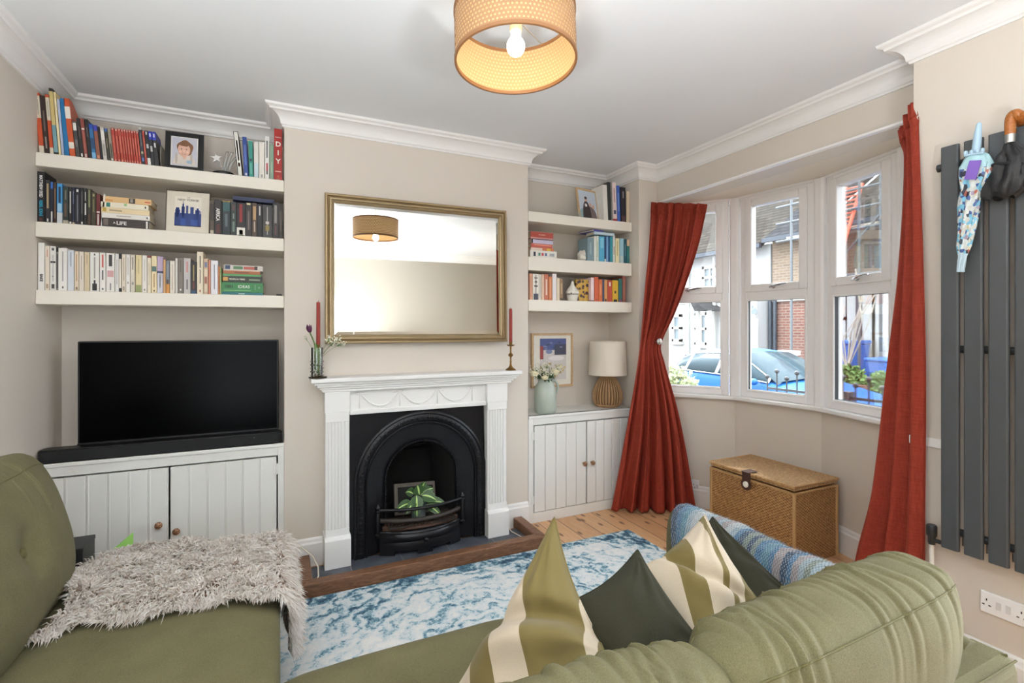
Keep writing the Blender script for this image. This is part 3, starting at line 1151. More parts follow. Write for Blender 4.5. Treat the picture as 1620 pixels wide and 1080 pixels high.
for q in range(64):
    s = q / 63 * (2 * (AZ - .25) + math.pi * .239)
    if s < AZ - .25:
        c = (AX - .239, 3.199, .25 + s)
    elif s < AZ - .25 + math.pi * .239:
        an = (s - AZ + .25) / .239
        c = (AX - .239 * math.cos(an), 3.199, AZ + .239 * math.sin(an))
    else:
        c = (AX + .239, 3.199, AZ - (s - (AZ - .25) - math.pi * .239))
    m.ball(c, .005, 6)
m.build('beaded_rim', M['iron'], t, smooth=True)
m = MB()
a = arch(.230, .021)
k = len(a)
b = [(AX + (p[0] - AX) * .72, 3.60, .021 + (p[1] - .021) * .92) for p in a]
m.add([(p[0], 3.222, p[1]) for p in a] + b, [(i, k + i, k + i + 1, i + 1) for i in range(k - 1)])
m.add(b, [tuple(range(k))])
m.add([(AX - .23, 3.222, .19), (AX + .23, 3.222, .19), (AX + .17, 3.6, .19), (AX - .17, 3.6, .19)], [(0, 1, 2, 3)])
for z in (.56, .60):
    m.box(AX - .17, 3.52, z, AX + .17, 3.6, z + .016)
m.build('firebox', M['soot'], t)


def bow(x0, x1, y0, sag, n=16):
    return [(lerp(x0, x1, k / n), y0 - sag * (1 - (2 * k / n - 1) ** 2), 0) for k in range(n + 1)]


GX0, GX1 = .560, 1.116
GM = (GX0 + GX1) / 2


def bent(mb, r, z, x0, x1, y0, sag, sq=1.):
    mb.tube([(p[0], p[1], z) for p in bow(x0, x1, y0, sag)], r, 10)
    return mb


bent(MB(), .0105, .308, GX0, GX1, 3.150, .075).build('grate_bar', M['iron'], t)
m = bent(MB(), .0150, .240, GX0 + .022, GX1 - .026, 3.150, .082)
for x in (GX0 + .022, GX1 - .026):
    m.ball((x, 3.150, .240), (.014, .017, .017), 10)
m.build('grate_bar', M['ash_iron'], t)
for gx in (GX0, GX1):
    m = MB()
    m.lathe([(.010, .135), (.017, .142), (.017, .156), (.010, .163), (.012, .17), (.012, .285), (.010, .288), (.017, .294), (.017, .304), (.012, .309), (.017, .314), (.018, .322), (.010, .331), (.006, .34), (0, .347)], (gx, 3.150, 0), 12)
    m.build('grate_post', M['iron'], t)


def skirt(mb, levels, x0, x1, y0, n=20):
    """Bow-fronted plate: levels = (height, sag)."""
    rows_ = [[(p[0], p[1], z) for p in bow(x0, x1, y0, sg, n)] for z, sg in levels]
    k = n + 1
    mb.add([p for r_ in rows_ for p in r_], [(j * k + i, j * k + i + 1, (j + 1) * k + i + 1, (j + 1) * k + i) for j in range(len(rows_) - 1) for i in range(n)], 0, True)
    return mb


m = skirt(MB(), ((.168, .060), (.176, .066), (.184, .062), (.200, .056), (.200, .0)), GX0 + .03, GX1 - .03, 3.160)
for k in range(24):
    p = bow(GX0 + .05, GX1 - .05, 3.158, .058, 23)[k]
    m.ball((p[0], p[1], .200), (.0075, .008, .014), 6)
m.build('grate_fret', mat('rusty_iron', (84, 60, 48), .75, .2, var=.4, vs=40, bump=.4, bs=90), t)
m = skirt(MB(), ((.100, .070), (.112, .084), (.128, .088), (.142, .084), (.152, .074), (.158, .078), (.168, .072), (.172, .058)), GX0 + .012, GX1 - .012, 3.150)
m.build('grate_rail', M['iron'], t)
m = skirt(MB(), ((.046, .074), (.096, .072), (.104, .066)), GX0 + .012, GX1 - .012, 3.150)
for u0, u1 in ((.0, .16), (.42, .60), (.84, 1.)):
    q0, q1 = [bow(GX0 + .012, GX1 - .012, 3.150, .076, 50)[int(u * 50)] for u in (u0, u1)]
    for k in range(int(u0 * 50), int(u1 * 50)):
        a_, b_ = bow(GX0 + .012, GX1 - .012, 3.150, .076, 50)[k:k + 2]
        m.add([(a_[0], a_[1], .0208), (b_[0], b_[1], .0208), (b_[0], b_[1], .05), (a_[0], a_[1], .05)], [(0, 1, 2, 3)])
m.build('ash_pan_cover', M['iron'], t)
m = MB()
m.lathe([(.008, 0), (.006, .012), (.014, .018), (.015, .027), (.007, .036), (0, .037)], (GM + .005, 3.072, .112), 12, M=Matrix.Rotation(R(90), 4, 'X'))
m.build('ash_pan_knob', M['iron'], t)
m = MB()
for k in range(9):
    y = 3.10 + k * .020
    m.box(GX0 + .06, y, .192, GX1 - .06, y + .008, .204)
m.build('grate_floor', M['ash_iron'], t)

# hearth, kerb, brick and plant
h = MB().box(.172, 2.917, .0, 1.532, 3.176, .0205)
tag(h.build('hearth', M['slate'], None, bevel=.001, origin=(.85, 3.05, 0)), 'grey slate hearth slab laid before the black fireplace', 'hearth')
t = thing('hearth_kerb', (.85, 2.88, 0), 'dark brown wooden kerb framing the slate hearth', 'hearth kerb')
KO, KI, KX0, KX1 = 2.848, 2.915, .100, 1.602
m = MB().prism([(KX0, KO), (KX1, KO), (KX1 - .068, KI), (KX0 + .068, KI)], .001, .078, 'z')
m.build('front_rail', M['kerb'], t, bevel=.007, seg=3)
for s, xa, xb in ((-1, KX0, KX0 + .068), (1, KX1, KX1 - .068)):
    pl = [(xa, KO + .001), (xb, KI + .001), (xb, 3.2305), (xa, 3.2305)]
    m = MB().prism(pl if s > 0 else pl, .001, .078, 'z')
    m.build('side_rail', M['kerb'], t, bevel=.007, seg=3)
Wb = Matrix.Translation((.825, 3.26, .208)) @ Matrix.Rotation(R(3), 4, 'Y') @ Matrix.Rotation(R(-20), 4, 'X')
m = MB().box(-.14, -.02, 0, .14, .02, .200)
b = m.build('firebrick', M['firebrick'], None, local=Wb, bevel=.006)
tag(b, 'grey pale-edged brick leaning inside the fireplace behind the plant', 'brick')
m = MB().box(-.118, -.022, .015, .122, -.019, .175)
m.build('sooty_face', M['soot'], b, local=Wb)

t = thing('potted_plant', (.822, 3.170, .205), 'small leafy prayer plant in a grey-green pot standing in the fire grate', 'plant')
m = MB()
m.lathe([(.040, .205), (.043, .209), (.050, .285), (.054, .288), (.054, .304), (.049, .304), (.047, .29), (0, .288)], (.822, 3.170, 0), 24)
m.build('pot', M['pot'], t)


def veined():
    k = NT('prayer_plant_leaf')
    x, y, z = k.xyz(k.n('UVMap', dict(uv_map='weave')).outputs[0])[:3]
    ax = k.math('ABSOLUTE', k.math('SUBTRACT', x, .5))
    st = k.math('SINE', k.math('MULTIPLY', k.math('SUBTRACT', y, k.math('MULTIPLY', ax, .9)), 46))
    f = k.math('MULTIPLY', k.math('GREATER_THAN', st, .55), k.math('LESS_THAN', ax, .42))
    mid = k.math('LESS_THAN', ax, .07)
    c = k.ramp(k.math('ADD', k.math('MULTIPLY', st, .3), .5), [(.2, (34, 66, 32)), (.8, (84, 124, 58))])
    c = k.mix(f, c, (44, 72, 40))
    c = k.mix(mid, c, (176, 206, 120))
    return k.pr(c, .4)


M['veined'] = veined()


def leaf(mb, base, tip, width, droop=.02, up=Vector((0, 0, 1)), uvs=None, nu=6, nv=10, fold=.25):
    """Leaf blade from base to tip, rounded outline, slightly folded along its midrib."""
    base, tip = Vector(base), Vector(tip)
    d = tip - base
    sdir = d.cross(up).normalized()
    nrm = sdir.cross(d).normalized()

    def fn(u, v):
        w = width * math.sin(math.pi * min(1, v ** .75)) ** .8 if 0 < v < 1 else 0.0
        x = (u - .5) * 2
        return base + d * v + sdir * x * w + nrm * (abs(x) * w * fold) + Vector((0, 0, 1)) * (-droop * v * v + droop * .6 * math.sin(math.pi * v))
    if uvs is not None:
        uvs += [(i / nu, j / nv) for j in range(nv + 1) for i in range(nu + 1)]
    mb.grid(fn, nu, nv)


def set_uv(o, uvs):
    me = o.data
    l = me.uv_layers.new(name='weave')
    for lp in me.loops:
        l.data[lp.index].uv = uvs[lp.vertex_index]


pc = Vector((.822, 3.165, .298))
for b0, q, w in (((-.02, -.03, .075), (-.030, -.075, -.035), .042), ((.0, -.02, .07), (-.015, -.03, .150), .040), ((.015, -.03, .07), (.105, -.065, .045), .040), ((.01, .0, .06), (.10, -.01, .11), .034), ((-.05, -.03, .03), (-.165, -.065, .02), .030),
                 ((.05, -.03, .02), (.165, -.075, .018), .030), ((.04, -.05, .01), (.13, -.085, -.055), .026), ((-.03, .01, .07), (-.085, -.0, .105), .030), ((.02, .02, .07), (.05, .02, .15), .028), ((-.03, -.04, .04), (-.10, -.08, -.005), .028)):
    uv = []
    m = MB()
    leaf(m, pc + Vector(b0), pc + Vector(q), w, .012, up=Vector((0, -1, .55)), uvs=uv, fold=.18)
    o = m.build('leaf', M['veined'], t, smooth=True)
    set_uv(o, uv)
m = MB()
for k in range(7):
    a = k * .9
    m.tube([pc + Vector((0, 0, -.02)), pc + Vector((.02 * math.cos(a), .02 * math.sin(a), .02))], .0025, 5)
m.build('stems', M['stem'], t)

# cables beside the hearth
m = MB().tube([(.06, 3.20, .17), (.12, 3.14, .165), (.18, 3.09, .12), (.205, 3.06, .07), (.205, 3.02, .035), (.19, 2.98, .026)], .004, 6)
tag(m.build('cable', M['cable']), 'cream cable looping down to the hearth left of the fireplace', 'cable')
m = MB().tube([(1.462, 3.20, .05), (1.47, 3.12, .028), (1.50, 3.00, .025), (1.515, 2.94, .025)], .003, 6)
tag(m.build('cable', M['cable']), 'thin white cable on the hearth right of the fireplace', 'cable')

# ---------------------------------------------------------------- mirror
MW = Matrix.Translation((.8605, CHY - .026, 1.35)) @ Matrix.Rotation(R(MIRROR_YAW), 4, 'Z') @ Matrix.Rotation(R(MIRROR_TILT), 4, 'X')
t = thing('wall_mirror', None, 'wide gilt-framed mirror on the wall above the mantelpiece', 'mirror', W=MW)
W2, H2 = .605, .929
fp = [(0, 0), (0, -.026), (.006, -.032), (.014, -.032), (.018, -.024), (.030, -.034), (.038, -.034), (.042, -.024), (.050, -.020), (.056, -.012), (.056, 0)]
m = MB()
cs = [(-W2, 0), (W2, 0), (W2, H2), (-W2, H2)]
ds = [(1, 1), (-1, 1), (-1, -1), (1, -1)]
vs = [(c[0] + d[0] * o, y - .004, c[1] + d[1] * o) for c, d in zip(cs, ds) for o, y in fp]
k = len(fp)
m.add(vs, [(i * k + a, ((i + 1) % 4) * k + a, ((i + 1) % 4) * k + (a + 1) % k, i * k + (a + 1) % k)[::-1] for i in range(4) for a in range(k)])
m.build('frame', M['gilt'], t, local=MW)
m = MB()
a, b, y0, y1 = .052, .074, -.012, -.0145                      # bevelled edge round the plate
o4 = [(-W2 + a, a), (W2 - a, a), (W2 - a, H2 - a), (-W2 + a, H2 - a)]
i4 = [(-W2 + b, b), (W2 - b, b), (W2 - b, H2 - b), (-W2 + b, H2 - b)]
m.add([(p[0], y0, p[1]) for p in o4] + [(p[0], y1, p[1]) for p in i4], [(i, (i + 1) % 4, 4 + (i + 1) % 4, 4 + i) for i in range(4)] + [(4, 5, 6, 7)])
m.build('glass', M['mirror'], t, local=MW)
# ---------------------------------------------------------------- books, film cases and what stands on the shelves
YB_ = 3.288          # plane of the spines


def spine_text(par, body, x, z, w, h, col, W, rot=True, sx=1., bold=0.0):
    """Lettering on a spine in the book's own frame (x across, z up, spine at y=0)."""
    A = W @ Matrix.Translation((x, -.0012, z)) @ Matrix.Rotation(R(90), 4, 'X')
    if rot:
        A = A @ Matrix.Rotation(R(-90), 4, 'Z')
    return text('spine_lettering', body, h, A, cmat(col, .5), par, sx=sx, bold=bold)


def book(key, x0, x1, ytop, col, label, cat='book', group=None, dep=.135, lean=0., marks=(), pages=True, txt=None, name='book', ybot=None, pal=None, y=None):
    """Upright volume whose spine spans the pixels x0..x1 and reaches the pixel height ytop on its shelf.
    marks: (from, to, colour[, inset]) bands, as fractions of the spine height."""
    zt, _ = SHL[key]
    Y = y or YB_
    xa, xb = P(x0, 400, y=Y).x, P(x1, 400, y=Y).x
    w = max(.006, xb - xa - .0008)
    h = P((x0 + x1) / 2, ytop, y=Y).z - zt
    W = Matrix.Translation((xa, Y, zt + .0006)) @ Matrix.Rotation(R(lean), 4, 'Y')
    if lean < 0:
        pass
    m = MB()
    cols = [cmat(col), M['pages']]
    t = min(.0022, w * .2)
    if pages and w > .007:
        m.box(0, 0, 0, w, .003, h)
        m.box(0, .003, 0, t, dep, h).box(w - t, .003, 0, w, dep, h)
        m.box(t, .003, .002, w - t, dep - .004, h - .003, 1)
    else:
        m.box(0, 0, 0, w, dep, h)
    for mk in marks:
        a, b, c = mk[:3]
        ins = mk[3] if len(mk) > 3 else 0.
        cm = cmat(c)
        if cm not in cols:
            cols.append(cm)
        e = .0005 + .0002 * (ins > 0)
        m.box(w * ins, -e, h * a, w * (1 - ins), .0004, h * b, cols.index(cm))
        if ins == 0 and pages is not None:                   # a full band runs round the boards too
            m.box(-.0003, -e, h * a, .0004, dep, h * b, cols.index(cm)).box(w - .0004, -e, h * a, w + .0003, dep, h * b, cols.index(cm))
    o = m.build(name, cols, None, local=W)
    tag(o, label, cat, group)
    if txt:
        for q in txt:
            body, zc, hh, c = q[:4]
            spine_text(o, body, w * (q[6] if len(q) > 6 else .5), h * zc, w, hh, c, W, rot=(q[4] if len(q) > 4 else True), sx=(q[5] if len(q) > 5 else 1.), bold=(q[7] if len(q) > 7 else 0))
    return o


def flat_book(key, x0, x1, y0, y1, col, label, dep=.14, group=None, marks=(), txt=None, rot=0., base=None, cat='book', Y=None):
    """Volume lying flat: spine between the pixels x0..x1 across and y0 (top) .. y1 (bottom)."""
    Y = Y or YB_
    xa, xb = P(x0, 400, y=Y).x, P(x1, 400, y=Y).x
    xm = (x0 + x1) / 2
    za = base if base is not None else P(xm, y1, y=Y).z
    h = P(xm, y0, y=Y).z - P(xm, y1, y=Y).z - .0006
    w = xb - xa
    W = Matrix.Translation((xa + w / 2, Y, za + .0004)) @ Matrix.Rotation(R(rot), 4, 'Z')
    cols = [cmat(col), M['pages']]
    m = MB()
    t = min(.002, h * .2)
    m.box(-w / 2, 0, 0, w / 2, .003, h).box(-w / 2, .003, 0, w / 2, dep, t).box(-w / 2, .003, h - t, w / 2, dep, h)
    m.box(-w / 2 + .003, .003, t, w / 2 - .003, dep - .004, h - t, 1)
    for mk in marks:
        a, b, c = mk[:3]
        lo, hi = mk[3:5] if len(mk) > 3 else (0, 1)
        cm = cmat(c)
        if cm not in cols:
            cols.append(cm)
        m.box(-w / 2 + w * a, -.0005, h * lo, -w / 2 + w * b, .0004, h * hi, cols.index(cm))
    o = m.build('book', cols, None, local=W)
    tag(o, label, cat, group)
    for q in txt or ():
        body, xc, hh, c = q[:4]
        A = W @ Matrix.Translation((-w / 2 + w * xc, -.0012, h * (q[4] if len(q) > 4 else .5))) @ Matrix.Rotation(R(90), 4, 'X')
        text('spine_lettering', body, hh, A, cmat(c, .5), o, sx=(q[5] if len(q) > 5 else 1.), bold=(q[6] if len(q) > 6 else 0))
    return za + h + .0008


BLK, DBR, NAVY, WHT, CRE, RED, ORG, BLU, TEA, GRY = (26, 25, 26), (54, 36, 28), (34, 38, 66), (230, 226, 220), (222, 206, 176), (172, 62, 46), (200, 88, 40), (40, 110, 176), (40, 130, 124), (120, 116, 108)
GA, GB, GC, GD, GE = 'volumes on the top shelf over the television', 'volumes on the middle shelf over the television', 'volumes on the bottom shelf over the television', 'books right of the chimney breast', 'slim red film cases on the top shelf'
ds = dict(dep=.16, lean=-3.9, group=GA)
cs = dict(dep=.13, lean=-5.2, group=GA, cat='film case', name='film_case', pages=False)
CR2, OR2 = (214, 202, 182), (196, 82, 44)
book('L1', 62.6, 70.3, 148, CR2, 'tall cream and orange cookery book standing hard against the left wall', marks=[(.13, .585, OR2), (.955, 1, OR2), (.64, .9, (170, 164, 152), .38)], **ds)
book('L1', 70.8, 78.6, 153, (52, 34, 30), 'tall dark brown book between the two cream and orange ones', marks=[(.1, .3, (150, 140, 132), .35), (.4, .75, (110, 96, 90), .36)], **ds)
book('L1', 79.4, 85.4, 151, CR2, 'thinner cream and orange book right of the tall dark brown one', marks=[(.12, .57, OR2), (.955, 1, OR2), (.64, .9, (170, 164, 152), .38)], **ds)
book('L1', 86.2, 92.4, 141, (206, 184, 122), 'tallest mustard and blue folder with black ends on the top shelf', marks=[(0, .045, BLK), (.045, .45, (118, 158, 168)), (.955, 1, BLK)], **ds)
book('L1', 93.2, 97.2, 147, (222, 204, 150), 'thin pale yellow booklet right of the tallest black-ended folder', marks=[(.05, .9, (236, 226, 196), .3)], **ds)
book('L1', 98, 102, 158, (176, 186, 214), 'thin lilac-blue booklet against the bright blue binder', **ds)
book('L1', 102.6, 109.8, 157, (22, 112, 168), 'bright blue binder left of the orange magazine file', **ds)
# orange magazine file with a sloped side
Wf = Matrix.Translation((P(110.8, 400, y=YB_).x, YB_, SHL['L1'][0] + .0006)) @ Matrix.Rotation(R(-5.2), 4, 'Y')
wf = P(120, 400, y=YB_).x - P(110.8, 400, y=YB_).x - .001
hf = P(115, 157, y=YB_).z - SHL['L1'][0]
m = MB()
pl = [(0, 0), (.24, 0), (.24, hf * .62), (.21, hf * .62), (.05, hf), (0, hf)]
for xx in (0, wf - .003):
    m.prism(pl, xx, xx + .003, 'x')
m.box(.003, 0, 0, wf - .003, .003, hf).box(.003, .003, 0, wf - .003, .24, .003).box(.003, .237, .003, wf - .003, .24, hf * .62)
m.box(.0006, -.0006, hf * .655, wf - .0006, 0, hf * .86, 1).box(.0006, -.0006, hf * .145, wf - .0006, 0, hf * .255, 1)
o = m.build('magazine_file', [cmat((196, 84, 40)), cmat((232, 226, 216))], None, local=Wf, bevel=.0008)
tag(o, 'orange white-labelled magazine file with a sloping side', 'magazine file', GA)
m = MB().box(.004, .02, .004, wf - .004, .22, hf * .58)
m.build('papers', M['paper'], o, local=Wf)

book('L1', 120.8, 127, 193, (66, 64, 64), 'film case with a white square at the top beside the orange file', marks=[(.75, .96, WHT, .08), (.3, .5, (110, 108, 110), .2)], **cs)
book('L1', 127.6, 133.2, 188, (36, 33, 32), 'black film case with a white round mark, left of the tall red-brown one', marks=[(.04, .12, WHT, .25), (.5, .8, (96, 84, 78), .35)], **cs)
book('L1', 133.8, 139.6, 188.5, (136, 66, 56), 'tall red-brown film case among the black ones', marks=[(.04, .12, (226, 216, 206), .25), (.72, .76, WHT, .1), (.15, .68, (164, 92, 78), .3)], **cs)
book('L1', 140.2, 145.8, 189.5, (30, 26, 28), 'black film case between the red-brown and the bright blue ones', marks=[(.55, .8, (120, 100, 96), .4)], **cs)
book('L1', 146.4, 152.8, 197, (50, 110, 160), 'bright blue film case with a pale blue foot', marks=[(.02, .2, (120, 176, 214)), (.86, 1, (34, 78, 172)), (.3, .6, (34, 62, 100), .1)], **cs)
book('L1', 153.4, 159.6, 199, (140, 84, 66), 'rust-brown film case with a blue top, right of the bright blue one', marks=[(.84, 1, (52, 62, 164)), (.05, .14, (214, 150, 116), .2)], **cs)
book('L1', 160.2, 163.4, 201, (24, 22, 26), 'thin black film case left of the white and grey one', **cs)
book('L1', 164, 170, 202, (202, 196, 188), 'white and grey film case between two dark ones', marks=[(.15, .5, (152, 148, 142), .25), (.62, .9, (226, 222, 216), .1)], **cs)
book('L1', 170.6, 175.2, 204, (56, 54, 44), 'olive-black film case with a blue top behind the cream one', marks=[(.9, 1, (40, 88, 150)), (.4, .7, (130, 124, 96), .35)], **cs)
book('L1', 175.8, 180.6, 205, (148, 138, 122), 'cream and black film case just left of the red run', marks=[(.1, .55, (60, 54, 48), .3), (.04, .1, (220, 214, 200), .2)], **cs)
ordn = ['first', 'second', 'third', 'fourth', 'fifth', 'sixth', 'seventh', 'eighth', 'ninth', 'tenth']
rc = dict(cs, group=GE)
xs = 181.2
wd = [5.6, 5.2, 5, 3.8, 4, 3.9, 4.2, 3.9, 4.1, 3.8]
for i, w in enumerate(wd):
    c = [(172, 60, 46), (166, 54, 42), (178, 66, 50)][i % 3]
    book('L1', xs, xs + w - .4, 203 + i * .55 + (i % 2), c, 'slim red film case, %s of ten red ones counted from the left' % ordn[i], marks=[(.03, .09, (216, 150, 130), .3), (.94, .985, (224, 190, 176), .25), (.28, .78, (206, 132, 112), .4)], **rc)
    xs += w
book('L1', 224.9, 230, 202, (52, 54, 62), 'black film case with a silver top that stands above the red run', marks=[(.93, 1, (190, 190, 184)), (.1, .2, (96, 120, 180), .15), (.3, .36, (200, 190, 150), .2), (.5, .85, (120, 120, 116), .4)], **cs)
book('L1', 230.4, 233.8, 208, (170, 62, 48), 'thin red film case standing alone between two black ones', marks=[(.25, .8, (206, 132, 112), .4)], **cs)
book('L1', 234.2, 239.8, 207.5, (34, 34, 38), 'black film case with a white label at its foot', marks=[(.03, .22, (226, 224, 220), .06), (.5, .62, (196, 196, 196), .2), (.88, .97, (210, 210, 214), .3)], **cs)
book('L1', 240.2, 245.4, 208.5, (36, 36, 40), 'black film case with a blue top and a pale emblem at its middle', marks=[(.76, 1, (46, 56, 168)), (.42, .58, (190, 186, 182), .2), (.84, .94, (206, 206, 230), .3)], **cs)
book('L1', 245.8, 252, 209.5, (40, 38, 40), 'last blue-topped black film case, beside the framed baby photograph', marks=[(.76, 1, (46, 56, 170)), (.55, .68, (200, 198, 196), .3), (.84, .94, (206, 206, 230), .3)], **cs)
m = MB()
xa = P(252.6, 400, y=YB_).x
m.grid(lambda u, v: (xa + .004 + .018 * v * v * (1 if 1 else 0) - .020 * v, YB_ + .02 + .11 * u, SHL['L1'][0] + .001 + v * .13), 4, 8)
tag(m.build('card_sheet', cmat((150, 144, 134)), None, solid=.0015), 'bowed grey card sheet leaning on the last film case', 'card')

# framed baby photograph
def easel_frame(name, label, px, Y, tilt, fw, mount, fm, mm, cat='photo frame', depth=.014, yaw=0., key=None):
    """px: pixel corners (left, right, top, bottom) on the plane Y. Returns thing, matrix and inner size."""
    l, r, tp, bt = px
    xa, xb = P(l, 400, y=Y).x, P(r, 400, y=Y).x
    zb = SHL[key][0] + .0008 if key else P((l + r) / 2, bt, y=Y).z
    h = P((l + r) / 2, tp, y=Y).z - zb
    w = xb - xa
    W = Matrix.Translation(((xa + xb) / 2, Y, zb)) @ Matrix.Rotation(R(yaw), 4, 'Z') @ Matrix.Rotation(R(-tilt), 4, 'X')
    t = thing(name, None, label, cat, W=W)
    m = MB()
    for x0, x1, z0, z1 in ((-w / 2, -w / 2 + fw, 0, h), (w / 2 - fw, w / 2, 0, h), (-w / 2 + fw, w / 2 - fw, 0, fw), (-w / 2 + fw, w / 2 - fw, h - fw, h)):
        m.box(x0, 0, z0, x1, depth, z1)
    m.build('frame', fm, t, local=W, bevel=.0015)
    MB().box(-w / 2 + fw, .004, fw, w / 2 - fw, depth, h - fw).build('mount', mm, t, local=W)
    return t, W, w, h


def disc(mb, cx, cz, rx, rz, y, mi=0, n=28, a0=0, a1=360, lump=0, ph=0):
    pts = [(cx, y, cz)]
    for k in range(n + 1):
        a = R(lerp(a0, a1, k / n))
        q = 1 + lump * math.sin(5 * a + ph)
        pts.append((cx + rx * math.cos(a) * q, y, cz + rz * math.sin(a) * q))
    mb.add(pts, [(0, k + 2, k + 1) for k in range(n)][::1], mi)


t, W, w, h = easel_frame('photo_frame', 'black framed photograph of a smiling curly-haired baby on the top shelf', (259.5, 321.5, 207, 264), 3.30, 6, .026, 0, M['black_frame'], cmat((232, 230, 226)), key='L1', yaw=-3)
m = MB()
iw, ih = w - .066, h - .06
B0 = h / 2
SK1, HR = (222, 178, 156), (126, 86, 60)
cols = [cmat((196, 196, 208)), cmat(SK1), cmat(HR), cmat((216, 206, 196)), cmat((70, 46, 40)), cmat((196, 120, 112)), cmat((190, 178, 166)), cmat((160, 186, 206)), cmat((240, 200, 182))]
y = .0035
m.add([(-iw / 2, y, B0 - ih / 2), (iw / 2, y, B0 - ih / 2), (iw / 2, y, B0 + ih / 2), (-iw / 2, y, B0 + ih / 2)], [(0, 1, 2, 3)], 0)
e = lambda cx, cz, rx, rz, k, mi, **q: disc(m, cx * iw, B0 + cz * ih, rx * iw, rz * ih, y - .0002 * k, mi, **q)
e(0, -.47, .46, .42, 1, 3, a0=0, a1=180)
e(.02, .13, .33, .28, 2, 2, lump=.06)
e(-.02, .06, .25, .25, 3, 1)
e(0, .28, .22, .09, 4, 2, lump=.08, ph=1)
for s in (-1, 1):
    e(-.02 + s * .10, .09, .026, .018, 5, 4)
    e(-.02 + s * .15, -.01, .05, .036, 5, 8)
    e(s * .30 - .02, -.25, .05, .2, 2, 6)
e(-.02, .02, .03, .03, 5, 8)
e(-.02, -.075, .09, .045, 5, 5, a0=180, a1=360)
e(-.02, -.085, .06, .018, 6, 3, a0=180, a1=360)
e(.2, -.36, .12, .06, 3, 7)
e(0, -.2, .07, .07, 2, 1)
m.build('photograph', cols, t, local=W)
m = MB()
for x0, x1, z0, z1 in ((-iw / 2 - .006, -iw / 2 - .004, B0 - ih / 2 - .006, B0 + ih / 2 + .006), (iw / 2 + .004, iw / 2 + .006, B0 - ih / 2 - .006, B0 + ih / 2 + .006), (-iw / 2, iw / 2, B0 - ih / 2 - .006, B0 - ih / 2 - .004), (-iw / 2, iw / 2, B0 + ih / 2 + .004, B0 + ih / 2 + .006)):
    m.box(x0, .0015, z0, x1, .004, z1)
m.box(-w / 2 + .026, .002, .026, -iw / 2 - .0065, .0045, h - .026, 1).box(iw / 2 + .0065, .002, .026, w / 2 - .026, .0045, h - .026, 1)
m.build('mount_border', [cmat((190, 186, 180)), M['black_frame']], t, local=W)
m = MB().box(-.02, .012, .0, .02, .07, .004).box(-.02, .012, .004, .02, .016, h * .7)
m.build('stand', M['black_frame'], t, local=W)

# glass star award
ax = P(352, 400, y=3.31).x
az = SHL['L1'][0]
t = thing('star_award', (ax, 3.31, az + .0008), 'clear glass award with a star on a round black base', 'award')
MB().lathe([(.056, 0), (.058, .004), (.058, .014), (.050, .020), (0, .020)], (ax + .004, 3.33, az + .0008), 28).build('base', M['black_plastic'], t)
m = MB()
sp = []
for k in range(10):
    a = R(90 + 36 * k + 8)
    r = .030 if k % 2 == 0 else .013
    sp.append((ax - .030 + r * math.cos(a), az + .096 + r * math.sin(a)))
m.prism(sp, 3.305, 3.313, 'y')
m.build('star', M['steel'], t, bevel=.001)
m = MB()
m.tube([(ax - .024, 3.31, az + .084), (ax - .008, 3.318, az + .052), (ax + .006, 3.325, az + .02)], [.003, .003, .004], 8)
m.build('star_stem', M['glass_clear'], t)
for k, (dx, hh, bend) in enumerate(((.030, .128, .018), (.048, .108, .024), (.012, .132, .010))):
    m = MB()
    m.grid(lambda u, v: (ax + dx * (.4 + .6 * v) + bend * v * v + (u - .5) * .022 * (1 - .4 * v), 3.335 + .006 * k, az + .0205 + hh * v), 3, 10)
    m.build('glass_ribbon', M['glass_clear'], t, solid=.006)

book('L1', 376.5, 384.4, 209, (28, 27, 28), 'leaning black-edged white book beside the glass star award', marks=[(.015, .985, (230, 228, 220), .13), (.35, .8, (90, 90, 90), .36), (.22, .3, (190, 70, 60), .3)], lean=-5.5, group=GA, dep=.15)
book('L1', 386.3, 393.2, 217, (48, 76, 148), 'blue book between the black-edged white one and the teal one', marks=[(.3, .8, (110, 132, 190), .38), (.04, .1, WHT, .3)], lean=-2.5, group=GA, dep=.15)
book('L1', 394.4, 401.2, 223.5, (54, 142, 128), 'teal book with a dark emblem on the top shelf', marks=[(.45, .52, (30, 60, 60), .25), (.1, .4, (120, 190, 176), .35)], lean=-1.5, group=GA, dep=.14)
book('L1', 402, 409.2, 224.7, (222, 220, 214), 'white book with a pale blue foot right of the teal one', marks=[(.03, .42, (196, 214, 222), .05)], group=GA, dep=.13)
book('L1', 410, 418.4, 225, (228, 224, 214), 'plain white book between the pale-footed one and the taller white one', marks=[(.04, .12, (160, 160, 158), .3)], group=GA, dep=.13)
book('L1', 419.3, 426, 216, (232, 230, 226), 'taller white book with black and red lettering beside a pale green one', marks=[(.5, .9, (90, 90, 96), .34), (.2, .38, (170, 50, 60), .3), (.12, .2, (40, 40, 42), .34)], group=GA, dep=.14)
book('L1', 426.7, 433, 228.6, (138, 164, 140), 'pale green book between the tall white and the big red one', marks=[(.2, .5, (170, 186, 166), .35)], group=GA, dep=.13)
book('L1', 433.6, 446.6, 204, (166, 40, 34), 'big red do-it-yourself manual at the right end of the top shelf', marks=[(.17, .185, (230, 210, 190), .12), (.03, .036, (230, 210, 190), .3)], group=GA, dep=.17,
     txt=[('D', .70, .040, (240, 234, 224), False, 1.0, .5, .0012), ('I', .535, .040, (240, 234, 224), False, 1.0, .5, .0012), ('Y', .37, .040, (240, 234, 224), False, 1.0, .5, .0012), ('Collins', .835, .0115, (240, 234, 224), False, 1.), ('C', .08, .014, (240, 200, 120), False)])

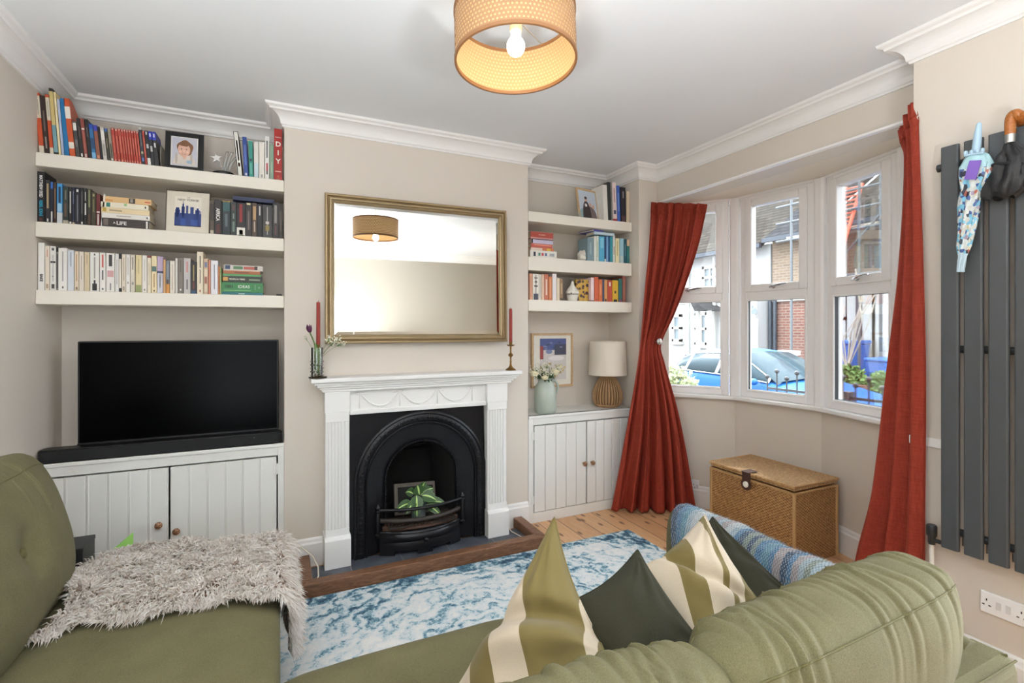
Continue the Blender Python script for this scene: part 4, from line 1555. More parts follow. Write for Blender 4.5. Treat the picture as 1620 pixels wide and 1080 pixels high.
# ---- middle shelf
d2 = dict(group=GB, dep=.145)
book('L2', 58.6, 71.2, 271.5, (24, 23, 24), 'tall black book lettered white and blue, hard against the left wall', marks=[(.02, .09, (80, 40, 38), .3)], txt=[('MATTHEW SYED', .71, .017, (236, 234, 230), True, .88, .5, .0004), ('REBEL IDEAS', .28, .017, (40, 160, 190), True, .86, .5, .0004)], **d2)
book('L2', 71.9, 79.4, 285, (40, 40, 42), 'dark book with tan lettering beside the tallest black one', marks=[(.34, .92, (178, 156, 118), .3), (.03, .1, WHT, .35)], **d2)
book('L2', 79.9, 84.2, 287.5, (36, 40, 56), 'thin navy book with a bright blue patch at its top', marks=[(.83, .99, (58, 110, 196), .05), (.02, .28, (214, 212, 208), .2)], **d2)
book('L2', 84.8, 89.6, 288.5, (58, 40, 32), 'thin brown book beside the bright blue one on the middle shelf', marks=[(.12, .85, (150, 120, 90), .38)], **d2)
book('L2', 90.2, 98.8, 290.5, (62, 146, 204), 'bright blue book with a silver pen on its spine', marks=[(0, .28, (200, 204, 206)), (.3, .5, (150, 190, 214), .1), (.52, .92, (30, 44, 70), .3)], **d2)
book('L2', 99.6, 108.4, 295, (38, 50, 46), 'dark green-black book with a pale label at its foot', marks=[(0, .10, (170, 160, 140)), (.2, .55, (96, 74, 60), .3), (.65, .9, (120, 120, 110), .38)], **d2)
book('L2', 109, 114, 295.7, (24, 22, 22), 'black book with white lettering, left of a thin navy one', marks=[(.3, .88, (206, 204, 200), .32), (.02, .07, WHT, .2)], **d2)
book('L2', 114.5, 118, 296.2, (36, 40, 62), 'thin navy paperback between two black books', marks=[(.55, .9, (130, 136, 160), .36), (0, .06, (200, 180, 140))], **d2)
book('L2', 118.6, 126.8, 296.7, (27, 28, 38), 'blue-black book with a white tick at its top', marks=[(.88, .95, (226, 226, 226), .3), (.1, .8, (120, 122, 128), .4)], **d2)
book('L2', 127.4, 132.2, 297, (30, 29, 30), 'black book with a white left edge on the middle shelf', marks=[(.03, .09, WHT, .25), (.3, .9, (110, 110, 110), .38)], **d2)
book('L2', 132.8, 137.8, 298, (22, 20, 21), 'black book with bold white lettering halfway along the shelf', marks=[(.28, .6, (220, 218, 214), .3), (.66, .9, (180, 178, 174), .36)], **d2)
book('L2', 138.4, 144.2, 299, (52, 48, 36), 'olive-brown book with tall green lettering', marks=[(.5, .97, (140, 146, 106), .3), (.05, .3, (90, 56, 44), .3)], **d2)
book('L2', 144.8, 151.8, 304.5, (66, 60, 40), 'shorter mossy-brown book left of the dark red one', marks=[(.42, .8, (120, 116, 80), .36), (.88, .95, (170, 160, 110), .32)], **d2)
book('L2', 152.4, 158.6, 307, (100, 34, 30), 'dark red book with white lettering at its foot', marks=[(.05, .38, (196, 188, 180), .3), (.42, .46, (220, 214, 208), .1)], **d2)
o = book('L2', 159.4, 162.2, 306.5, (226, 222, 216), 'thin white magazine with a black-edged cover, behind the flat stack', lean=4.2, group=GB, dep=.19, pages=False)
g = 'paperbacks lying flat on the middle shelf'
z = SHL['L2'][0]
z = flat_book('L2', 161, 236, 347.5, 362, (54, 44, 42), 'dark thick paperback with big white letters, bottom of the flat stack', base=z, group=g, marks=[(.03, .13, (110, 96, 88), .2, .9), (.93, .97, WHT, .1, .9)], txt=[('A', .26, .016, WHT), ('LIFE', .41, .026, WHT, .5, 1., .0006)])
z = flat_book('L2', 160.4, 237, 340.5, 348.5, (228, 224, 216), 'white paperback second from the bottom of the flat stack', base=z, group=g, marks=[(.3, .6, (170, 166, 160), .4, .6), (.93, .96, (60, 60, 60), .3, .7)], rot=-.6)
z = flat_book('L2', 160.4, 236.5, 333.8, 342, (226, 206, 164), 'yellow-cream paperback in the middle of the flat stack', base=z, group=g, marks=[(.16, .42, (170, 150, 120), .35, .65), (.02, .1, (190, 160, 80), .2, .9)], rot=.5)
z = flat_book('L2', 159.6, 234.8, 327.5, 336, (230, 222, 200), 'cream paperback with a teal square, second from the top of the stack', base=z, group=g, marks=[(.11, .19, (44, 120, 104), .1, .9), (.48, .54, (150, 190, 120), .5, .95), (.92, .95, (60, 60, 60), .3, .7)])
z = flat_book('L2', 162.8, 239.4, 320, 329, (222, 184, 130), 'tan paperback with a small portrait, topmost of the flat stack', base=z, group=g, marks=[(.53, .66, (60, 52, 48), .05, .95), (.56, .62, (200, 190, 180), .2, .85), (.86, .98, (190, 60, 40), .35, .55), (.02, .2, (210, 150, 90), .1, .5)], rot=-1.)

# magazine cover print
t, W, w, h = easel_frame('framed_print', 'pale framed magazine-cover print of a blue city skyline, leaning on the middle shelf', (260, 331.5, 299.5, 366), 3.315, 7, .004, 0, cmat((72, 58, 46)), cmat((226, 218, 202)), cat='picture', depth=.012, key='L2', yaw=-4)
m = MB()
iw, ih = w * .60, h * .70
zb = h * .165
y = .0032
cols = [cmat((236, 230, 216)), cmat((40, 62, 128)), cmat((54, 84, 160)), cmat((40, 44, 70))]
m.add([(-iw / 2, y, zb), (iw / 2, y, zb), (iw / 2, y, zb + ih), (-iw / 2, y, zb + ih)], [(0, 1, 2, 3)], 0)
q = lambda a, b, c, d, k, mi: m.add([(-iw / 2 + iw * a, y - .0002 * k, zb + ih * c), (-iw / 2 + iw * b, y - .0002 * k, zb + ih * c), (-iw / 2 + iw * b, y - .0002 * k, zb + ih * d), (-iw / 2 + iw * a, y - .0002 * k, zb + ih * d)], [(0, 1, 2, 3)], mi)
q(0, 1, 0, .44, 1, 1)
for a, b, d in ((.04, .17, .62), (.25, .37, .66), (.28, .34, .76), (.30, .32, .84), (.42, .50, .70), (.58, .71, .66), (.77, .94, .57), (.82, .90, .63), (.02, .2, .55), (.96, .99, .54)):
    q(a, b, .3, d, 2, 1)
q(.22, .42, .02, .26, 3, 2)
q(.6, .86, .02, .24, 3, 2)
q(.0, 1, .0, .03, 4, 3)
m.build('print', cols, t, local=W)
for bd, zz, sz in (('NEW YORKER', zb + ih * .885, .0165), ('THE', zb + ih * .97, .007)):
    text('lettering', bd, sz, W @ Matrix.Translation((0, .0026, zz)) @ Matrix.Rotation(R(90), 4, 'X'), cmat((84, 74, 62)), t)

book('L2', 332.2, 338.8, 317, (84, 70, 56), 'brown and cream book right of the skyline print', marks=[(.0, .12, (190, 180, 160), .1), (.3, .72, (206, 196, 170), .5), (.4, .9, (52, 44, 38), .1)], **d2)
book('L2', 339.4, 351, 316.5, (30, 24, 24), 'black book with AFRICA in white capitals', marks=[(.03, .3, (84, 34, 28), .25)], txt=[('AFRICA', .58, .026, (236, 232, 226), True, .82, .45, .0006)], **d2)
book('L2', 351.7, 364.6, 317.5, (24, 36, 40), 'blue-green black book with a gold line at its top', marks=[(.965, .99, (190, 150, 60)), (.7, .96, (40, 84, 84), .08), (.25, .62, (96, 108, 112), .35)], **d2)
book('L2', 365.2, 374, 319.5, (34, 44, 40), 'dark green book left of the white and red one', marks=[(.12, .42, (110, 130, 120), .3), (.5, .66, (130, 140, 136), .36), (.75, .92, (90, 60, 60), .3)], **d2)
book('L2', 374.5, 388, 321, (34, 28, 28), 'black, red and white book with an animal on a white foot', marks=[(.0, .26, (232, 228, 220), .01), (.42, .96, (150, 40, 38), .33), (.05, .19, (36, 30, 28), .28), (.0, .04, (80, 120, 60), .1)], txt=None, **d2)
book('L2', 388.6, 398.3, 320.5, (46, 38, 36), 'dark brown book with a pale top patch on the middle shelf', marks=[(.93, .98, (220, 210, 160), .2), (.2, .75, (120, 106, 100), .38)], **d2)
book('L2', 398.9, 406.6, 321, (72, 54, 42), 'brown book with large tan lettering', marks=[(.5, .9, (184, 150, 104), .2), (.15, .46, (190, 170, 150), .36)], **d2)
book('L2', 407.2, 414.8, 323, (28, 26, 27), 'black book with one white bar near its top', marks=[(.66, .94, (206, 202, 198), .36)], **d2)
book('L2', 415.6, 430.6, 324.5, (58, 56, 54), 'thick charcoal book with a white line and a gold disc', marks=[(.1, .94, (206, 202, 196), .46), (.42, .5, (232, 226, 216), .32), (.22, .38, (150, 134, 70), .3)], **d2)
book('L2', 431.6, 440.8, 320, (40, 37, 37), 'black book with silver-grey lettering near the shelf end', marks=[(.42, .92, (150, 146, 142), .28), (.1, .36, (110, 70, 70), .38)], **d2)
book('L2', 441.4, 447, 322, (50, 42, 36), 'last dark brown book at the right end of the middle shelf', marks=[(.2, .8, (110, 96, 80), .38)], **d2)
flat_book('L2', 368, 434, 314, 320, (34, 42, 78), 'navy book with a pale blue end lying across the dark upright ones', base=P(401, 319.6, y=YB_).z + .0035, group=GB, marks=[], dep=.12)

# ---- bottom shelf
d3 = dict(group=GC, dep=.13)
WH = (232, 229, 223)
book('L3', 60.4, 70.6, 384, WH, 'thick white baking book hard against the left wall', txt=[('BAKE', .26, .016, (60, 58, 60), True, 1., .5, .0006)], **d3)
book('L3', 71.4, 78.6, 389, (226, 214, 196), 'cream paperback with faint red lettering, second from the left wall', marks=[(.75, .92, (206, 160, 146), .36), (.04, .14, (170, 150, 130), .25)], **d3)
book('L3', 79.2, 88.8, 389.5, (222, 220, 214), 'white paperback speckled with small black marks', marks=[(.04, .14, (70, 66, 62), .25), (.3, .33, (60, 60, 60), .4), (.62, .66, (60, 60, 60), .1), (.9, .96, (90, 90, 90), .3), (.2, .8, (190, 188, 184), .4)], **d3)
book('L3', 89.3, 91.9, 391.5, (150, 146, 140), 'thin grey paperback with a black top', marks=[(.9, 1, (30, 30, 30)), (.05, .85, (60, 58, 56), .2)], **d3)
book('L3', 92.4, 106.4, 392.4, WH, 'widest white paperback with one thin line of lettering', marks=[(.22, .92, (150, 148, 146), .44), (.05, .1, (60, 60, 60), .42)], **d3)
book('L3', 107.2, 117.2, 396, (212, 216, 222), 'pale bluish-white paperback right of the widest white one', marks=[(.6, .95, (120, 130, 150), .44)], **d3)
book('L3', 118, 124.8, 397.5, (222, 206, 182), 'cream paperback with brown lettering', marks=[(.25, .92, (176, 146, 112), .38), (.03, .1, (130, 110, 90), .3)], **d3)
book('L3', 125.4, 132.8, 398, (224, 214, 198), 'cream paperback with grey lettering left of a beige one', marks=[(.3, .9, (186, 176, 160), .38)], **d3)
book('L3', 133.6, 141.6, 399, (212, 194, 162), 'plain beige paperback on the bottom shelf', marks=[(.7, .94, (180, 164, 134), .42)], **d3)
book('L3', 142.6, 157, 399.3, (230, 228, 222), 'white paperback with a black seated figure at its foot', marks=[(.02, .2, (36, 34, 36), .24), (.2, .29, (36, 34, 36), .4), (.33, .88, (160, 156, 150), .42), (.92, .97, (80, 80, 80), .43)], **d3)
book('L3', 158, 167.2, 399.8, WH, 'white paperback with red and black lettering', marks=[(.62, .95, (196, 90, 84), .36), (.3, .55, (70, 70, 72), .38), (.04, .09, (90, 90, 90), .36)], **d3)
book('L3', 168.2, 181.6, 400.6, (230, 226, 220), 'white paperback with bold black initials and a pink slash', marks=[(.66, .96, (56, 54, 56), .3), (.38, .55, (206, 160, 160), .12), (.04, .22, (130, 130, 130), .42)], **d3)
book('L3', 182.4, 187.8, 401.5, (226, 224, 220), 'white paperback left of a thin black-topped one', marks=[(.2, .85, (180, 178, 176), .4)], **d3)
book('L3', 188.3, 192, 401, (216, 208, 196), 'thin cream paperback with a black top on the bottom shelf', marks=[(.86, 1, (30, 30, 32)), (.0, .1, (30, 30, 32))], **d3)
book('L3', 192.8, 198.8, 402.3, (224, 212, 192), 'cream paperback just right of the thin black-topped one', marks=[(.3, .9, (170, 156, 140), .4), (.04, .15, (150, 140, 130), .3)], **d3)
book('L3', 199.4, 206, 402.6, (230, 226, 220), 'white paperback with a small round emblem low on its spine', marks=[(.22, .28, (150, 146, 140), .3), (.45, .92, (180, 176, 170), .4)], **d3)
book('L3', 206.7, 213.6, 403, (216, 206, 190), 'greyish cream paperback with a small round emblem', marks=[(.2, .27, (140, 136, 130), .3), (.6, .94, (90, 86, 84), .4)], **d3)
book('L3', 214.8, 224.4, 403.3, (222, 206, 160), 'pale yellow paperback with a green foot and a black edge', marks=[(0, .2, (140, 150, 96), .06), (.5, .9, (190, 174, 130), .42)], **d3)
book('L3', 225, 232.6, 404, (230, 226, 218), 'white paperback right of the green-footed one', marks=[(.3, .9, (200, 194, 186), .4), (.05, .1, (120, 120, 118), .35)], **d3)
book('L3', 233.3, 239, 404.5, (226, 214, 192), 'thin cream paperback with a dark red top', marks=[(.94, 1, (130, 60, 46)), (.2, .8, (196, 186, 166), .4)], **d3)
book('L3', 239.8, 248.2, 405, (230, 214, 172), 'pale yellow paperback with a teal square', marks=[(.58, .72, (76, 110, 106), .08), (.15, .52, (150, 110, 70), .42), (.03, .08, (60, 50, 40), .4)], **d3)
book('L3', 248.8, 257.8, 405.8, (186, 166, 196), 'lilac and navy paperback near the middle of the bottom shelf', marks=[(0, .54, (206, 206, 214), .04), (.54, .6, (40, 44, 84)), (.14, .5, (90, 96, 130), .42)], **d3)
book('L3', 258.4, 262.2, 410.5, (206, 160, 110), 'thin tan paperback right of the lilac and navy one', **d3)
book('L3', 262.7, 268.4, 412.4, (118, 126, 134), 'grey-blue paperback with an orange foot', marks=[(0, .28, (206, 140, 60)), (.28, .42, (60, 40, 40), .2), (.5, .9, (160, 166, 170), .42)], **d3)
book('L3', 269, 276.8, 412.6, (226, 218, 204), 'cream paperback right of the orange-footed one', marks=[(.1, .9, (186, 174, 156), .4)], **d3)
book('L3', 277.4, 281.2, 408.5, (206, 202, 196), 'thin light grey paperback beside a dark grey one', **d3)
book('L3', 281.8, 289.8, 408, (122, 116, 106), 'dark grey-brown paperback with a small white emblem', marks=[(.08, .13, WHT, .35), (.6, .94, (90, 86, 80), .4)], **d3)
book('L3', 290.6, 301.6, 408.3, (190, 186, 184), 'light grey paperback with pink and grey handwriting', marks=[(.6, .9, (196, 130, 130), .38), (.12, .4, (90, 88, 88), .4)], **d3)
book('L3', 302.2, 310.8, 414, (38, 34, 34), 'black paperback with a blue foot between grey and cream ones', marks=[(.0, .1, (40, 70, 100)), (.4, .9, (160, 140, 80), .4), (.15, .36, (110, 50, 44), .36)], **d3)
book('L3', 311.8, 321.6, 398.3, (226, 214, 190), 'tallest cream paperback on the bottom shelf, with black script', marks=[(.62, .9, (70, 64, 58), .42), (.25, .58, (110, 100, 92), .42), (.04, .1, (160, 90, 70), .4)], **d3)
book('L3', 322.4, 329.2, 409, (200, 170, 140), 'paperback patterned red, blue and cream beside the tallest one', marks=[(.75, .9, (110, 120, 150), .2), (.5, .7, (220, 204, 180), .1), (.3, .48, (150, 90, 80), .25), (.06, .28, (214, 200, 176), .15)], **d3)
book('L3', 329.8, 333, 411.5, (206, 130, 104), 'thin coral paperback left of the last white one', **d3)
book('L3', 333.6, 344.8, 412, (226, 224, 228), 'last white paperback with grey lettering, left of the coral spine', marks=[(.15, .88, (120, 124, 140), .43)], **d3)
book('L3', 345.3, 347.6, 421, (206, 124, 74), 'thin orange booklet beside the stack of green books', **d3)
book('L3', 348, 350.4, 423, (150, 170, 110), 'thin pale green booklet touching the stack of green books', **d3)
g = 'books lying flat at the end of the bottom shelf'
z = SHL['L3'][0]
z = flat_book('L3', 350.6, 416, 461.6, 466, (30, 110, 116), 'teal book at the very bottom of the green stack', base=z, group=g, marks=[(.4, .55, (150, 190, 186), .3, .7)], dep=.16)
z = flat_book('L3', 350.6, 416.4, 446.4, 461.6, (52, 128, 70), 'green book lettered 1001 IDEAS in the flat stack', base=z, group=g, marks=[(.80, .806, (210, 226, 210), .25, .8), (.05, .7, (110, 170, 120), .14, .2)], dep=.16, txt=[('1001', .17, .024, (20, 40, 28), .56, .98, .0007), ('IDEAS', .53, .024, (236, 240, 232), .56, .98), ('C', .9, .013, (236, 240, 232), .5)])
z = flat_book('L3', 352.5, 414.5, 436.5, 446.4, (40, 46, 36), 'dark book lettered PEOPLE & TREES above the green one', base=z, group=g, marks=[(0, .13, (196, 150, 70), .2, .8), (.66, .95, (130, 150, 120), .35, .6)], txt=[('PEOPLE & TREES', .36, .0125, (236, 232, 214), .5, .9, .0003)], dep=.15, rot=.4)
z = flat_book('L3', 352, 413, 433.2, 436.5, (92, 158, 96), 'slim bright green book under the rust-brown one', base=z, group=g, dep=.15, rot=-.8)
z = flat_book('L3', 353, 411.5, 427.5, 433.2, (168, 100, 62), 'rust-brown book second from the top of the green stack', base=z, group=g, marks=[(.3, .7, (110, 62, 40), .3, .6), (0, 1, (214, 180, 150), .85, 1)], dep=.145)
z = flat_book('L3', 354, 415.8, 418.8, 427, (206, 200, 194), 'white multicoloured book topmost of the green stack', base=z, group=g, marks=[(.03, .16, (44, 66, 96), .15, .9), (.24, .48, (84, 124, 84), .2, .8), (.5, .78, (176, 90, 76), .2, .8), (.78, .86, (60, 44, 40), .2, .9)], dep=.14, rot=1.)
m = MB()
xa = P(441.5, 400, y=3.30).x
m.box(xa - .016, 3.29, SHL['L3'][0] + .0006, xa + .016, 3.33, SHL['L3'][0] + .011)
tag(m.build('small_gadget', M['black_plastic'], bevel=.003), 'small flat black gadget alone at the right end of the bottom shelf', 'gadget')

# ---- right alcove
dr = dict(group=GD, dep=.15)
t, W, w, h = easel_frame('photo_frame', 'pale oak frame with a family photograph on the top right shelf', (914.5, 952, 297, 341.5), 3.33, 9, .014, 0, M['light_wood'], cmat((214, 222, 226)), key='R1', yaw=12)
m = MB()
iw, ih = w - .034, h - .034
y = .0032
cols = [cmat((196, 208, 222)), cmat((150, 178, 182)), cmat((58, 48, 50)), cmat((206, 168, 148)), cmat((224, 222, 220)), cmat((120, 104, 104))]
B0 = h / 2
m.add([(-iw / 2, y, B0 - ih / 2), (iw / 2, y, B0 - ih / 2), (iw / 2, y, B0 + ih / 2), (-iw / 2, y, B0 + ih / 2)], [(0, 1, 2, 3)], 0)
e = lambda cx, cz, rx, rz, k, mi, **q: disc(m, cx * iw, B0 + cz * ih, rx * iw, rz * ih, y - .0002 * k, mi, **q)
e(-.1, -.5, .55, .38, 1, 1, a0=0, a1=180)
e(.12, -.5, .36, .46, 2, 5, a0=0, a1=180)
e(-.1, -.5, .25, .64, 3, 2, a0=0, a1=180)
e(-.1, .2, .08, .09, 4, 3)
e(-.1, .25, .08, .05, 5, 2)
e(-.12, -.02, .07, .06, 5, 4)
e(.14, .02, .07, .08, 4, 3)
e(.3, -.04, .07, .08, 4, 3)
m.build('photograph', cols, t, local=W)
m = MB().box(-.015, .012, .0, .015, .06, .004).box(-.015, .012, .004, .015, .016, h * .7)
m.build('stand', M['light_wood'], t, local=W)
b = dict(dr)
book('R1', 955.5, 962.4, 292.8, (226, 222, 214), 'white book beside the oak-framed family photograph', lean=-3, **b)
book('R1', 963, 967.4, 288.5, (44, 50, 48), 'tall dark green book right of the white one, top right shelf', lean=-2.5, **b)
book('R1', 967.9, 970, 288.5, (130, 128, 126), 'thin grey book between the dark green and the pinkish one', lean=-2.5, **b)
book('R1', 970.4, 976.6, 289, (228, 208, 204), 'tall pinkish-white book with a red foot', lean=-2.5, marks=[(0, .08, (170, 50, 50)), (.2, .3, (60, 70, 100), .2), (.5, .85, (190, 150, 150), .35)], **b)
book('R1', 977, 981.8, 294, (62, 98, 180), 'blue book beside the black one on the top right shelf', lean=-2, marks=[(.3, .8, (130, 160, 210), .38)], **b)
book('R1', 982.8, 990.6, 296.5, (30, 26, 34), 'black book with white lettering at its top', lean=-1.5, marks=[(0, .2, (80, 50, 54), .1)], txt=[('CURIOUS', .79, .015, (220, 216, 210), True, .85)], **b)
book('R1', 991.4, 995.6, 302.7, (226, 208, 178), 'cream book at the right end of the top right shelf', **b)
z = SHL['R2'][0]
g = 'books lying flat on the middle right shelf'
z = flat_book('R2', 838.8, 881, 394, 406, (226, 222, 214), 'wide white book with coloured dots, bottom of the left stack', base=z, group=g, marks=[(.12, .2, (50, 50, 60), .2, .8), (.3, .38, (80, 140, 110), .3, .7), (.42, .5, (200, 70, 80), .3, .7), (.55, .62, (70, 90, 130), .3, .7), (.72, .9, (170, 176, 176), .3, .7)])
z = flat_book('R2', 839.5, 876, 390, 394, (206, 120, 76), 'thin orange and yellow book above the wide white one', base=z, group=g, marks=[(0, .5, (222, 200, 184)), (.7, .86, (214, 180, 60))])
z = flat_book('R2', 840, 874, 383.5, 390, (190, 92, 78), 'coral book in the middle of the left stack', base=z, group=g, marks=[(.15, .95, (214, 140, 120), .55, .85)], rot=1)
z = flat_book('R2', 841, 875, 376.2, 383.5, (196, 190, 214), 'lilac book with a black end, second from the top', base=z, group=g, marks=[(0, .06, (34, 30, 40)), (0, 1, (40, 34, 46), .85, 1)])
z = flat_book('R2', 839.5, 875, 365, 376, (172, 72, 58), 'red book topmost of the left stack, with pale lettering', base=z, group=g, marks=[(0, 1, (196, 140, 136), 0, .22)], txt=[('PACHINKO', .5, .0125, (232, 200, 170), .6, .9)], rot=-1)
# white sculpted pot
cx, cy, cz = P(923.5, 400, y=3.36).x, 3.36, SHL['R2'][0]
t = thing('sculpted_pot', (cx, cy, cz), 'white lumpy ceramic pot beside the blue books', 'pot')
m = MB()


def lump(u, v):
    a = u * 2 * math.pi
    prof = [(0, .030), (.08, .036), (.3, .050), (.55, .052), (.75, .046), (.9, .037), (1, .034)]
    r = poly_at(prof, v) * (1 + .09 * math.sin(3 * a + 7 * v) * math.sin(math.pi * v) + .06 * math.sin(5 * a - 9 * v))
    return (cx + r * math.cos(a), cy + r * math.sin(a), cz + .0008 + .094 * v + .004 * math.sin(3 * a) * (v > .95))


m.grid(lump, 30, 20, cu=True)
m.add([(cx + .028 * math.cos(R(k * 30)), cy + .028 * math.sin(R(k * 30)), cz + .092) for k in range(12)], [tuple(range(12))])
m.build('body', M['ceramic_white'], t, smooth=True)
m = MB()
for s in (-1, 1):
    m.ball((cx + s * .016 - .008, cy - .049, cz + .058), (.011, .006, .012), 10)
m.ball((cx - .008, cy - .053, cz + .045), (.005, .006, .009), 8)
m.build('moulded_face', M['ceramic_white'], t)
bb = dict(dr, dep=.14)
for x0, x1, yt, c, lb, mk in (
        (929.5, 939.4, 376, (122, 146, 154), 'grey-blue book behind the white pot, first of the blue books', [(.3, .8, (150, 170, 176), .35)]),
        (940, 943.2, 373.4, (226, 226, 216), 'thin white book first after the grey-blue one', []),
        (943.6, 947.4, 373, (214, 220, 206), 'thin pale green book left of the cyan one', [(.2, .8, (150, 180, 150), .38)]),
        (948, 956.4, 374, (86, 172, 206), 'wide cyan book among the blue ones', [(.55, .95, (130, 200, 224), .2)]),
        (956.8, 959, 375, (36, 62, 108), 'thin navy book with a white foot right of the cyan one', [(0, .14, WHT)]),
        (959.4, 962.4, 374, (120, 164, 206), 'light blue book between the navy and the dark blue ones', []),
        (962.8, 965, 374, (28, 84, 134), 'thin dark blue book left of the teal one', []),
        (965.4, 969.4, 374.4, (54, 150, 160), 'teal book beside the pale patterned one, middle right shelf', []),
        (969.8, 973.2, 372.4, (214, 218, 214), 'pale patterned book supporting the flat ones', [(.3, .6, (170, 150, 140), .3)]),
        (973.8, 979.8, 377, (232, 224, 180), 'cream-yellow book between the pale and the light blue ones', [(.3, .9, (180, 170, 120), .4)]),
        (980.6, 986.8, 377.2, (158, 198, 214), 'light blue book with a pale foot near the shelf end', [(0, .3, (190, 206, 206), .1)]),
        (987.2, 991.4, 378, (34, 90, 104), 'dark teal book near the right end of the middle right shelf', [(.3, .8, (110, 150, 160), .38)]),
        (991.9, 995.8, 379, (60, 130, 128), 'teal book with a peach top at the right end', [(.74, 1, (222, 190, 160))])):
    book('R2', x0, x1, yt, c, lb, marks=mk, **bb)
zt = P(956, 373, y=YB_).z + .0015
zt = flat_book('R2', 940, 972, 368.2, 372.8, (178, 204, 218), 'pale blue book lying across the top of the blue ones', base=zt + .004, group=g, marks=[(.1, .9, (206, 222, 230), .3, .7)], dep=.12)
flat_book('R2', 938, 957, 365.6, 368.2, (92, 92, 172), 'violet-blue book lying highest on the middle right shelf', base=zt, group=g, dep=.17, rot=14)
# bottom right shelf
for x0, x1, yt, c, lb, mk in (
        (838, 842.6, 432.6, (222, 170, 140), 'peach book at the left end of the bottom right shelf', [(.1, .9, (206, 150, 120), .3)]),
        (843.2, 852.6, 433, (232, 228, 218), 'white book with a black branch on its spine', [(0, .24, (70, 70, 84), .1), (.24, .95, (90, 84, 80), .44), (.5, .56, (90, 84, 80), .2), (.66, .72, (90, 84, 80), .3), (.82, .86, (90, 84, 80), .2)]),
        (853, 856.4, 434, (226, 220, 208), 'thin white book beside the branch-patterned one', [(.1, .95, (60, 60, 62), .44)]),
        (857, 861.2, 433.6, (222, 186, 160), 'pale peach book left of the coral one', []),
        (861.6, 867.4, 433.4, (196, 112, 84), 'coral and white book, bottom right shelf', [(.2, .8, (232, 206, 190), .3)]),
        (868, 873.4, 437.5, (206, 124, 74), 'orange-tan book right of the coral and white one', [(.1, .9, (222, 160, 110), .35)]),
        (874, 880.6, 433, (230, 224, 222), 'white book with a grey right board, left of the tagine', []),
        (881.2, 885.6, 440, (222, 206, 176), 'cream book second left of the tagine', []),
        (886.2, 890.6, 441.2, (150, 116, 84), 'brown book next left of the tagine pot', [(.3, .8, (196, 170, 130), .3), (0, .12, (80, 70, 40), .1)]),
        (934.8, 939.8, 439, (228, 206, 208), 'pink-white book right of the patterned one', [(0, .05, (120, 60, 60))]),
        (940.6, 946.8, 438, (206, 92, 50), 'bright orange book, left one of the orange pair', [(.05, .1, (120, 60, 40), .3)]),
        (947.2, 953, 442.4, (214, 112, 58), 'lighter orange book, right one of the orange pair', [(.3, .8, (232, 160, 110), .38)]),
        (953.4, 955.8, 442, (44, 72, 110), 'thin dark blue book right of the orange pair', []),
        (956.2, 960.8, 443, (214, 150, 90), 'tan-orange book with a black figure at its foot', [(0, .14, (40, 34, 34), .25)]),
        (961.4, 968.4, 443, (190, 76, 52), 'red book with a white patch, bottom right shelf', [(.72, .9, (232, 214, 206), .3)]),
        (969, 978, 443.4, (222, 178, 52), 'yellow book with a black square at its foot', [(0, .12, (34, 30, 28), .2), (.4, .52, (60, 50, 30), .35)]),
        (978.8, 984, 441, (52, 112, 108), 'dark teal book near the right end of the bottom right shelf', [(0, .12, (120, 80, 120), .1)]),
        (984.8, 990, 437, (150, 92, 78), 'brown-red book last on the bottom right shelf', [(.1, .9, (170, 116, 100), .3)])):
    book('R3', x0, x1, yt, c, lb, marks=mk, **bb)
# yellow and purple patterned book turned cover outwards
tk = NT('yellow_purple_floral_cover')
vv = tk.obj()
vo = tk.n('TexVoronoi', dict(feature='F1'), Vector=vv, Scale=34., Randomness=.7).outputs[0]
M['floral'] = tk.pr(tk.ramp(vo, [(.30, (58, 40, 66)), (.42, (96, 66, 40)), (.5, (200, 158, 60)), (.9, (214, 176, 84))]), .5)
zt = SHL['R3'][0]
xa, xb = P(911, 400, y=3.33).x, P(933.5, 400, y=3.33).x
Wf = Matrix.Translation((xa, 3.325, zt + .0008)) @ Matrix.Rotation(R(-2), 4, 'Z')
m = MB().box(0, 0, 0, xb - xa, .003, .175).box(0, .003, 0, .003, .03, .175).box(0, .027, 0, xb - xa, .03, .175)
m.box(.003, .003, .002, xb - xa - .003, .027, .172, 1)
tag(m.build('book', [M['floral'], M['pages']], None, local=Wf), 'yellow book with big purple blooms, cover turned outwards behind the tagine', 'book', GD)
# tagine
cx, cy, cz = P(905.5, 400, y=3.30).x, 3.30, zt + .0008
t = thing('tagine_pot', (cx, cy, cz), 'small cream tagine pot with a conical lid and painted bands', 'pot')
m = MB()
m.lathe([(.034, 0), (.037, .003), (.043, .03), (.049, .056), (.050, .060), (0, .060)], (cx, cy, cz), 32)
m.build('base', M['ceramic_white'], t)
m = MB()
for z0, z1, r in ((.047, .050, .0478), (.053, .0555, .0492)):
    m.lathe([(r, z0), (r + .0004, z1)], (cx, cy, cz), 32)
m.box(cx - .036, cy - .0405, cz + .055, cx - .022, cy - .030, cz + .068)
m.build('painted_band', cmat((40, 38, 40)), t)
m = MB()
m.lathe([(.0, .0602), (.052, .0602), (.053, .068), (.049, .078), (.040, .092), (.026, .108), (.016, .122), (.011, .138), (.009, .150), (.010, .154), (0, .157)], (cx, cy, cz), 32)
m.build('lid', M['ceramic_white'], t)
m = MB()
m.tube([(cx, cy, cz + .152), (cx - .008, cy, cz + .162), (cx - .022, cy, cz + .166), (cx - .030, cy, cz + .160), (cx - .022, cy, cz + .154)], .0012, 6)
m.build('wire_loop', M['black_plastic'], t)
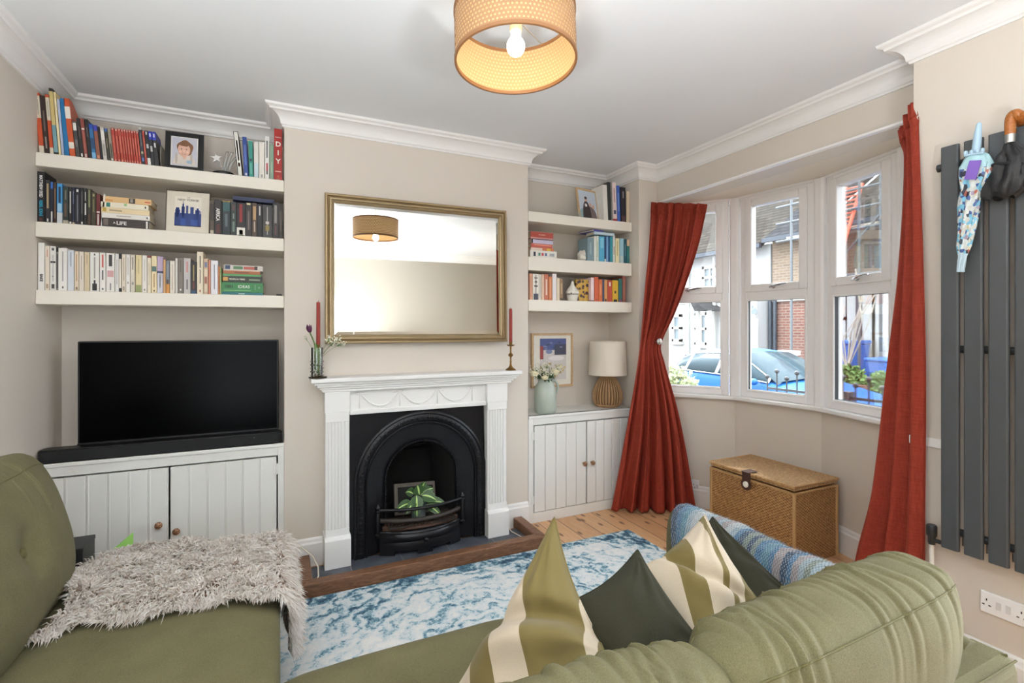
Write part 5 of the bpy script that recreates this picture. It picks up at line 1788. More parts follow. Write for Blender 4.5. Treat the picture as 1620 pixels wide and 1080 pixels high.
# ---------------------------------------------------------------- mantelpiece
MZ = 1.1525
for px, nm, hh in ((808, 'right', .430), (504, 'left', .45)):
    cx = P(px, 560, y=3.13).x
    y = 3.13 if nm == 'right' else 3.165
    if nm == 'left':
        cx = P(503.5, 560, y=y).x
    t = thing('candlestick', (cx, y, MZ), 'aged brass candlestick at the %s end of the mantelpiece%s' % (nm, ', half hidden by the tulip glass' if nm == 'left' else ''), 'candlestick')
    MB().lathe([(.036, 0), (.037, .004), (.030, .010), (.016, .020), (.009, .032), (.007, .04)], (cx, y, MZ), 24).build('base', M['brass'], t)
    MB().lathe([(.007, .04), (.006, .055), (.0085, .060), (.006, .066), (.006, .088), (.008, .093), (.016, .100), (.018, .106), (.015, .112), (.008, .118), (.006, .125), (.006, .150), (.008, .158), (.006, .163), (.006, .17)], (cx, y, MZ), 18).build('stem', M['brass'], t)
    MB().lathe([(.006, .166), (.018, .168), (.028, .174), (.029, .178), (.012, .176), (.011, .195), (.012, .197), (0, .197)], (cx, y, MZ), 24).build('drip_pan', M['brass'], t)
    c = thing('candle', (cx, y, MZ + .1975), 'tall brick-red dinner candle in the %s brass candlestick' % nm, 'candle')
    MB().lathe([(.0115, .1975), (.0110, .40), (.0105, hh - .004), (.008, hh), (0, hh + .001)], (cx, y, MZ), 18).build('wax', M['candle'], c)
    MB().tube([(cx, y, MZ + hh - .002), (cx + .001, y, MZ + hh + .010)], .0012, 6).build('wick', M['black_plastic'], c)

vx, vy = P(501.5, 590, y=3.115).x, 3.115
o = MB().lathe([(.040, 0), (.050, .002), (.052, .007), (.046, .004), (0, .004)], (vx + .005, vy, MZ + .0002), 28).build('coaster', mat('dark_coaster', (66, 60, 52), .6))
tag(o, 'dark round coaster under the tulip glass on the mantelpiece', 'coaster')
MZ2 = MZ + .0048
t = thing('glass_vase', (vx, vy, MZ2), 'clear straight glass vase holding a purple tulip on the mantelpiece', 'vase')
pr = [(.0, .0), (.030, 0), (.032, .004)]
m = MB()
m.lathe([(.031, 0), (.033, .01), (.033, .175), (.0315, .175), (.0310, .014), (0, .012)], (vx, vy, MZ2), 28)
m.build('body', M['glass_clear'], t)
m = MB()
for zz in range(5):
    for k in range(10):
        a = 2 * math.pi * (k + .5 * (zz % 2)) / 10
        m.ball((vx + .0325 * math.cos(a), vy + .0325 * math.sin(a), MZ2 + .014 + zz * .02), (.006, .006, .008), 6)
m.build('cut_pattern', M['glass_clear'], t)
t = thing('tulip', (vx, vy, MZ2), 'single purple tulip leaning left out of the glass vase', 'flower')
head = Vector((P(490, 520, y=3.11).x, 3.11, P(490, 525, y=3.11).z))
pts = [Vector((vx + .008, vy, MZ2 + .016)), Vector((vx - .002, vy, MZ2 + .12)), Vector((vx - .014, vy, MZ2 + .20)), head]
m = MB().tube([smooth_at([(k / 3, p) for k, p in enumerate(pts)], q / 12) for q in range(13)], .0042, 8)
m.build('stem', M['stem'], t)
for k in range(6):
    a = 2 * math.pi * k / 6
    rr_ = .013 if k % 2 else .0155
    m = MB()

    def pet(u, v):
        w = .016 * math.sin(math.pi * min(.98, .12 + .86 * v) ** .8) + .002
        aa = a + (u - .5) * w / .013 * 1.6
        r = rr_ * (math.sin(math.pi * (.12 + .62 * v)) ** .7)
        return head + Vector((r * math.cos(aa) - .006 * v, r * math.sin(aa), -.002 + .046 * v - .006 * (2 * u - 1) ** 2 * v))
    m.grid(pet, 6, 8)
    m.build('petal', M['tulip'], t, solid=.001)
for q, w in (((-.010, -.012, .185), .017), ((.016, -.018, .14), .018), ((.012, .01, .165), .014)):
    m = MB()
    b = Vector((vx + .002, vy - .004, MZ2 + .02))
    leaf(m, b, b + Vector(q), w, .0, up=Vector((.3, -1, .1)), fold=.4)
    m.build('leaf', M['leaf'], t, smooth=True)


def gyps(name, base, ends, label, cat, seed, r=.0045, spread=.035, n=16):
    rnd = random.Random(seed)
    t = thing(name, base, label, cat)
    st, fl = MB(), MB()
    for e in ends:
        e = Vector(e)
        st.tube([base, base.lerp(e, .5) + Vector((0, 0, .01)), e], .0010, 5)
        for k in range(n):
            q = e + Vector((rnd.gauss(0, spread), rnd.gauss(0, spread * .6), rnd.gauss(0, spread * .6)))
            st.tube([e - (e - base).normalized() * .03, q], .0006, 4)
            fl.ball(q, r * rnd.uniform(.7, 1.3), 6)
    st.build('stems', M['stem'], t)
    f = fl.build('florets', M['tiny_flower'], t)
    f['kind'] = 'stuff'
    return t


b = Vector((vx + .006, vy, MZ2 + .10))
gyps('flower_sprig', b, [P(522, 535, y=3.12), P(535, 536, y=3.12), P(528, 541, y=3.10), P(540, 543, y=3.12)], 'spray of tiny white flowers reaching right from the glass vase', 'flower', 3, .0042, .014, 20)
gyps('flower_sprig', b, [P(482, 532, y=3.12)], 'thin wisp of tiny white flowers left of the purple tulip', 'flower', 4, .0028, .012, 7)

# ---------------------------------------------------------------- right alcove: picture, jug of flowers, lamp
ax0, az1 = P(840, 527, y=3.565).x, P(840, 527, y=3.565).z
ax1, az0 = P(905, 610, y=3.565).x, P(905, 610, y=3.565).z
t = thing('framed_picture', ((ax0 + ax1) / 2, 3.573, az0), 'pale oak framed picture of sunlit cars hung above the flower jug', 'picture')
m = MB()
fw = .018
for x0, x1, z0, z1 in ((ax0, ax0 + fw, az0, az1), (ax1 - fw, ax1, az0, az1), (ax0 + fw, ax1 - fw, az0, az0 + fw), (ax0 + fw, ax1 - fw, az1 - fw, az1)):
    m.box(x0, 3.548, z0, x1, 3.5745, z1)
m.build('frame', M['light_wood'], t, bevel=.002)
MB().box(ax0 + fw, 3.558, az0 + fw, ax1 - fw, 3.572, az1 - fw).build('mount', cmat((232, 228, 218), .8), t)
m = MB()
px0, px1 = lerp(ax0, ax1, .20), lerp(ax0, ax1, .84)
pz0, pz1 = lerp(az0, az1, .14), lerp(az0, az1, .90)
cols = [cmat(c) for c in ((206, 200, 196), (70, 84, 140), (60, 62, 84), (226, 222, 220), (176, 150, 104), (150, 62, 58), (120, 130, 170), (206, 186, 140))]
q = lambda a, b, c, d, k, mi: m.add([(lerp(px0, px1, a), 3.5576 - .0002 * k, lerp(pz0, pz1, c)), (lerp(px0, px1, b), 3.5576 - .0002 * k, lerp(pz0, pz1, c)), (lerp(px0, px1, b), 3.5576 - .0002 * k, lerp(pz0, pz1, d)), (lerp(px0, px1, a), 3.5576 - .0002 * k, lerp(pz0, pz1, d))], [(0, 1, 2, 3)], mi)
q(0, 1, 0, 1, 0, 0)
q(0, 1, .72, 1, 1, 1)
q(.55, 1, .6, .86, 2, 2)
q(0, .13, .5, .82, 3, 5)
for k in range(26):
    a, b, c = random.random() * .9, .03 + random.random() * .07, random.random()
    q(a, min(1, a + b), .02 + c * .34, .02 + c * .34 + .03 + random.random() * .04, 2 + k * .05, 4 if k % 3 else 7)
for k in range(10):
    a, c = random.random() * .85, random.random()
    q(a, min(1, a + .1), .70 + c * .2, .73 + c * .2, 3.5 + k * .05, 6 if k % 2 else 2)
disc(m, lerp(px0, px1, .34), lerp(pz0, pz1, .68), .030, .018, 3.556, 6)
disc(m, lerp(px0, px1, .62), lerp(pz0, pz1, .52), .075, .02, 3.5562, 3)
m.build('print', cols, t)

jx, jy = P(862.5, 640, y=3.335).x, 3.335
JZ = .7955
t = thing('ceramic_jug', (jx, jy, JZ), 'pale sage green ceramic jug full of white flowers', 'jug')
jp = [(.076, 0), (.081, .006), (.086, .05), (.088, .12), (.084, .17), (.074, .205), (.060, .226), (.055, .236), (.058, .262), (.060, .268), (.054, .266), (.050, .24), (0, .22)]
MB().lathe(jp, (jx, jy, JZ), 36).build('body', M['jug'], t)
m = MB()
m.tube([smooth_at([(k / 5, Vector(p)) for k, p in enumerate(((jx + .052, jy, JZ + .235), (jx + .085, jy, JZ + .24), (jx + .108, jy - .004, JZ + .21), (jx + .108, jy - .004, JZ + .17), (jx + .096, jy, JZ + .145), (jx + .084, jy, JZ + .138)))], q / 15) for q in range(16)], .009, 10)
m.build('handle', M['jug'], t)
top = Vector((jx, jy, JZ + .25))


def rose(c, r, label, seed):
    t = thing('white_rose', c, label, 'flower', 'cream roses in the sage jug')
    rnd = random.Random(seed)
    for ring_, (n, rr2, op) in enumerate(((3, .35, .1), (5, .68, .35), (6, 1., .75))):
        for k in range(n):
            a0 = 2 * math.pi * k / n + ring_ * .6 + rnd.uniform(-.1, .1)
            m = MB()

            def pf(u, v):
                a = a0 + (u - .5) * 2.1 * math.pi / n * 1.25
                rad = r * rr2 * (.35 + .65 * math.sin(math.pi * (.15 + .5 * v)) + op * .3 * v * v)
                return Vector(c) + Vector((rad * math.cos(a), rad * math.sin(a), -r * .5 + r * 1.35 * v * (1 - .12 * (2 * u - 1) ** 2) - op * r * .35 * v ** 3))
            m.grid(pf, 6, 6)
            m.build('petal', M['rose'], t, solid=.0012)
    m = MB().tube([Vector(c) + Vector((0, 0, -r * .5)), Vector(c).lerp(top, .5) + Vector((0, 0, -.01)), top + Vector((0, 0, -.05))], .003, 6)
    m.build('stem', M['stem'], t)


for px, py, yy, r, lb in ((845, 592, 3.29, .030, 'cream rose hanging over the left rim of the sage jug'), (878, 589, 3.30, .032, 'cream rose on the right side of the jug bouquet'), (862, 598, 3.27, .024, 'small cream rose low at the front of the jug bouquet'), (884, 580, 3.36, .026, 'cream rose at the far right, behind the bouquet')):
    rose(P(px, py, y=yy), r, lb, px)
gyps('flower_sprig', top, [P(856, 580, y=3.33), P(866, 577, y=3.32), P(873, 583, y=3.33), P(861, 588, y=3.28), P(868, 590, y=3.27), P(852, 586, y=3.30), P(846, 583, y=3.34), P(884, 584, y=3.31)],
     'cloud of tiny white flowers in the middle of the sage jug', 'flower', 8, .0048, .026, 22)
t = thing('leafy_stems', top, 'dark green leaves fringing the rim of the sage jug', 'foliage')
rnd = random.Random(5)
m = MB()
for k in range(34):
    a = rnd.uniform(0, 2 * math.pi)
    b = top + Vector((.045 * math.cos(a), .045 * math.sin(a), .0))
    e = b + Vector((math.cos(a) * rnd.uniform(.02, .06), math.sin(a) * rnd.uniform(.02, .06), rnd.uniform(.0, .075)))
    leaf(m, b, e, .011, .012, nu=4, nv=6)
o = m.build('leaves', M['dark_leaf'], t, smooth=True)

lx, ly = 2.478, 3.385
LZ = .7955
t = thing('table_lamp', (lx, ly, LZ), 'rattan-based table lamp with a cream drum shade beside the curtain', 'lamp')
bp = [(0, .0), (.086, .002), (.108, .022), (.120, .060), (.118, .115), (.098, .175), (.068, .225), (.045, .262), (.038, .285)]
m = MB()
for k in range(30):
    a = 2 * math.pi * k / 30
    m.tube([(lx + (r if r else .02) * math.cos(a), ly + (r if r else .02) * math.sin(a), LZ + z + .004) for r, z in bp[1:]], .0052, 6)
for z, r in ((.006, .090), (.018, .105), (.285, .040)):
    m.tube([(lx + r * math.cos(R(q * 12)), ly + r * math.sin(R(q * 12)), LZ + z) for q in range(30)], .006, 6, closed=True)
m.build('base', M['rattan'], t)
MB().lathe([(.02, .0), (.076, .004), (.096, .024), (.106, .060), (.104, .115), (.085, .175), (.056, .225), (.034, .262), (.03, .285), (0, .285)], (lx, ly, LZ), 30).build('inner_basket', mat('dark_rattan_core', (136, 104, 72), .8, bump=.3, bs=120), t)
MB().lathe([(.012, .285), (.012, .32), (.018, .322), (.018, .35), (0, .35)], (lx, ly, LZ), 16).build('lamp_holder', M['brass'], t)
sh = P(975, 594, y=ly - .1).z - LZ
st_ = P(975, 540, y=ly - .1).z - LZ
m = MB()
m.lathe([(.158, sh), (.150, st_), (.148, st_), (.156, sh + .001)], (lx, ly, LZ), 40)
m.f = [q for q in m.f if len(q) == 4]
m.m, m.sm = m.m[:len(m.f)], [True] * len(m.f)
so = m.build('lamp_shade', M['linen'], t)
m = MB()
for z, r in ((sh + .002, .1575), (st_ - .002, .1495)):
    m.tube([(lx + r * math.cos(R(q * 9)), ly + r * math.sin(R(q * 9)), LZ + z) for q in range(40)], .0022, 6, closed=True)
for q in range(3):
    a = R(120 * q + 20)
    m.tube([(lx + .148 * math.cos(a), ly + .148 * math.sin(a), LZ + st_ - .004), (lx, ly, LZ + st_ - .02)], .0018, 5)
m.build('shade_ring', M['linen'], so)

# ---------------------------------------------------------------- pendant lamp
pX, pY = .757, 1.572
zb, zt, pr_ = 2.385, 2.563, .214
Wp = Matrix.Translation((pX, pY, zb)) @ Matrix.Rotation(R(PEND_TILT), 4, 'X')
t = thing('pendant_lamp', (pX, pY, CZ), 'round cane-webbed pendant lampshade with a lit bulb hanging from the ceiling', 'lamp')


def cyl(mb, r, z0, z1, n=72):
    mb.grid(lambda u, v: (r * math.cos(2 * math.pi * u), r * math.sin(2 * math.pi * u), lerp(z0, z1, v)), n, 2, cu=True)
    return mb


so = cyl(MB(), pr_, .004, zt - zb).build('lamp_shade', M['cane'], t, local=Wp)
cyl(MB(), pr_ - .004, .004, zt - zb).build('lining', M['lining'], so, local=Wp)
for nm, z in (('lower_rim', .004), ('upper_rim', zt - zb - .004)):
    m = MB()
    m.lathe([(pr_ - .006, z - .006), (pr_ + .002, z - .006), (pr_ + .002, z + .006), (pr_ - .006, z + .006), (pr_ - .006, z - .006)], (0, 0, 0), 72)
    m.f = [q for q in m.f if len(q) == 4]
    m.m, m.sm = m.m[:len(m.f)], m.sm[:len(m.f)]
    m.build(nm, M['cane_rim'], so, local=Wp)
hz = zb + .108
m = MB()
m.lathe([(.020, .0), (.022, .004), (.022, .045), (.030, .052), (.036, .075), (.030, .092), (.012, .10), (.006, .11), (0, .11)], (pX, pY, hz), 24)
m.build('lamp_holder', M['holder'], t)
m = MB()
for q in range(3):
    a = R(120 * q + 35)
    m.tube([(pX + .205 * math.cos(a), pY + .205 * math.sin(a), zt - .01), (pX + .1 * math.cos(a), pY + .1 * math.sin(a), hz + .052), (pX + .03 * math.cos(a), pY + .03 * math.sin(a), hz + .05)], .002, 6)
m.tube([(pX + .034 * math.cos(R(q * 15)), pY + .034 * math.sin(R(q * 15)), hz + .05) for q in range(24)], .003, 6, closed=True)
m.build('shade_carrier', M['steel'], t)
MB().tube([(pX, pY, hz + .10), (pX, pY, CZ - .03)], .0035, 8).build('cord', M['socket'], t)
MB().lathe([(.045, CZ - .0005), (.045, CZ - .012), (.036, CZ - .028), (.010, CZ - .036), (0, CZ - .036)][::-1], (pX, pY, 0), 28).build('ceiling_rose', M['socket'], t)
m = MB()
m.lathe([(0, -.086), (.012, -.0835), (.022, -.077), (.029, -.067), (.0325, -.054), (.031, -.042), (.026, -.031), (.019, -.022), (.0165, -.012), (.0165, 0), (0, 0)], (pX, pY, hz), 28)
m.build('bulb', M['bulb'], t)

# ---------------------------------------------------------------- curtains
def curtain(label, L, Rr, amp, n, ztop, zbot, name='curtain', nu=150, nv=90, ph=0., head=True, gather=None):
    """L, Rr: keys (v, Vector) of the two edges from top (v=0) to bottom (v=1); pleats swing square to the cloth."""
    t = thing(name, (L[-1][1] + Rr[-1][1]) / 2, label, 'curtain')
    m = MB()
    rnd = random.Random(3)
    phs = [rnd.uniform(-.5, .5) for _ in range(40)]

    def fn(u, v):
        a, b = smooth_at(L, v), smooth_at(Rr, v)
        d = b - a
        w = Vector((d.x, d.y, 0)).length
        nrm = Vector((d.y, -d.x, 0)).normalized()
        A = smooth_at(amp, v)
        uu = u + .018 * math.sin(2 * math.pi * u * 2.3 + v * 2 + ph) + .010 * math.sin(2 * math.pi * u * 5 + v * 3)
        f = math.sin(2 * math.pi * n * uu + .8 * math.sin(v * 3 + u * 4 + ph))
        f2 = .35 * math.sin(2 * math.pi * n * 2.1 * uu + 1.7 + v * 2.5)
        k = noise.noise(Vector((u * 6, v * 3, ph))) * .6
        p = a.lerp(b, u) + nrm * A * (f + f2 + k) * min(1, .25 + 7 * u, .25 + 7 * (1 - u))
        if v < .035 and head:
            p += nrm * .006 * math.sin(2 * math.pi * n * 5 * u)
        return p
    m.grid(fn, nu, nv)
    m.build('cloth', M['curtain'], t, solid=.003)
    if head:
        m = MB()
        m.grid(lambda u, v: fn(u, v * .03) + Vector((0, 0, .006)) + Vector(((Rr[0][1] - L[0][1]).y, -(Rr[0][1] - L[0][1]).x, 0)).normalized() * .004, 150, 3)
        m.build('heading_tape', M['curtain'], t, solid=.002)
    return t


kL = [(0, P(1031, 321, y=3.11)), (.12, P(1027, 390, y=3.11)), (.26, P(1020, 460, y=3.10)), (.44, P(1012, 548, y=3.09)), (.58, P(1001, 620, y=3.10)), (.75, P(986, 705, y=3.13)), (1, P(967, 806, y=3.19))]
kR = [(0, P(1119, 324, x=2.86)), (.12, P(1106, 385, x=2.86)), (.26, P(1085, 450, x=2.84)), (.36, P(1066, 500, x=2.82)), (.44, P(1046, 545, x=2.785)), (.5, P(1051, 572, x=2.80)), (.62, P(1070, 640, x=2.85)), (.75, P(1083, 700, x=2.89)), (1, P(1102, 799, x=2.93))]
for k in (kL, kR):
    for i in range(len(k)):
        z = lerp(2.435, .02, k[i][0])
        k[i] = (k[i][0], Vector((k[i][1].x, k[i][1].y, k[i][1].z)))
kL[-1][1].z = kR[-1][1].z = .015
curtain('rust-red curtain tied back against the pier between white cabinet and window', kL, kR, [(0, .016), (.15, .024), (.35, .020), (.44, .010), (.52, .020), (.7, .034), (1, .046)], 6.0, 2.43, .01)
rL = [(0, P(1426, 214, x=2.735)), (.06, P(1432, 250, x=2.72)), (.25, P(1424, 385, x=2.70)), (.5, P(1404, 545, x=2.69)), (.75, P(1378, 705, x=2.69)), (.9, P(1352, 820, x=2.69)), (1, P(1344, 905, x=2.69))]
rR = [(0, P(1452.5, 178, x=2.61)), (.06, P(1453, 225, x=2.59)), (.25, P(1458, 385, x=2.565)), (.5, P(1462, 555, x=2.555)), (.75, P(1461, 715, x=2.56)), (.9, P(1461, 830, x=2.57)), (1, P(1461, 905, x=2.57))]
for k in (rL, rR):
    for i, (v, p) in enumerate(k):
        p.z = lerp(2.47 if k is rR else 2.40, .02, v)
curtain('rust-red curtain hanging straight between the window and the grey radiator', rL, rR, [(0, .016), (.1, .014), (.4, .018), (1, .026)], 2.6, 2.46, .01, ph=1.3, nu=90)
# tieback knob
hb = P(1042, 540, y=3.05)
t = thing('curtain_holdback', hb, 'round clear glass curtain holdback on the pier', 'holdback')
Wh = Matrix.Translation(hb) @ Matrix.Rotation(R(90), 4, 'X')
m = MB().lathe([(.010, 0), (.022, .004), (.026, .010), (.022, .016), (.010, .020), (0, .020)], (0, 0, 0), 20, M=Wh)
m.build('glass_disc', M['steel'], t)
m = MB().lathe([(.008, .019), (.012, .023), (.008, .028), (0, .028)], (0, 0, 0), 16, M=Wh)
m.build('boss', M['ceramic_white'], t)
m = MB().tube([hb, hb + Vector((0, .118, 0))], .006, 10)
m.build('stem', M['steel'], t)
tag(MB().box(2.756, 1.27, 2.448, 2.79, 3.15, 2.462).build('curtain_track', M['upvc'], bevel=.003), 'slim white curtain track under the beam of the bay', 'curtain track')

# ---------------------------------------------------------------- wicker chest
CX0, CX1, CY0, CY1 = 2.805, 3.215, 1.965, 2.595
t = thing('wicker_chest', ((CX0 + CX1) / 2, 2.28, 0), 'honey-brown wicker chest with a leather strap standing in the bay', 'chest')
m = MB().box(CX0, CY0, .0, CX1, CY1, .452)
m.build('body', M['wicker'], t, bevel=.006)
m = MB().box(CX0 - .004, CY0 - .004, .462, CX1 + .004, CY1 + .004, .492)
m.build('lid', M['wicker_top'], t, bevel=.006)
for nm, z, e in (('lid_rim', .488, .006), ('body_rim', .446, .003)):
    m = MB()
    m.tube([(CX0 - e, CY0 - e, z), (CX1 + e, CY0 - e, z), (CX1 + e, CY1 + e, z), (CX0 - e, CY1 + e, z)], .0085, 8, closed=True)
    for k in range(70):
        a = k / 70
        q = Vector((CX0 - e, lerp(CY0, CY1, a), z)) if k % 2 else Vector((CX1 + e, lerp(CY0, CY1, a), z))
        m.ball(q, (.0105, .006, .0105), 6)
    m.build(nm, M['wicker_rim'], t)
for x, y in ((CX0, CY0), (CX1, CY0), (CX0, CY1), (CX1, CY1)):
    MB().tube([(x, y, .004), (x, y, .45)], .010, 8).build('corner_cane', M['wicker_rim'], t)
sy = P(1183, 745, x=CX0).y
m = MB()
m.box(CX0 - .03, sy - .032, .498, CX0 + .06, sy + .032, .501)
m.box(CX0 - .0165, sy - .032, .43, CX0 - .0135, sy + .032, .50)
m.prism([(sy + .040 * math.cos(R(a)), .418 + .040 * math.sin(R(a))) for a in range(160, 381, 20)], CX0 - .0175, CX0 - .0135, 'x')
m.build('strap', M['leather'], t, bevel=.001)
m = MB().lathe([(.020, 0), (.020, .006), (.012, .011), (.006, .009), (0, .008)], (CX0 - .0172, sy, .416), 20, M=Matrix.Rotation(R(-90), 4, 'Y'))
m.build('button', M['ceramic_white'], t)

# ---------------------------------------------------------------- radiator, umbrellas, sockets
t = thing('vertical_radiator', (2.55, .86, .527), 'tall anthracite vertical radiator of flat panels on the right wall', 'radiator')
for k in range(8):
    y1 = 1.113 - k * .0768
    m = MB()
    m.prism(rr(2.520, y1 - .062, 2.540, y1, .008, 4), .5275, 2.206, 'z')
    m.build('panel', M['radiator'], t, bevel=.002)
for z in (.60, 1.36, 2.13):
    m = MB()
    m.tube([(2.556, 1.105, z), (2.556, .52, z)], .016, 12)
    m.build('header_rail', M['radiator_dark'], t)
m = MB()
for k in range(7):
    yy = 1.113 - k * .0768 - .0694
    m.box(2.545, yy - .006, .552, 2.557, yy + .006, .60)
m.build('bracket', M['chrome'], t)
m = MB()
m.lathe([(.013, 0), (.016, .004), (.016, .022), (0, .022)], (2.556, 1.115, 2.13), 14, M=Matrix.Rotation(R(-90), 4, 'X'))
m.build('bleed_valve', M['radiator_dark'], t)
vy_ = P(1474, 845, x=2.556).y
vz = P(1474, 853, x=2.556).z
m = MB()
m.tube([(2.556, 1.105, vz), (2.556, vy_, vz)], .009, 10)
m.lathe([(.012, -.02), (.014, -.012), (.014, .012), (.017, .016), (.019, .02), (.019, .058), (.016, .064), (0, .064)], (2.556, vy_, vz), 16)
m.build('valve', M['radiator_dark'], t)
o = MB().tube([(2.556, vy_, vz - .02), (2.556, vy_, .001)], .0085, 10).build('pipe', M['pipe'])
tag(o, 'white radiator pipe running down from the valve to the floor', 'pipe')
# end of the window board returned on the right wall
struct('trim_7', MB().box(XR - .012, 1.115, .925, XR + .002, 1.262, .965), M['white'], bevel=.005)

# child's clear umbrella with a blue handle
t = thing('umbrella', P(1540, 320, x=2.485), "child's folded clear umbrella with bright patches and a pale blue handle, hung on the radiator", 'umbrella')
ux = 2.485
hk = [P(1549, 197, x=ux), P(1544, 238, x=ux)]
p0, p1 = P(1545, 240, x=ux), P(1520, 430, x=ux)
D = (p1 - p0)


def uprof(v):
    return poly_at([(0, .016), (.03, .034), (.10, .048), (.18, .045), (.3, .032), (.45, .033), (.6, .028), (.78, .022), (.84, .016), (.86, .013), (1, .011)], v)


ti = NT('printed_clear_plastic')
vv = ti.obj()
vo = ti.n('TexVoronoi', dict(feature='F1'), Vector=ti.map(vv, (1, 1, .7)), Scale=95., Randomness=1.).outputs['Color']
f = ti.xyz(vo)[0]
c = ti.ramp(f, [(0, (66, 92, 150)), (.1, (128, 194, 222)), (.28, (208, 216, 216)), (.45, (196, 202, 198)), (.6, (44, 50, 66)), (.66, (160, 150, 170)), (.70, (170, 96, 84)), (.73, (212, 220, 222)), (.88, (120, 188, 218)), (.97, (206, 196, 150))], 'CONSTANT')
z = ti.xyz(ti.n('UVMap', dict(uv_map='weave')).outputs[0])[1]
c = ti.mix(ti.math('LESS_THAN', z, .14), c, (174, 214, 222))
c = ti.mix(ti.math('GREATER_THAN', z, .845), c, (186, 210, 224))
M['print_plastic'] = ti.pr(c, .25)
uv = []
m = MB()
up = D.cross(Vector((1, 0, 0))).normalized()


def uf(u, v):
    a = 2 * math.pi * u
    r = uprof(v) * (1 + .14 * math.sin(8 * a + 5 * v) * (1 if v > .1 else .4) + .10 * math.sin(3 * a + 11 * v))
    sx = .55 if v < .9 else 1
    return p0 + D * v + Vector((1, 0, 0)) * (r * math.sin(a) * sx) + up * (r * math.cos(a))


uv = [(i / 40, j / 60) for j in range(61) for i in range(40)]
m.grid(uf, 40, 60, cu=True)
o = m.build('canopy', M['print_plastic'], t)
set_uv(o, uv)
m = MB()
m.tube([p0 + D * .02, hk[1], hk[0].lerp(hk[1], .4), hk[0]], [.013, .014, .013, .009], 14)
m.ball(hk[0], .009, 10)
m.build('handle', M['pale_blue'], t)
m = MB()
for s in (-1, 1, -.3, .4):
    m.ball(p0 + Vector((-.02, 0, -.002)) + up * (.026 * s), (.008, .008, .009), 8)
m.tube([p0 + up * .03 + Vector((-.02, 0, -.012)), p0 - up * .03 + Vector((-.02, 0, -.012))], .005, 8)
m.build('rib_tips', M['pale_blue'], t)
m = MB()
pu = p0 + D * .16 + Vector((-.030, 0, 0)) + up * .008
m.box(-.001, -.019, -.036, .001, .019, .036, M=Matrix.Translation(pu) @ Matrix.Rotation(R(14), 4, 'X'))
m.build('strap', cmat((128, 96, 190)), t)

# black umbrella with a varnished crook
t = thing('umbrella', P(1598, 250, x=2.48), 'short black folded umbrella with a curved wooden handle, hooked over the radiator', 'umbrella')
ux = 2.487
cr = [P(1598.5, 214, x=ux), P(1598, 196, x=ux), P(1600, 185, x=ux), P(1606, 179.5, x=ux), P(1613, 183, x=ux), P(1615.5, 195, x=ux + .055)]
m = MB().tube([smooth_at([(k / 5, p) for k, p in enumerate(cr)], q / 20) for q in range(21)], .0165, 14)
m.build('crook_handle', M['handle_wood'], t)
m = MB().tube([P(1598.5, 213, x=ux), P(1598.5, 226, x=ux)], .0168, 14)
m.build('collar', M['steel'], t)
p0, p1 = P(1599, 225, x=ux), P(1590, 312, x=ux)
D = p1 - p0
up = D.cross(Vector((1, 0, 0))).normalized()
m = MB()


def bf(u, v):
    a = 2 * math.pi * u
    r = poly_at([(0, .016), (.12, .024), (.22, .040), (.5, .052), (.75, .060), (.92, .058), (1, .040)], v)
    q = 1 + .16 * math.sin(5 * a + 4 * v) + .12 * math.sin(9 * a - 6 * v) + .2 * noise.noise(Vector((math.cos(a) * 2, math.sin(a) * 2, v * 5)))
    r *= q
    return p0 + D * (v + .04 * math.sin(4 * a) * v) + Vector((1, 0, 0)) * (r * math.sin(a) * .55) + up * (r * math.cos(a) + .012 * math.sin(v * 4))


m.grid(bf, 48, 40, cu=True)
m.add([bf(k / 48, 1) for k in range(48)], [tuple(range(48))])
m.build('canopy', M['black_nylon'], t)
m = MB()
m.tube([p0 + D * .42 + Vector((1, 0, 0)) * (.026 * math.sin(a)) + up * (.045 * math.cos(a)) + D * .05 * math.sin(a + 1) for a in [2 * math.pi * k / 20 for k in range(20)]], .006, 6, closed=True)
m.build('tie_strap', M['black_nylon'], t)


def socket(W, w, h, gangs, label):
    t = thing('power_socket', None, label, 'power socket', W=W)
    m = MB().box(-w / 2, -.010, 0, w / 2, 0, h)
    m.build('face_plate', M['socket'], t, local=W, bevel=.004, seg=3)
    xs = (-.040, .040) if gangs == 2 else (0,)
    for k, cx in enumerate(xs):
        m = MB()
        dx = -.012 if k == 0 and gangs == 2 else .012 if gangs == 2 else 0
        m.box(cx + dx - .002, -.0105, h * .58, cx + dx + .002, -.0098, h * .58 + .009).box(cx + dx - .014, -.0105, h * .36, cx + dx - .006, -.0098, h * .36 + .0045).box(cx + dx + .006, -.0105, h * .36, cx + dx + .014, -.0098, h * .36 + .0045)
        m.build('pin_slots', M['slot'], t, local=W)
        m = MB()
        sx = cx + (.026 if k == 0 else -.026) if gangs == 2 else cx + .028
        m.box(sx - .008, -.0135, h * .36, sx + .008, -.010, h * .36 + .030)
        m.build('rocker_switch', M['switch'], t, local=W, bevel=.002)


socket(Matrix.Translation((XR, 1.01 - .073, .296)) @ Matrix.Rotation(R(-90), 4, 'Z'), .146, .086, 2, 'white double power socket on the right wall below the radiator')
socket(Matrix.Translation((3.046, 3.000, .118)) @ Matrix.Rotation(R(-50), 4, 'Z'), .086, .10, 1, 'white single power socket low under the window beside the red curtain')
# ---------------------------------------------------------------- rug
RX0, RX1, RY0, RY1 = -.46, 2.26, 1.08, 2.842
m = MB().box(RX0, RY0, .001, RX1, RY1, .009)
o = m.build('rug', M['rug'], origin=((RX0 + RX1) / 2, (RY0 + RY1) / 2, 0), bevel=.003)
tag(o, 'distressed blue and white patterned rug in front of the hearth', 'rug')

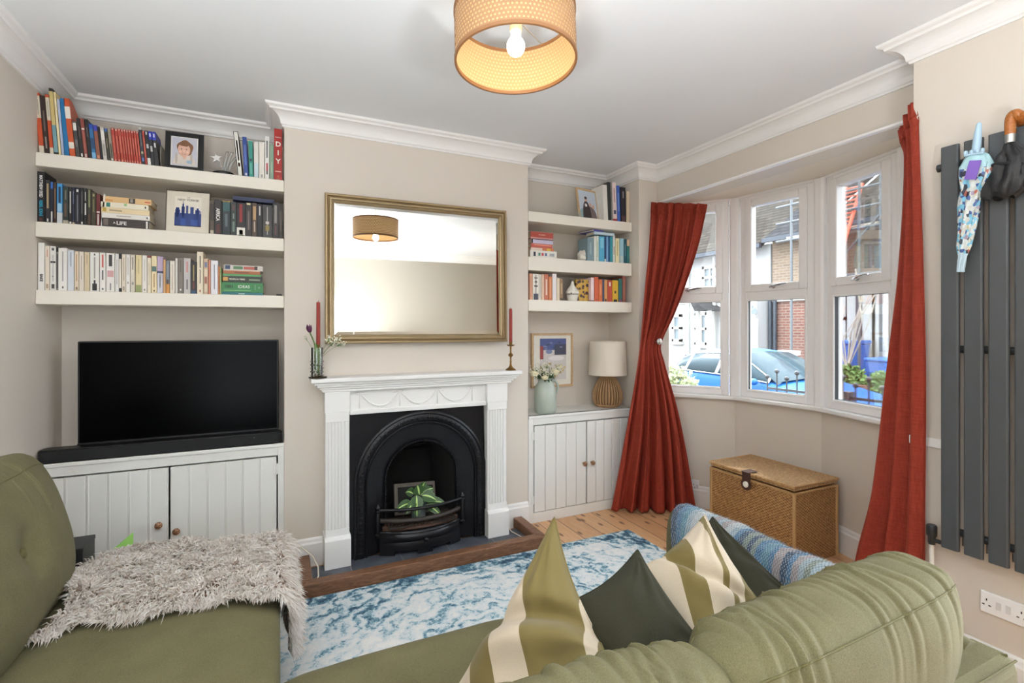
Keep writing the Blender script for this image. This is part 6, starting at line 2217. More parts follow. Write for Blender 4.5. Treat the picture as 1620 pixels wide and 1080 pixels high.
# ---------------------------------------------------------------- corner sofa
SZ = .435
SO = thing('corner_sofa', (.4, 1.3, 0), 'large olive-green L-shaped corner sofa with loose back cushions', 'sofa')


def pad(x0, y0, z0, x1, y1, z1, puff=.02, r=.05, nx=36, ny=36, wr=.004, seed=0., sag=0):
    """Soft upholstered slab: rounded edges, domed top, faint wrinkles."""
    m = MB()
    cx, cy, cz = (x0 + x1) / 2, (y0 + y1) / 2, (z0 + z1) / 2
    hx, hy, hz = (x1 - x0) / 2, (y1 - y0) / 2, (z1 - z0) / 2

    def se(a, b, e):
        return (abs(a) ** e + abs(b) ** e) ** (1 / e)
    n = 48

    def fn(u, v):
        # cross-section ring (u) lofted along y (v)
        a = 2 * math.pi * u
        t = 2 * v - 1
        ex = 2 / 5.5
        px = math.copysign(abs(math.cos(a)) ** ex, math.cos(a))
        pz = math.copysign(abs(math.sin(a)) ** ex, math.sin(a))
        k = max(0, 1 - abs(t) ** 9) ** (1 / 4.5)
        yy = cy + hy * math.copysign(abs(t) ** .8, t)
        rx, rz = hx - r * (1 - k), hz * (.25 + .75 * k)
        x = cx + rx * px
        z = cz + rz * pz
        dome = (1 - min(1, abs(px)) ** 2.5) * (1 - abs(t) ** 2.5)
        if pz > 0:
            z += puff * dome * pz
        z += wr * noise.noise(Vector((x * 5 + seed, yy * 5, seed))) * dome + wr * .5 * noise.noise(Vector((x * 13 + seed, yy * 13, seed)))
        return (x, yy, z)
    m.grid(fn, n * 2, ny, cu=True)
    m.add([fn(k / n, 0) for k in range(n)], [tuple(range(n))])
    m.add([fn(k / n, 1) for k in range(n)], [tuple(range(n))[::-1]])
    return m


m = MB().box(-.06, .66, .10, 1.70, 1.585, .27)
m.box(-.92, .66, .10, -.06, 2.68, .27)
m.build('base', M['sofa'], SO, bevel=.02, seg=3)
for nm, q in (('seat_cushion', (-.02, .80, .262, .83, 1.615, SZ)), ('seat_cushion', (.835, .80, .262, 1.685, 1.615, SZ)), ('seat_cushion', (-.90, .80, .262, -.022, 1.56, SZ)), ('seat_cushion', (-.90, 1.565, .262, .005, 2.71, SZ))):
    pad(*q, puff=.016, seed=q[0] * 7 + q[1], wr=.006).build(nm, M['sofa'], SO, smooth=True, angle=180)
# low back frame and arm
m = MB()
bp = [(.745, .10), (.745, .52), (.738, .548), (.720, .562), (.650, .562), (.628, .550), (.620, .525), (.610, .10)]
m.prism(bp[::-1], -1.06, 1.80, 'x')
m.build('back_frame', M['sofa'], SO, bevel=.012, seg=3)
m = MB()
m.box(-1.075, .62, .10, -.96, 2.70, .60)
m.build('side_frame', M['sofa'], SO, bevel=.03, seg=4)


def armprof(o=0.):
    """Arm section (x, z) from the inner foot over the top to the outer foot."""
    return [(1.688 - o, .12), (1.688 - o, .30), (1.685 - o, .45), (1.690 - o, .545), (1.702 - o * .8, .578 + o * .5), (1.725 - o * .2, .594 + o), (1.760 + o * .2, .594 + o), (1.785 + o * .8, .578 + o * .5), (1.800 + o, .545), (1.806 + o, .45), (1.808 + o, .30), (1.806 + o, .12)]


m = MB()
ap = armprof()
n = len(ap)
ys = [(.70, .965, -.02), (.76, .995, -.008), (.9, 1, 0), (1.2, 1, .0), (1.6, 1, .004), (1.78, 1, .002), (1.825, .97, -.006), (1.842, .86, -.03)]
vs = []
for y, k, dz in ys:
    for x, z in ap:
        vs.append((1.746 + (x - 1.746) * k, y, .12 + (z + dz * (z > .3) - .12) * (1 if k > .9 else .96)))
m.add(vs, [(j * n + i, j * n + i + 1, (j + 1) * n + i + 1, (j + 1) * n + i)[::-1] for j in range(len(ys) - 1) for i in range(n - 1)], 0, True)
m.add([vs[i] for i in range(n)], [tuple(range(n))])
m.add([vs[(len(ys) - 1) * n + i] for i in range(n)], [tuple(range(n))[::-1]])
m.build('arm', M['sofa'], SO, sub=1)
m = MB()
m.tube([(x, y, z) for x, y, z in ((1.685, .742, .10), (1.687, .744, .5), (1.702, .742, .553), (1.79, .64, .560))], .0035, 6)
m.tube([(-.6, .622, .556), (.5, .622, .556), (1.79, .622, .556)], .003, 6)
m.build('seam', M['sofa_seam'], SO)
for x, y in ((-.85, .75), (-.1, 2.58), (1.72, .75), (1.72, 1.75), (-.85, 2.58), (.0, 1.5)):
    MB().lathe([(.016, .0095 if RX0 < x < RX1 and RY0 < y < RY1 else .0005), (.022, .10)], (x, y, 0), 14).build('foot', M['handle_wood'], SO)


def back_cushion(W, w, h, t, seed, name='back_cushion', button=False, nx=300, nr=150, pw=4.2, wr=1.0):
    """Plump loose back cushion: x across, y through, z up; seams where the gusset meets the faces; gathers on the gusset."""
    m = MB()
    rnd = random.Random(int(seed * 10))
    pleats = [(rnd.uniform(-.48, .48) * w, rnd.uniform(.0055, .019), rnd.uniform(.0030, .0095), rnd.uniform(-.05, .05), rnd.choice((-.75, -.2, .3, .75))) for _ in range(24)]

    def shape(u, v):
        """u round the section, v along the width."""
        a = 2 * math.pi * u
        s = 2 * v - 1
        k = max(0., 1 - abs(s) ** 5) ** (1 / 3.2)
        e1 = 2 / pw
        cy, cz = math.copysign(abs(math.cos(a)) ** e1, math.cos(a)), math.copysign(abs(math.sin(a)) ** e1, math.sin(a))
        x = w / 2 * math.copysign(abs(s) ** .86, s)
        face = (1 - min(1, abs(cz)) ** 3) * (1 - abs(s) ** 3)
        top = (1 - min(1, abs(cy)) ** 3) * (1 - abs(s) ** 4)
        y = (t / 2) * cy * (.42 + .58 * k) * (1 + .34 * face)
        z = (h / 2) * cz * (.72 + .28 * k) * (1 + .06 * top)
        # gathers: narrow pleats square to the seams, sharpest beside them and fading over the faces
        ra = 1 - min(1, abs(abs(cy) - abs(cz)) * 1.15)
        g = 0.
        for px_, wd, am, sl, side in pleats:
            q = (x - px_ - sl * cy * (1 if cz > 0 else -1)) / wd
            if abs(q) < 3:
                ext = math.exp(-((cy - side) / .75) ** 2)
                g += am * ext * (math.exp(-q * q) - .75 * math.exp(-((abs(q) - 1.35) / .55) ** 2))
        up = 1 if cz > -.2 else .4
        d = g * wr * up * (1 - abs(s) ** 8) * (.45 + .55 * ra) * (1 if abs(cz) > .3 else .35)
        d += .012 * wr * noise.noise(Vector((x * 5 + seed, y * 6, z * 6)))
        nn = Vector((0, cy, cz))
        nn = nn.normalized() if nn.length > 1e-6 else nn
        p = Vector((x, y, z)) + nn * d
        if button:
            q = math.exp(-((x - button[0]) ** 2 + (z - button[1]) ** 2) / .006)
            if cy < 0:
                p.y += .045 * q
        return p
    m.grid(shape, nr, nx, cu=True)
    m.add([shape(k / nr, 0) for k in range(nr)], [tuple(range(nr))[::-1]])
    m.add([shape(k / nr, 1) for k in range(nr)], [tuple(range(nr))])
    o = m.build(name, M['sofa'], SO, local=W, smooth=True, angle=180)
    m = MB()
    for a in (R(45), R(135)):
        u = a / (2 * math.pi)
        pts = [shape(u, .012 + .976 * k / 90) for k in range(91)]
        m.tube([p + Vector((0, p.y, p.z)).normalized() * .0008 for p in pts], .0026, 6)
    for e in (.03, .97):
        pts = [shape(lerp(.125, .375, k / 20), e) for k in range(21)]
    sm = m.build('seam', M['sofa_seam'], o, local=W)
    if button:
        m = MB().ball((button[0], -t * .5 * 1.34 + .040, button[1]), (.018, .008, .018), 14)
        m.build('button', M['sofa_seam'], o, local=W)
    return o


back_cushion(Matrix.Translation((1.232, .762, .618)) @ Matrix.Rotation(R(2), 4, 'Z') @ Matrix.Rotation(R(4), 4, 'X'), .88, .375, .205, 1.3)
back_cushion(Matrix.Translation((.415, .762, .612)) @ Matrix.Rotation(R(-1.5), 4, 'Z') @ Matrix.Rotation(R(4), 4, 'X'), .80, .365, .200, 5.1)
back_cushion(Matrix.Translation((-.845, 2.12, .700)) @ Matrix.Rotation(R(90), 4, 'Z') @ Matrix.Rotation(R(-14), 4, 'X'), .86, .56, .19, 8.4, button=(.03, -.01), pw=3.0, wr=.35)


# ---------------------------------------------------------------- scatter cushions
def quad_cushion(name, label, A, B, Cc, D, puff, m_, seed, chop=None, group=None, pinch=.06, sm=None):
    sm = sm or (lambda u, v: u)
    """Square cushion with its four corners (top-left, top-right, bottom-right, bottom-left); both faces bulge; chop dents the top edge."""
    A, B, Cc, D = (Vector(q) for q in (A, B, Cc, D))
    nrm = ((B - A) + (Cc - D)).cross((D - A) + (Cc - B)).normalized()
    view = (Vector((0, 0, EYE)) - (A + Cc) / 2)
    view = nrm * (1 if nrm.dot(view) > 0 else -1)
    csign = 1
    if chop:
        (u0, v0), (u1, v1) = chop[:2]
        csign = -1 if (1 - u0) * (v1 - v0) - (1 - v0) * (u1 - u0) > 0 else 1
    n = 60

    def base(u, v):
        # edges bow inwards between the pointed corners
        k = pinch
        uu = u + k * math.sin(math.pi * v) * (.5 - u) * 2 * (abs(2 * u - 1) ** 1.5)
        vv = v + k * math.sin(math.pi * u) * (.5 - v) * 2 * (abs(2 * v - 1) ** 1.5)
        return A.lerp(B, uu).lerp(D.lerp(Cc, uu), vv)

    def side(sg):
        def fn(u, v):
            a, b = 1 - (2 * u - 1) ** 2, 1 - (2 * v - 1) ** 2
            th = puff * (max(0, a) ** .55) * (max(0, b) ** .55)
            th *= 1 + .16 * noise.noise(Vector((u * 4 + seed, v * 4, sg)))
            cr = .010 * math.sin(14 * math.atan2(v - .02, u - .02) + seed) * math.exp(-3.2 * math.hypot(u, v)) * min(1, 6 * min(u, v, 1 - u, 1 - v))
            cr += .007 * math.sin(16 * math.atan2(v, 1 - u) + seed) * math.exp(-3.2 * math.hypot(1 - u, v)) * min(1, 6 * min(u, v, 1 - u, 1 - v))
            p = base(u, v) + nrm * sg * (th + cr)
            if chop:                                         # crease that cuts the ear off from the belly
                (u0, v0), (u1, v1), wd, dp, tip = chop
                lx_, ly_ = u1 - u0, v1 - v0
                ll = math.hypot(lx_, ly_)
                al = ((u - u0) * lx_ + (v - v0) * ly_) / ll ** 2
                dd = ((u - u0) * ly_ - (v - v0) * lx_) / ll
                win = math.exp(-((al - .5) / .62) ** 4)
                dd += .03 * math.sin(al * 5)
                p -= view * (dp * math.exp(-(dd / wd) ** 2) * win)
                p += view * (dp * .55 * math.exp(-((dd + 2.2 * wd * csign) / (1.6 * wd)) ** 2) * win)
            return p
        return fn
    t = thing(name, (A + Cc) / 2 - Vector((0, 0, .0)), label, 'cushion', group)
    m = MB()
    m.grid(side(1), n, n)
    m.grid(lambda u, v: side(-1)(1 - u, v), n, n)
    uvs = [(sm(i / n, j / n), j / n) for j in range(n + 1) for i in range(n + 1)] + [(sm(1 - i / n, j / n), j / n) for j in range(n + 1) for i in range(n + 1)]
    o = m.build('cover', m_, t, smooth=True, angle=180)
    set_uv(o, uvs)
    m = MB()
    ring_ = [(k / n, 0) for k in range(n)] + [(1, k / n) for k in range(n)] + [(1 - k / n, 1) for k in range(n)] + [(0, 1 - k / n) for k in range(n)]
    f = side(1)
    m.tube([f(u, v) for u, v in ring_], .003, 6, closed=True)
    o = m.build('edge_seam', m_, t)
    uu = []
    for u, v in ring_:
        uu += [(sm(u, v), v)] * 6
    set_uv(o, uu)
    return t


quad_cushion('scatter_cushion', 'largest striped cushion, olive with cream bands, standing nearest on the sofa seat',
             (.762, 1.31, .872), (.752, 1.03, .615), (.50, .94, .455), (.395, 1.25, .455), .085, M['stripe_a'], 2.0, chop=((.0, .58), (.90, .0), .06, .045, 0), pinch=.05, sm=lambda u, v: (66 * u - 143 * v + 143) / 209)
quad_cushion('scatter_cushion', 'cream and olive striped cushion with a deep crease, further along the sofa',
             (1.375, 1.30, .782), (1.325, 1.05, .62), (1.02, .93, .47), (1.03, 1.24, .685), .075, M['stripe_b'], 4.0, chop=((.0, .72), (.95, .18), .055, .035, 0), pinch=.05, sm=lambda u, v: (47 * u - 128 * v + 128) / 175)
quad_cushion('scatter_cushion', 'plain dark green cushion between the two striped cushions',
             (.99, 1.20, .772), (1.06, .98, .57), (.76, .93, .455), (.735, 1.17, .69), .07, M['dark_cushion'], 6.0, pinch=.05)
quad_cushion('scatter_cushion', 'plain dark green cushion behind the creased striped one, against the arm',
             (1.575, 1.45, .690), (1.655, 1.13, .485), (1.40, 1.10, .455), (1.30, 1.42, .60), .065, M['dark_cushion'], 9.0, pinch=.05)

# ---------------------------------------------------------------- knitted throw over the arm
t = thing('throw_blanket', (1.75, 1.4, .60), 'blue and grey banded knitted throw draped over the sofa arm', 'throw')
op = armprof(.012)
op = [(x, z) for x, z in op if z > .3]
op = [(1.672, .40)] + op[0:] + [(1.824, .28)]


def kf(off):
    def fn(u, v):
        y = lerp(1.775, 1.03, u)
        s = v * (len(op) - 1)
        i = min(len(op) - 2, int(s))
        x, z = [lerp(op[i][q], op[i + 1][q], s - i) for q in (0, 1)]
        lump = .006 * noise.noise(Vector((y * 14, v * 5, 1))) + .008 * noise.noise(Vector((y * 5, v * 3, 7)))
        edge = .010 * math.sin(math.pi * min(1, max(0, u))) ** .25
        c = Vector((1.746, 0, .50))
        d = Vector((x - c.x, 0, z - c.z)).normalized()
        cable = .0016 * math.sin(u * 300) * math.sin(v * 120)
        return Vector((x, y + .02 * math.sin(v * 5), z)) + d * (lump + edge + off + cable)
    return fn


m = MB()
m.grid(kf(.003), 150, 60)
uvs = [(i / 150, j / 60 * .6) for j in range(61) for i in range(151)]
o = m.build('knit', M['knit'], t, smooth=True, angle=180)
set_uv(o, uvs)
o.modifiers.new('thickness', 'SOLIDIFY').thickness = .010
rnd = random.Random(21)
m = MB()
uvs = []
f = kf(.006)
for k in range(5200):                                        # loose woollen fibres
    u, v = rnd.random(), rnd.random()
    p = f(u, v)
    d = (p - Vector((1.746, p.y, .50))).normalized()
    d = (d + Vector((rnd.gauss(0, .6), rnd.gauss(0, .6), rnd.gauss(0, .6)))).normalized()
    s = d.orthogonal().normalized() * .0007
    q = p + d * rnd.uniform(.004, .012)
    m.add([p - s, p + s, q], [(0, 1, 2)])
    uvs += [(u, v * .6)] * 3
o = m.build('fuzz', M['knit'], t)
o['kind'] = 'stuff'
set_uv(o, uvs)

# ---------------------------------------------------------------- shaggy throw on the left seat
t = thing('throw_blanket', (-.33, 2.35, SZ), 'shaggy grey-brown throw spread across the left seat of the sofa', 'throw')


def tb(u, v):
    """u from the wall side to the seat front and over its edge, v from the near to the far hem."""
    x0 = lerp(-.73, -.68, v) + .05 * math.sin(v * 7)
    L = .98
    s = u * L
    y = lerp(2.055 + .03 * math.sin(u * 6) + .02 * math.sin(u * 15), 2.70 - .10 * u + .03 * math.sin(u * 9), v)
    x = x0 + s
    z = SZ + .030 + .020 * (1 - abs(2 * v - 1) ** 3) + .016 * noise.noise(Vector((u * 5, v * 4, 2))) + .010 * noise.noise(Vector((u * 11, v * 9, 4)))
    if u > .78:
        z += .02 * math.sin(math.pi * min(1, (u - .78) / .2)) * (1 - v * .5)
    edge = -.02
    if x > edge:                                              # rolls over the front edge
        q = x - edge
        r = .055
        if q < r * math.pi / 2:
            x = edge + r * math.sin(q / r)
            z -= r * (1 - math.cos(q / r))
        else:
            x = edge + r + .02 * math.sin(v * 9)
            z -= r + (q - r * math.pi / 2)
    return Vector((x, y, z))


m = MB().grid(tb, 70, 50)
m.build('backing', M['fur_back'], t, smooth=True, solid=.006, angle=180)
rnd = random.Random(77)
m = MB()
uvs = []
flow = Vector((-.15, -.75, 0))
for k in range(24000):
    u, v = rnd.random(), rnd.random()
    if rnd.random() < .16:
        v = rnd.choice((rnd.random() * .06, 1 - rnd.random() * .06))
    p = tb(u, v)
    e = .004
    nrm = (tb(min(1, u + e), v) - tb(max(0, u - e), v)).cross(tb(u, min(1, v + e)) - tb(u, max(0, v - e)))
    nrm = nrm.normalized() if nrm.length > 0 else Vector((0, 0, 1))
    cl = Vector((noise.noise(Vector((u * 9, v * 7, 3))), noise.noise(Vector((u * 9, v * 7, 9))), 0))
    d = nrm * rnd.uniform(.55, 1.1) + flow * .55 + cl * 1.5 + Vector((rnd.gauss(0, .28), rnd.gauss(0, .28), rnd.gauss(0, .2)))
    if p.x > .0:
        d += Vector((.2, 0, -.5))
    if v < .1:
        d += Vector((0, -.5, -.1))
    d.normalize()
    ln = rnd.uniform(.026, .052)
    w = rnd.uniform(.0018, .0036)
    s = d.cross(Vector((rnd.gauss(0, 1), rnd.gauss(0, 1), rnd.gauss(0, 1)))).normalized()
    s2 = d.cross(s)
    bend = Vector((rnd.gauss(0, .2), rnd.gauss(0, .2) - .15, -.35)) * ln
    a = p + d * ln * .55 + bend * .2
    b = p + d * ln + bend
    c0 = rnd.random()
    vs = []
    for q, ww in ((p, w * 1.2), (a, w)):
        vs += [q + s * ww, q - s * ww * .5 + s2 * ww * .87, q - s * ww * .5 - s2 * ww * .87]
    vs.append(b)
    m.add(vs, [(0, 1, 4, 3), (1, 2, 5, 4), (2, 0, 3, 5), (3, 4, 6), (4, 5, 6), (5, 3, 6)], 0, True)
    uvs += [(c0, 0)] * 3 + [(c0, .55)] * 3 + [(c0, 1)]
o = m.build('pile', M['fur'], t)
o['kind'] = 'stuff'
set_uv(o, uvs)

# ---------------------------------------------------------------- dark box and card beside the cabinet
t = thing('storage_box', (-.94, 2.86, 0), 'charcoal box standing on the floor between the sofa and the left cabinet', 'box')
bx = MB().box(-1.085, 2.745, .002, -.772, 2.905, .470)
bx.build('body', M['grey_box'], t, bevel=.003)
MB().box(-1.087, 2.743, .470, -.770, 2.907, .490).build('lid', M['grey_box'], t, bevel=.003)
o = MB().box(-.105, -.002, 0, .105, .002, .29).build('card', M['green_card'], None, local=Matrix.Translation((-.66, 2.86, .13)) @ Matrix.Rotation(R(80), 4, 'Z'))
o.location.z = .002
o.scale = (1, 1, 1.55)
tag(o, 'bright green card standing between the charcoal box and the shaggy throw', 'card')
# ---------------------------------------------------------------- the street outside
GZ = -.32
struct('pavement', MB().box(3.2, -14, GZ - .3, 5.05, 30, GZ + .10), M['paving'])
struct('street', MB().box(5.05, -14, GZ - .4, 9.9, 30, GZ - .02), M['tarmac'])
struct('verge', MB().box(9.9, -14, GZ - .3, 40, 34, GZ + .14), M['paving'])

# car
X0, X1 = 7.00, 8.72
CG = -.34
CDY = 1.40
xc = (X0 + X1) / 2
t = thing('car', (xc, 4.3 + CDY, CG), 'blue hatchback parked in the street outside the bay window', 'car')
m = MB()


def car_st(y):
    """Half width at the waist and the sill, bonnet/boot height at station y (front is low y)."""
    top = smooth_at([(2.30, .48), (2.42, .62), (2.8, .70), (3.3, .78), (3.9, .93), (4.6, .99), (5.6, 1.01), (6.1, .99), (6.3, .76), (6.35, .55)], y)
    hw = smooth_at([(2.30, .55), (2.42, .70), (2.8, .80), (3.3, .845), (4.2, .86), (5.6, .85), (6.1, .80), (6.35, .66)], y)
    return top, hw


st = [2.30, 2.36, 2.45, 2.6, 2.8, 3.1, 3.4, 3.7, 3.9, 4.2, 4.6, 5.0, 5.4, 5.7, 6.0, 6.15, 6.27, 6.33, 6.35]
rows = []
for y in st:
    top, hw = car_st(y)
    rows.append([(xc - hw * .93, y, CG + .20), (xc - hw, y, CG + .38), (xc - hw, y, CG + top * .78), (xc - hw * .97, y, CG + top * .94), (xc - hw * .88, y, CG + top), (xc, y, CG + top + .035),
                 (xc + hw * .88, y, CG + top), (xc + hw * .97, y, CG + top * .94), (xc + hw, y, CG + top * .78), (xc + hw, y, CG + .38), (xc + hw * .93, y, CG + .20)])
n = len(rows[0])
m.add([p for r in rows for p in r], [(j * n + i, j * n + (i + 1) % n, (j + 1) * n + (i + 1) % n, (j + 1) * n + i) for j in range(len(rows) - 1) for i in range(n)], 0, True)
m.add(rows[0], [tuple(range(n))])
m.add(rows[-1], [tuple(range(n))[::-1]])
bo_ = m.shift(CDY).build('body', M['car_blue'], t, angle=60, sub=1)
# cabin: roof skin, pillars and glass
ROOF = 1.40
ck = [(3.80, .94, .80), (4.24, 1.18, .70), (4.60, 1.34, .63), (4.95, ROOF, .60), (5.35, ROOF - .005, .59), (5.75, 1.35, .575), (6.02, 1.25, .60), (6.22, 1.05, .66)]
m = MB()
vs = []
for y, z, hw in ck:
    vs += [(xc - hw, y, CG + z - .05), (xc - hw * .90, y, CG + z), (xc, y, CG + z + .035), (xc + hw * .90, y, CG + z), (xc + hw, y, CG + z - .05)]
rf = [(j * 5 + i, j * 5 + i + 1, (j + 1) * 5 + i + 1, (j + 1) * 5 + i) for j in range(2, 6) for i in range(4)]
m.add(vs, rf, 0, True)
m.shift(CDY).build('roof', M['car_blue'], t, sub=1)
m = MB()
m.add(vs, [(j * 5 + i, j * 5 + i + 1, (j + 1) * 5 + i + 1, (j + 1) * 5 + i) for j in (0, 1) for i in range(4)], 0, True)
m.shift(CDY).build('windscreen', M['glass_car'], t)
m = MB()
m.add(vs, [(6 * 5 + i, 6 * 5 + i + 1, 7 * 5 + i + 1, 7 * 5 + i) for i in range(4)], 0, True)
m.shift(CDY).build('rear_window', M['glass_car'], t)
for s in (-1, 1):
    wy = [3.98, 4.35, 4.65, 5.0, 5.4, 5.75, 6.0, 6.12]
    up, dn = [], []
    for y in wy:
        z = poly_at([(a, b) for a, b, c in ck], y)
        hw = poly_at([(a, c) for a, b, c in ck], y)
        up.append((xc + s * (hw + .004), y, CG + z - .062))
        dn.append((xc + s * (car_st(y)[1] * .955), y, CG + car_st(y)[0] * .965))
    m = MB()
    k = len(wy)
    m.add(up + dn, [(i, i + 1, k + i + 1, k + i) for i in range(k - 1)], 0, True)
    m.shift(CDY).build('side_glass', M['glass_car'], t, solid=.01)
    m = MB()
    m.tube(up, .012, 6)
    m.tube(dn, .010, 6)
    for y, wdt in ((4.98, .035), (5.62, .03)):
        i = min(range(k), key=lambda q: abs(wy[q] - y))
        m.tube([up[i], dn[i]], wdt, 6)
    m.tube([up[0], dn[0]], .02, 6)
    m.tube([up[-1], dn[-1]], .05, 6)
    m.shift(CDY).build('window_trim', M['chrome'], t)
    m = MB()
    for y in (4.72, 5.62):
        m.box(xc + s * .845, y - .10, CG + .82, xc + s * .885, y + .10, CG + .845)
    m.shift(CDY).build('door_handle', M['chrome'], t, bevel=.008)
    m = MB().ball((xc + s * .96, 4.12, CG + .92), (.07, .06, .055), 12)
    m.shift(CDY).build('wing_mirror', M['car_blue'], t)
    for y in (3.05, 5.62):
        m = MB().lathe([(.20, -.09), (.30, -.10), (.315, -.06), (.315, .06), (.30, .10), (.20, .09)], (xc + s * .80, y, CG + .315), 28, M=Matrix.Rotation(R(90), 4, 'Y'))
        w_ = m.shift(CDY).build('wheel', M['tyre'], t)
        m = MB().lathe([(.02, .0), (.19, .005), (.20, .02), (.20, -.02), (.02, -.02)], (xc + s * .88, y, CG + .315), 20, M=Matrix.Rotation(R(90), 4, 'Y'))
        m.shift(CDY).build('hub_cap', M['steel'], w_)
    m = MB().ball((xc + s * .60, 2.52, CG + .60), (.14, .16, .06), 12)
    m.shift(CDY).build('headlamp', M['glass_car'], t)

# garden railing with ball finials
t = thing('garden_railing', (4.25, 2.6, GZ + .1), 'black iron railing with ball finials in front of the blue car', 'railing')
for z in (.86, .30):
    m = MB().box(4.24, 1.2, z, 4.26, 3.25, z + .022)
    m.build('rail', M['rail_black'], t)
for k in range(21):
    y = 1.25 + k * .1
    hh = 1.02 if k % 2 else .96
    m = MB().tube([(4.25, y, GZ + .1), (4.25, y, hh)], .007, 6)
    m.build('baluster', M['rail_black'], t)
    MB().ball((4.25, y, hh + .018), .022, 10).build('finial', M['rail_black'], t)
m = MB().box(4.215, 2.48, GZ + .1, 4.285, 2.55, .92)
m.build('post', M['rail_black'], t)


def bush(c, r, label, lm, seed, n=1300, ls=.07, name='shrub', cat='shrub'):
    rnd = random.Random(seed)
    t = thing(name, (c[0], c[1], GZ), label, cat)
    m = MB()
    for k in range(n):
        a, b = rnd.uniform(0, 2 * math.pi), rnd.uniform(-.4, 1)
        q = math.sqrt(max(0, 1 - b * b))
        s = rnd.uniform(.72, 1.02)
        p = Vector((c[0] + r[0] * s * q * math.cos(a), c[1] + r[1] * s * q * math.sin(a), c[2] + r[2] * s * b))
        d = Vector((rnd.gauss(0, 1), rnd.gauss(0, 1), rnd.gauss(0, 1))).normalized()
        e = d.orthogonal().normalized() * ls * .4
        m.add([p, p + d * ls * .5 + e, p + d * ls, p + d * ls * .5 - e], [(0, 1, 2, 3)])
    m.build('foliage', lm, t)
    m = MB()
    for k in range(6):
        a = k * 1.05
        m.tube([(c[0], c[1], GZ + .08), (c[0] + r[0] * .6 * math.cos(a), c[1] + r[1] * .6 * math.sin(a), c[2])], .012, 6)
    m.build('branches', M['rubble'], t)


bush((4.55, 4.95, .60), (.36, .42, .38), 'rounded pale green shrub in front of the rear of the blue car', M['hedge_leaf'], 5)
bush((10.66, 6.28, .32), (.12, .34, .32), 'leafy shrub below the tall blue bin in the opposite garden', M['green_leaf'], 7, 900, .12)
bush((10.66, 5.66, .30), (.12, .22, .26), 'small low shrub in front of the smaller blue bin', M['green_leaf'], 8, 900, .1)


def bin_(x, y, s, label, group=None):
    t = thing('wheelie_bin', (x, y, GZ + .14), label, 'bin', group)
    z0 = GZ + .14
    m = MB()
    a, b = .25 * s, .30 * s
    vs = [(x - a, y - a, z0 + .06), (x + a, y - a, z0 + .06), (x + a, y + a, z0 + .06), (x - a, y + a, z0 + .06), (x - b, y - b, z0 + 1.0 * s), (x + b, y - b, z0 + 1.0 * s), (x + b, y + b, z0 + 1.0 * s), (x - b, y + b, z0 + 1.0 * s)]
    m.add(vs, [(0, 3, 2, 1), (4, 5, 6, 7), (0, 1, 5, 4), (1, 2, 6, 5), (2, 3, 7, 6), (3, 0, 4, 7)])
    m.build('body', M['bin_blue'], t, bevel=.02)
    m = MB().box(x - b - .03, y - b - .02, z0 + 1.0 * s, x + b + .03, y + b + .02, z0 + 1.07 * s)
    m.build('lid', M['bin_blue'], t, bevel=.02)
    m = MB().tube([(x + b, y - b, z0 + .98 * s), (x + b + .06, y, z0 + 1.0 * s), (x + b, y + b, z0 + .98 * s)], .015, 6)
    m.build('handle', M['bin_blue'], t)
    for sg in (-1, 1):
        MB().lathe([(.02, -.03), (.10, -.03), (.10, .03), (.02, .03)], (x + a * .9, y + sg * a * .8, z0 + .1), 16, M=Matrix.Rotation(R(90), 4, 'X')).build('wheel', M['tyre'], t)


q = P(1334, 540, x=11.95)
bin_(11.95, q.y, 1.25, 'tall blue wheelie bin against the pale house wall', 'blue bins in the opposite garden')
q = P(1406, 565, x=11.12)
bin_(11.12, q.y, .95, 'smaller blue wheelie bin half hidden by the right curtain', 'blue bins in the opposite garden')

# houses opposite
HX = 12.6


def sash_window(t, y0, y1, z0, z1, x, frame='house_trim', bars=1):
    f = MB()
    for a, b, c, d in ((y0, y0 + .09, z0, z1), (y1 - .09, y1, z0, z1), (y0, y1, z0, z0 + .09), (y0, y1, z1 - .09, z1), (y0, y1, (z0 + z1) / 2 - .04, (z0 + z1) / 2 + .04)):
        f.box(x - .10, a, c, x, b, d)
    for k in range(bars):
        yy = lerp(y0, y1, (k + 1) / (bars + 1))
        f.box(x - .08, yy - .025, z0, x, yy + .025, z1)
    f.box(x - .16, y0 - .08, z0 - .09, x, y1 + .08, z0)
    w = f.build('window', M[frame], t)
    MB().box(x - .045, y0 + .02, z0 + .02, x - .03, y1 - .02, z1 - .02).build('pane', M['house_glass'], w)


def roof(t, y0, y1, ze, m_, x=HX, run=4.2, rise=3.0, over=.35):
    m = MB()
    y0, y1 = y0 + .02, y1 - .02
    a, b = Vector((x - over, 0, ze)), Vector((x + run, 0, ze + rise))
    m.add([(a.x, y0, a.z), (a.x, y1, a.z), (b.x, y1, b.z), (b.x, y0, b.z), (a.x, y0, a.z - .12), (a.x, y1, a.z - .12), (b.x, y1, b.z - .12), (b.x, y0, b.z - .12)],
          [(0, 3, 2, 1), (4, 5, 6, 7), (0, 1, 5, 4), (1, 2, 6, 5), (2, 3, 7, 6), (3, 0, 4, 7)])
    m.build('roof', m_, t)
    MB().box(x - over - .10, y0, ze - .14, x - over + .02, y1, ze - .02).build('gutter', M['gutter'], t)


pz = lambda px, py: P(px, py, x=HX)
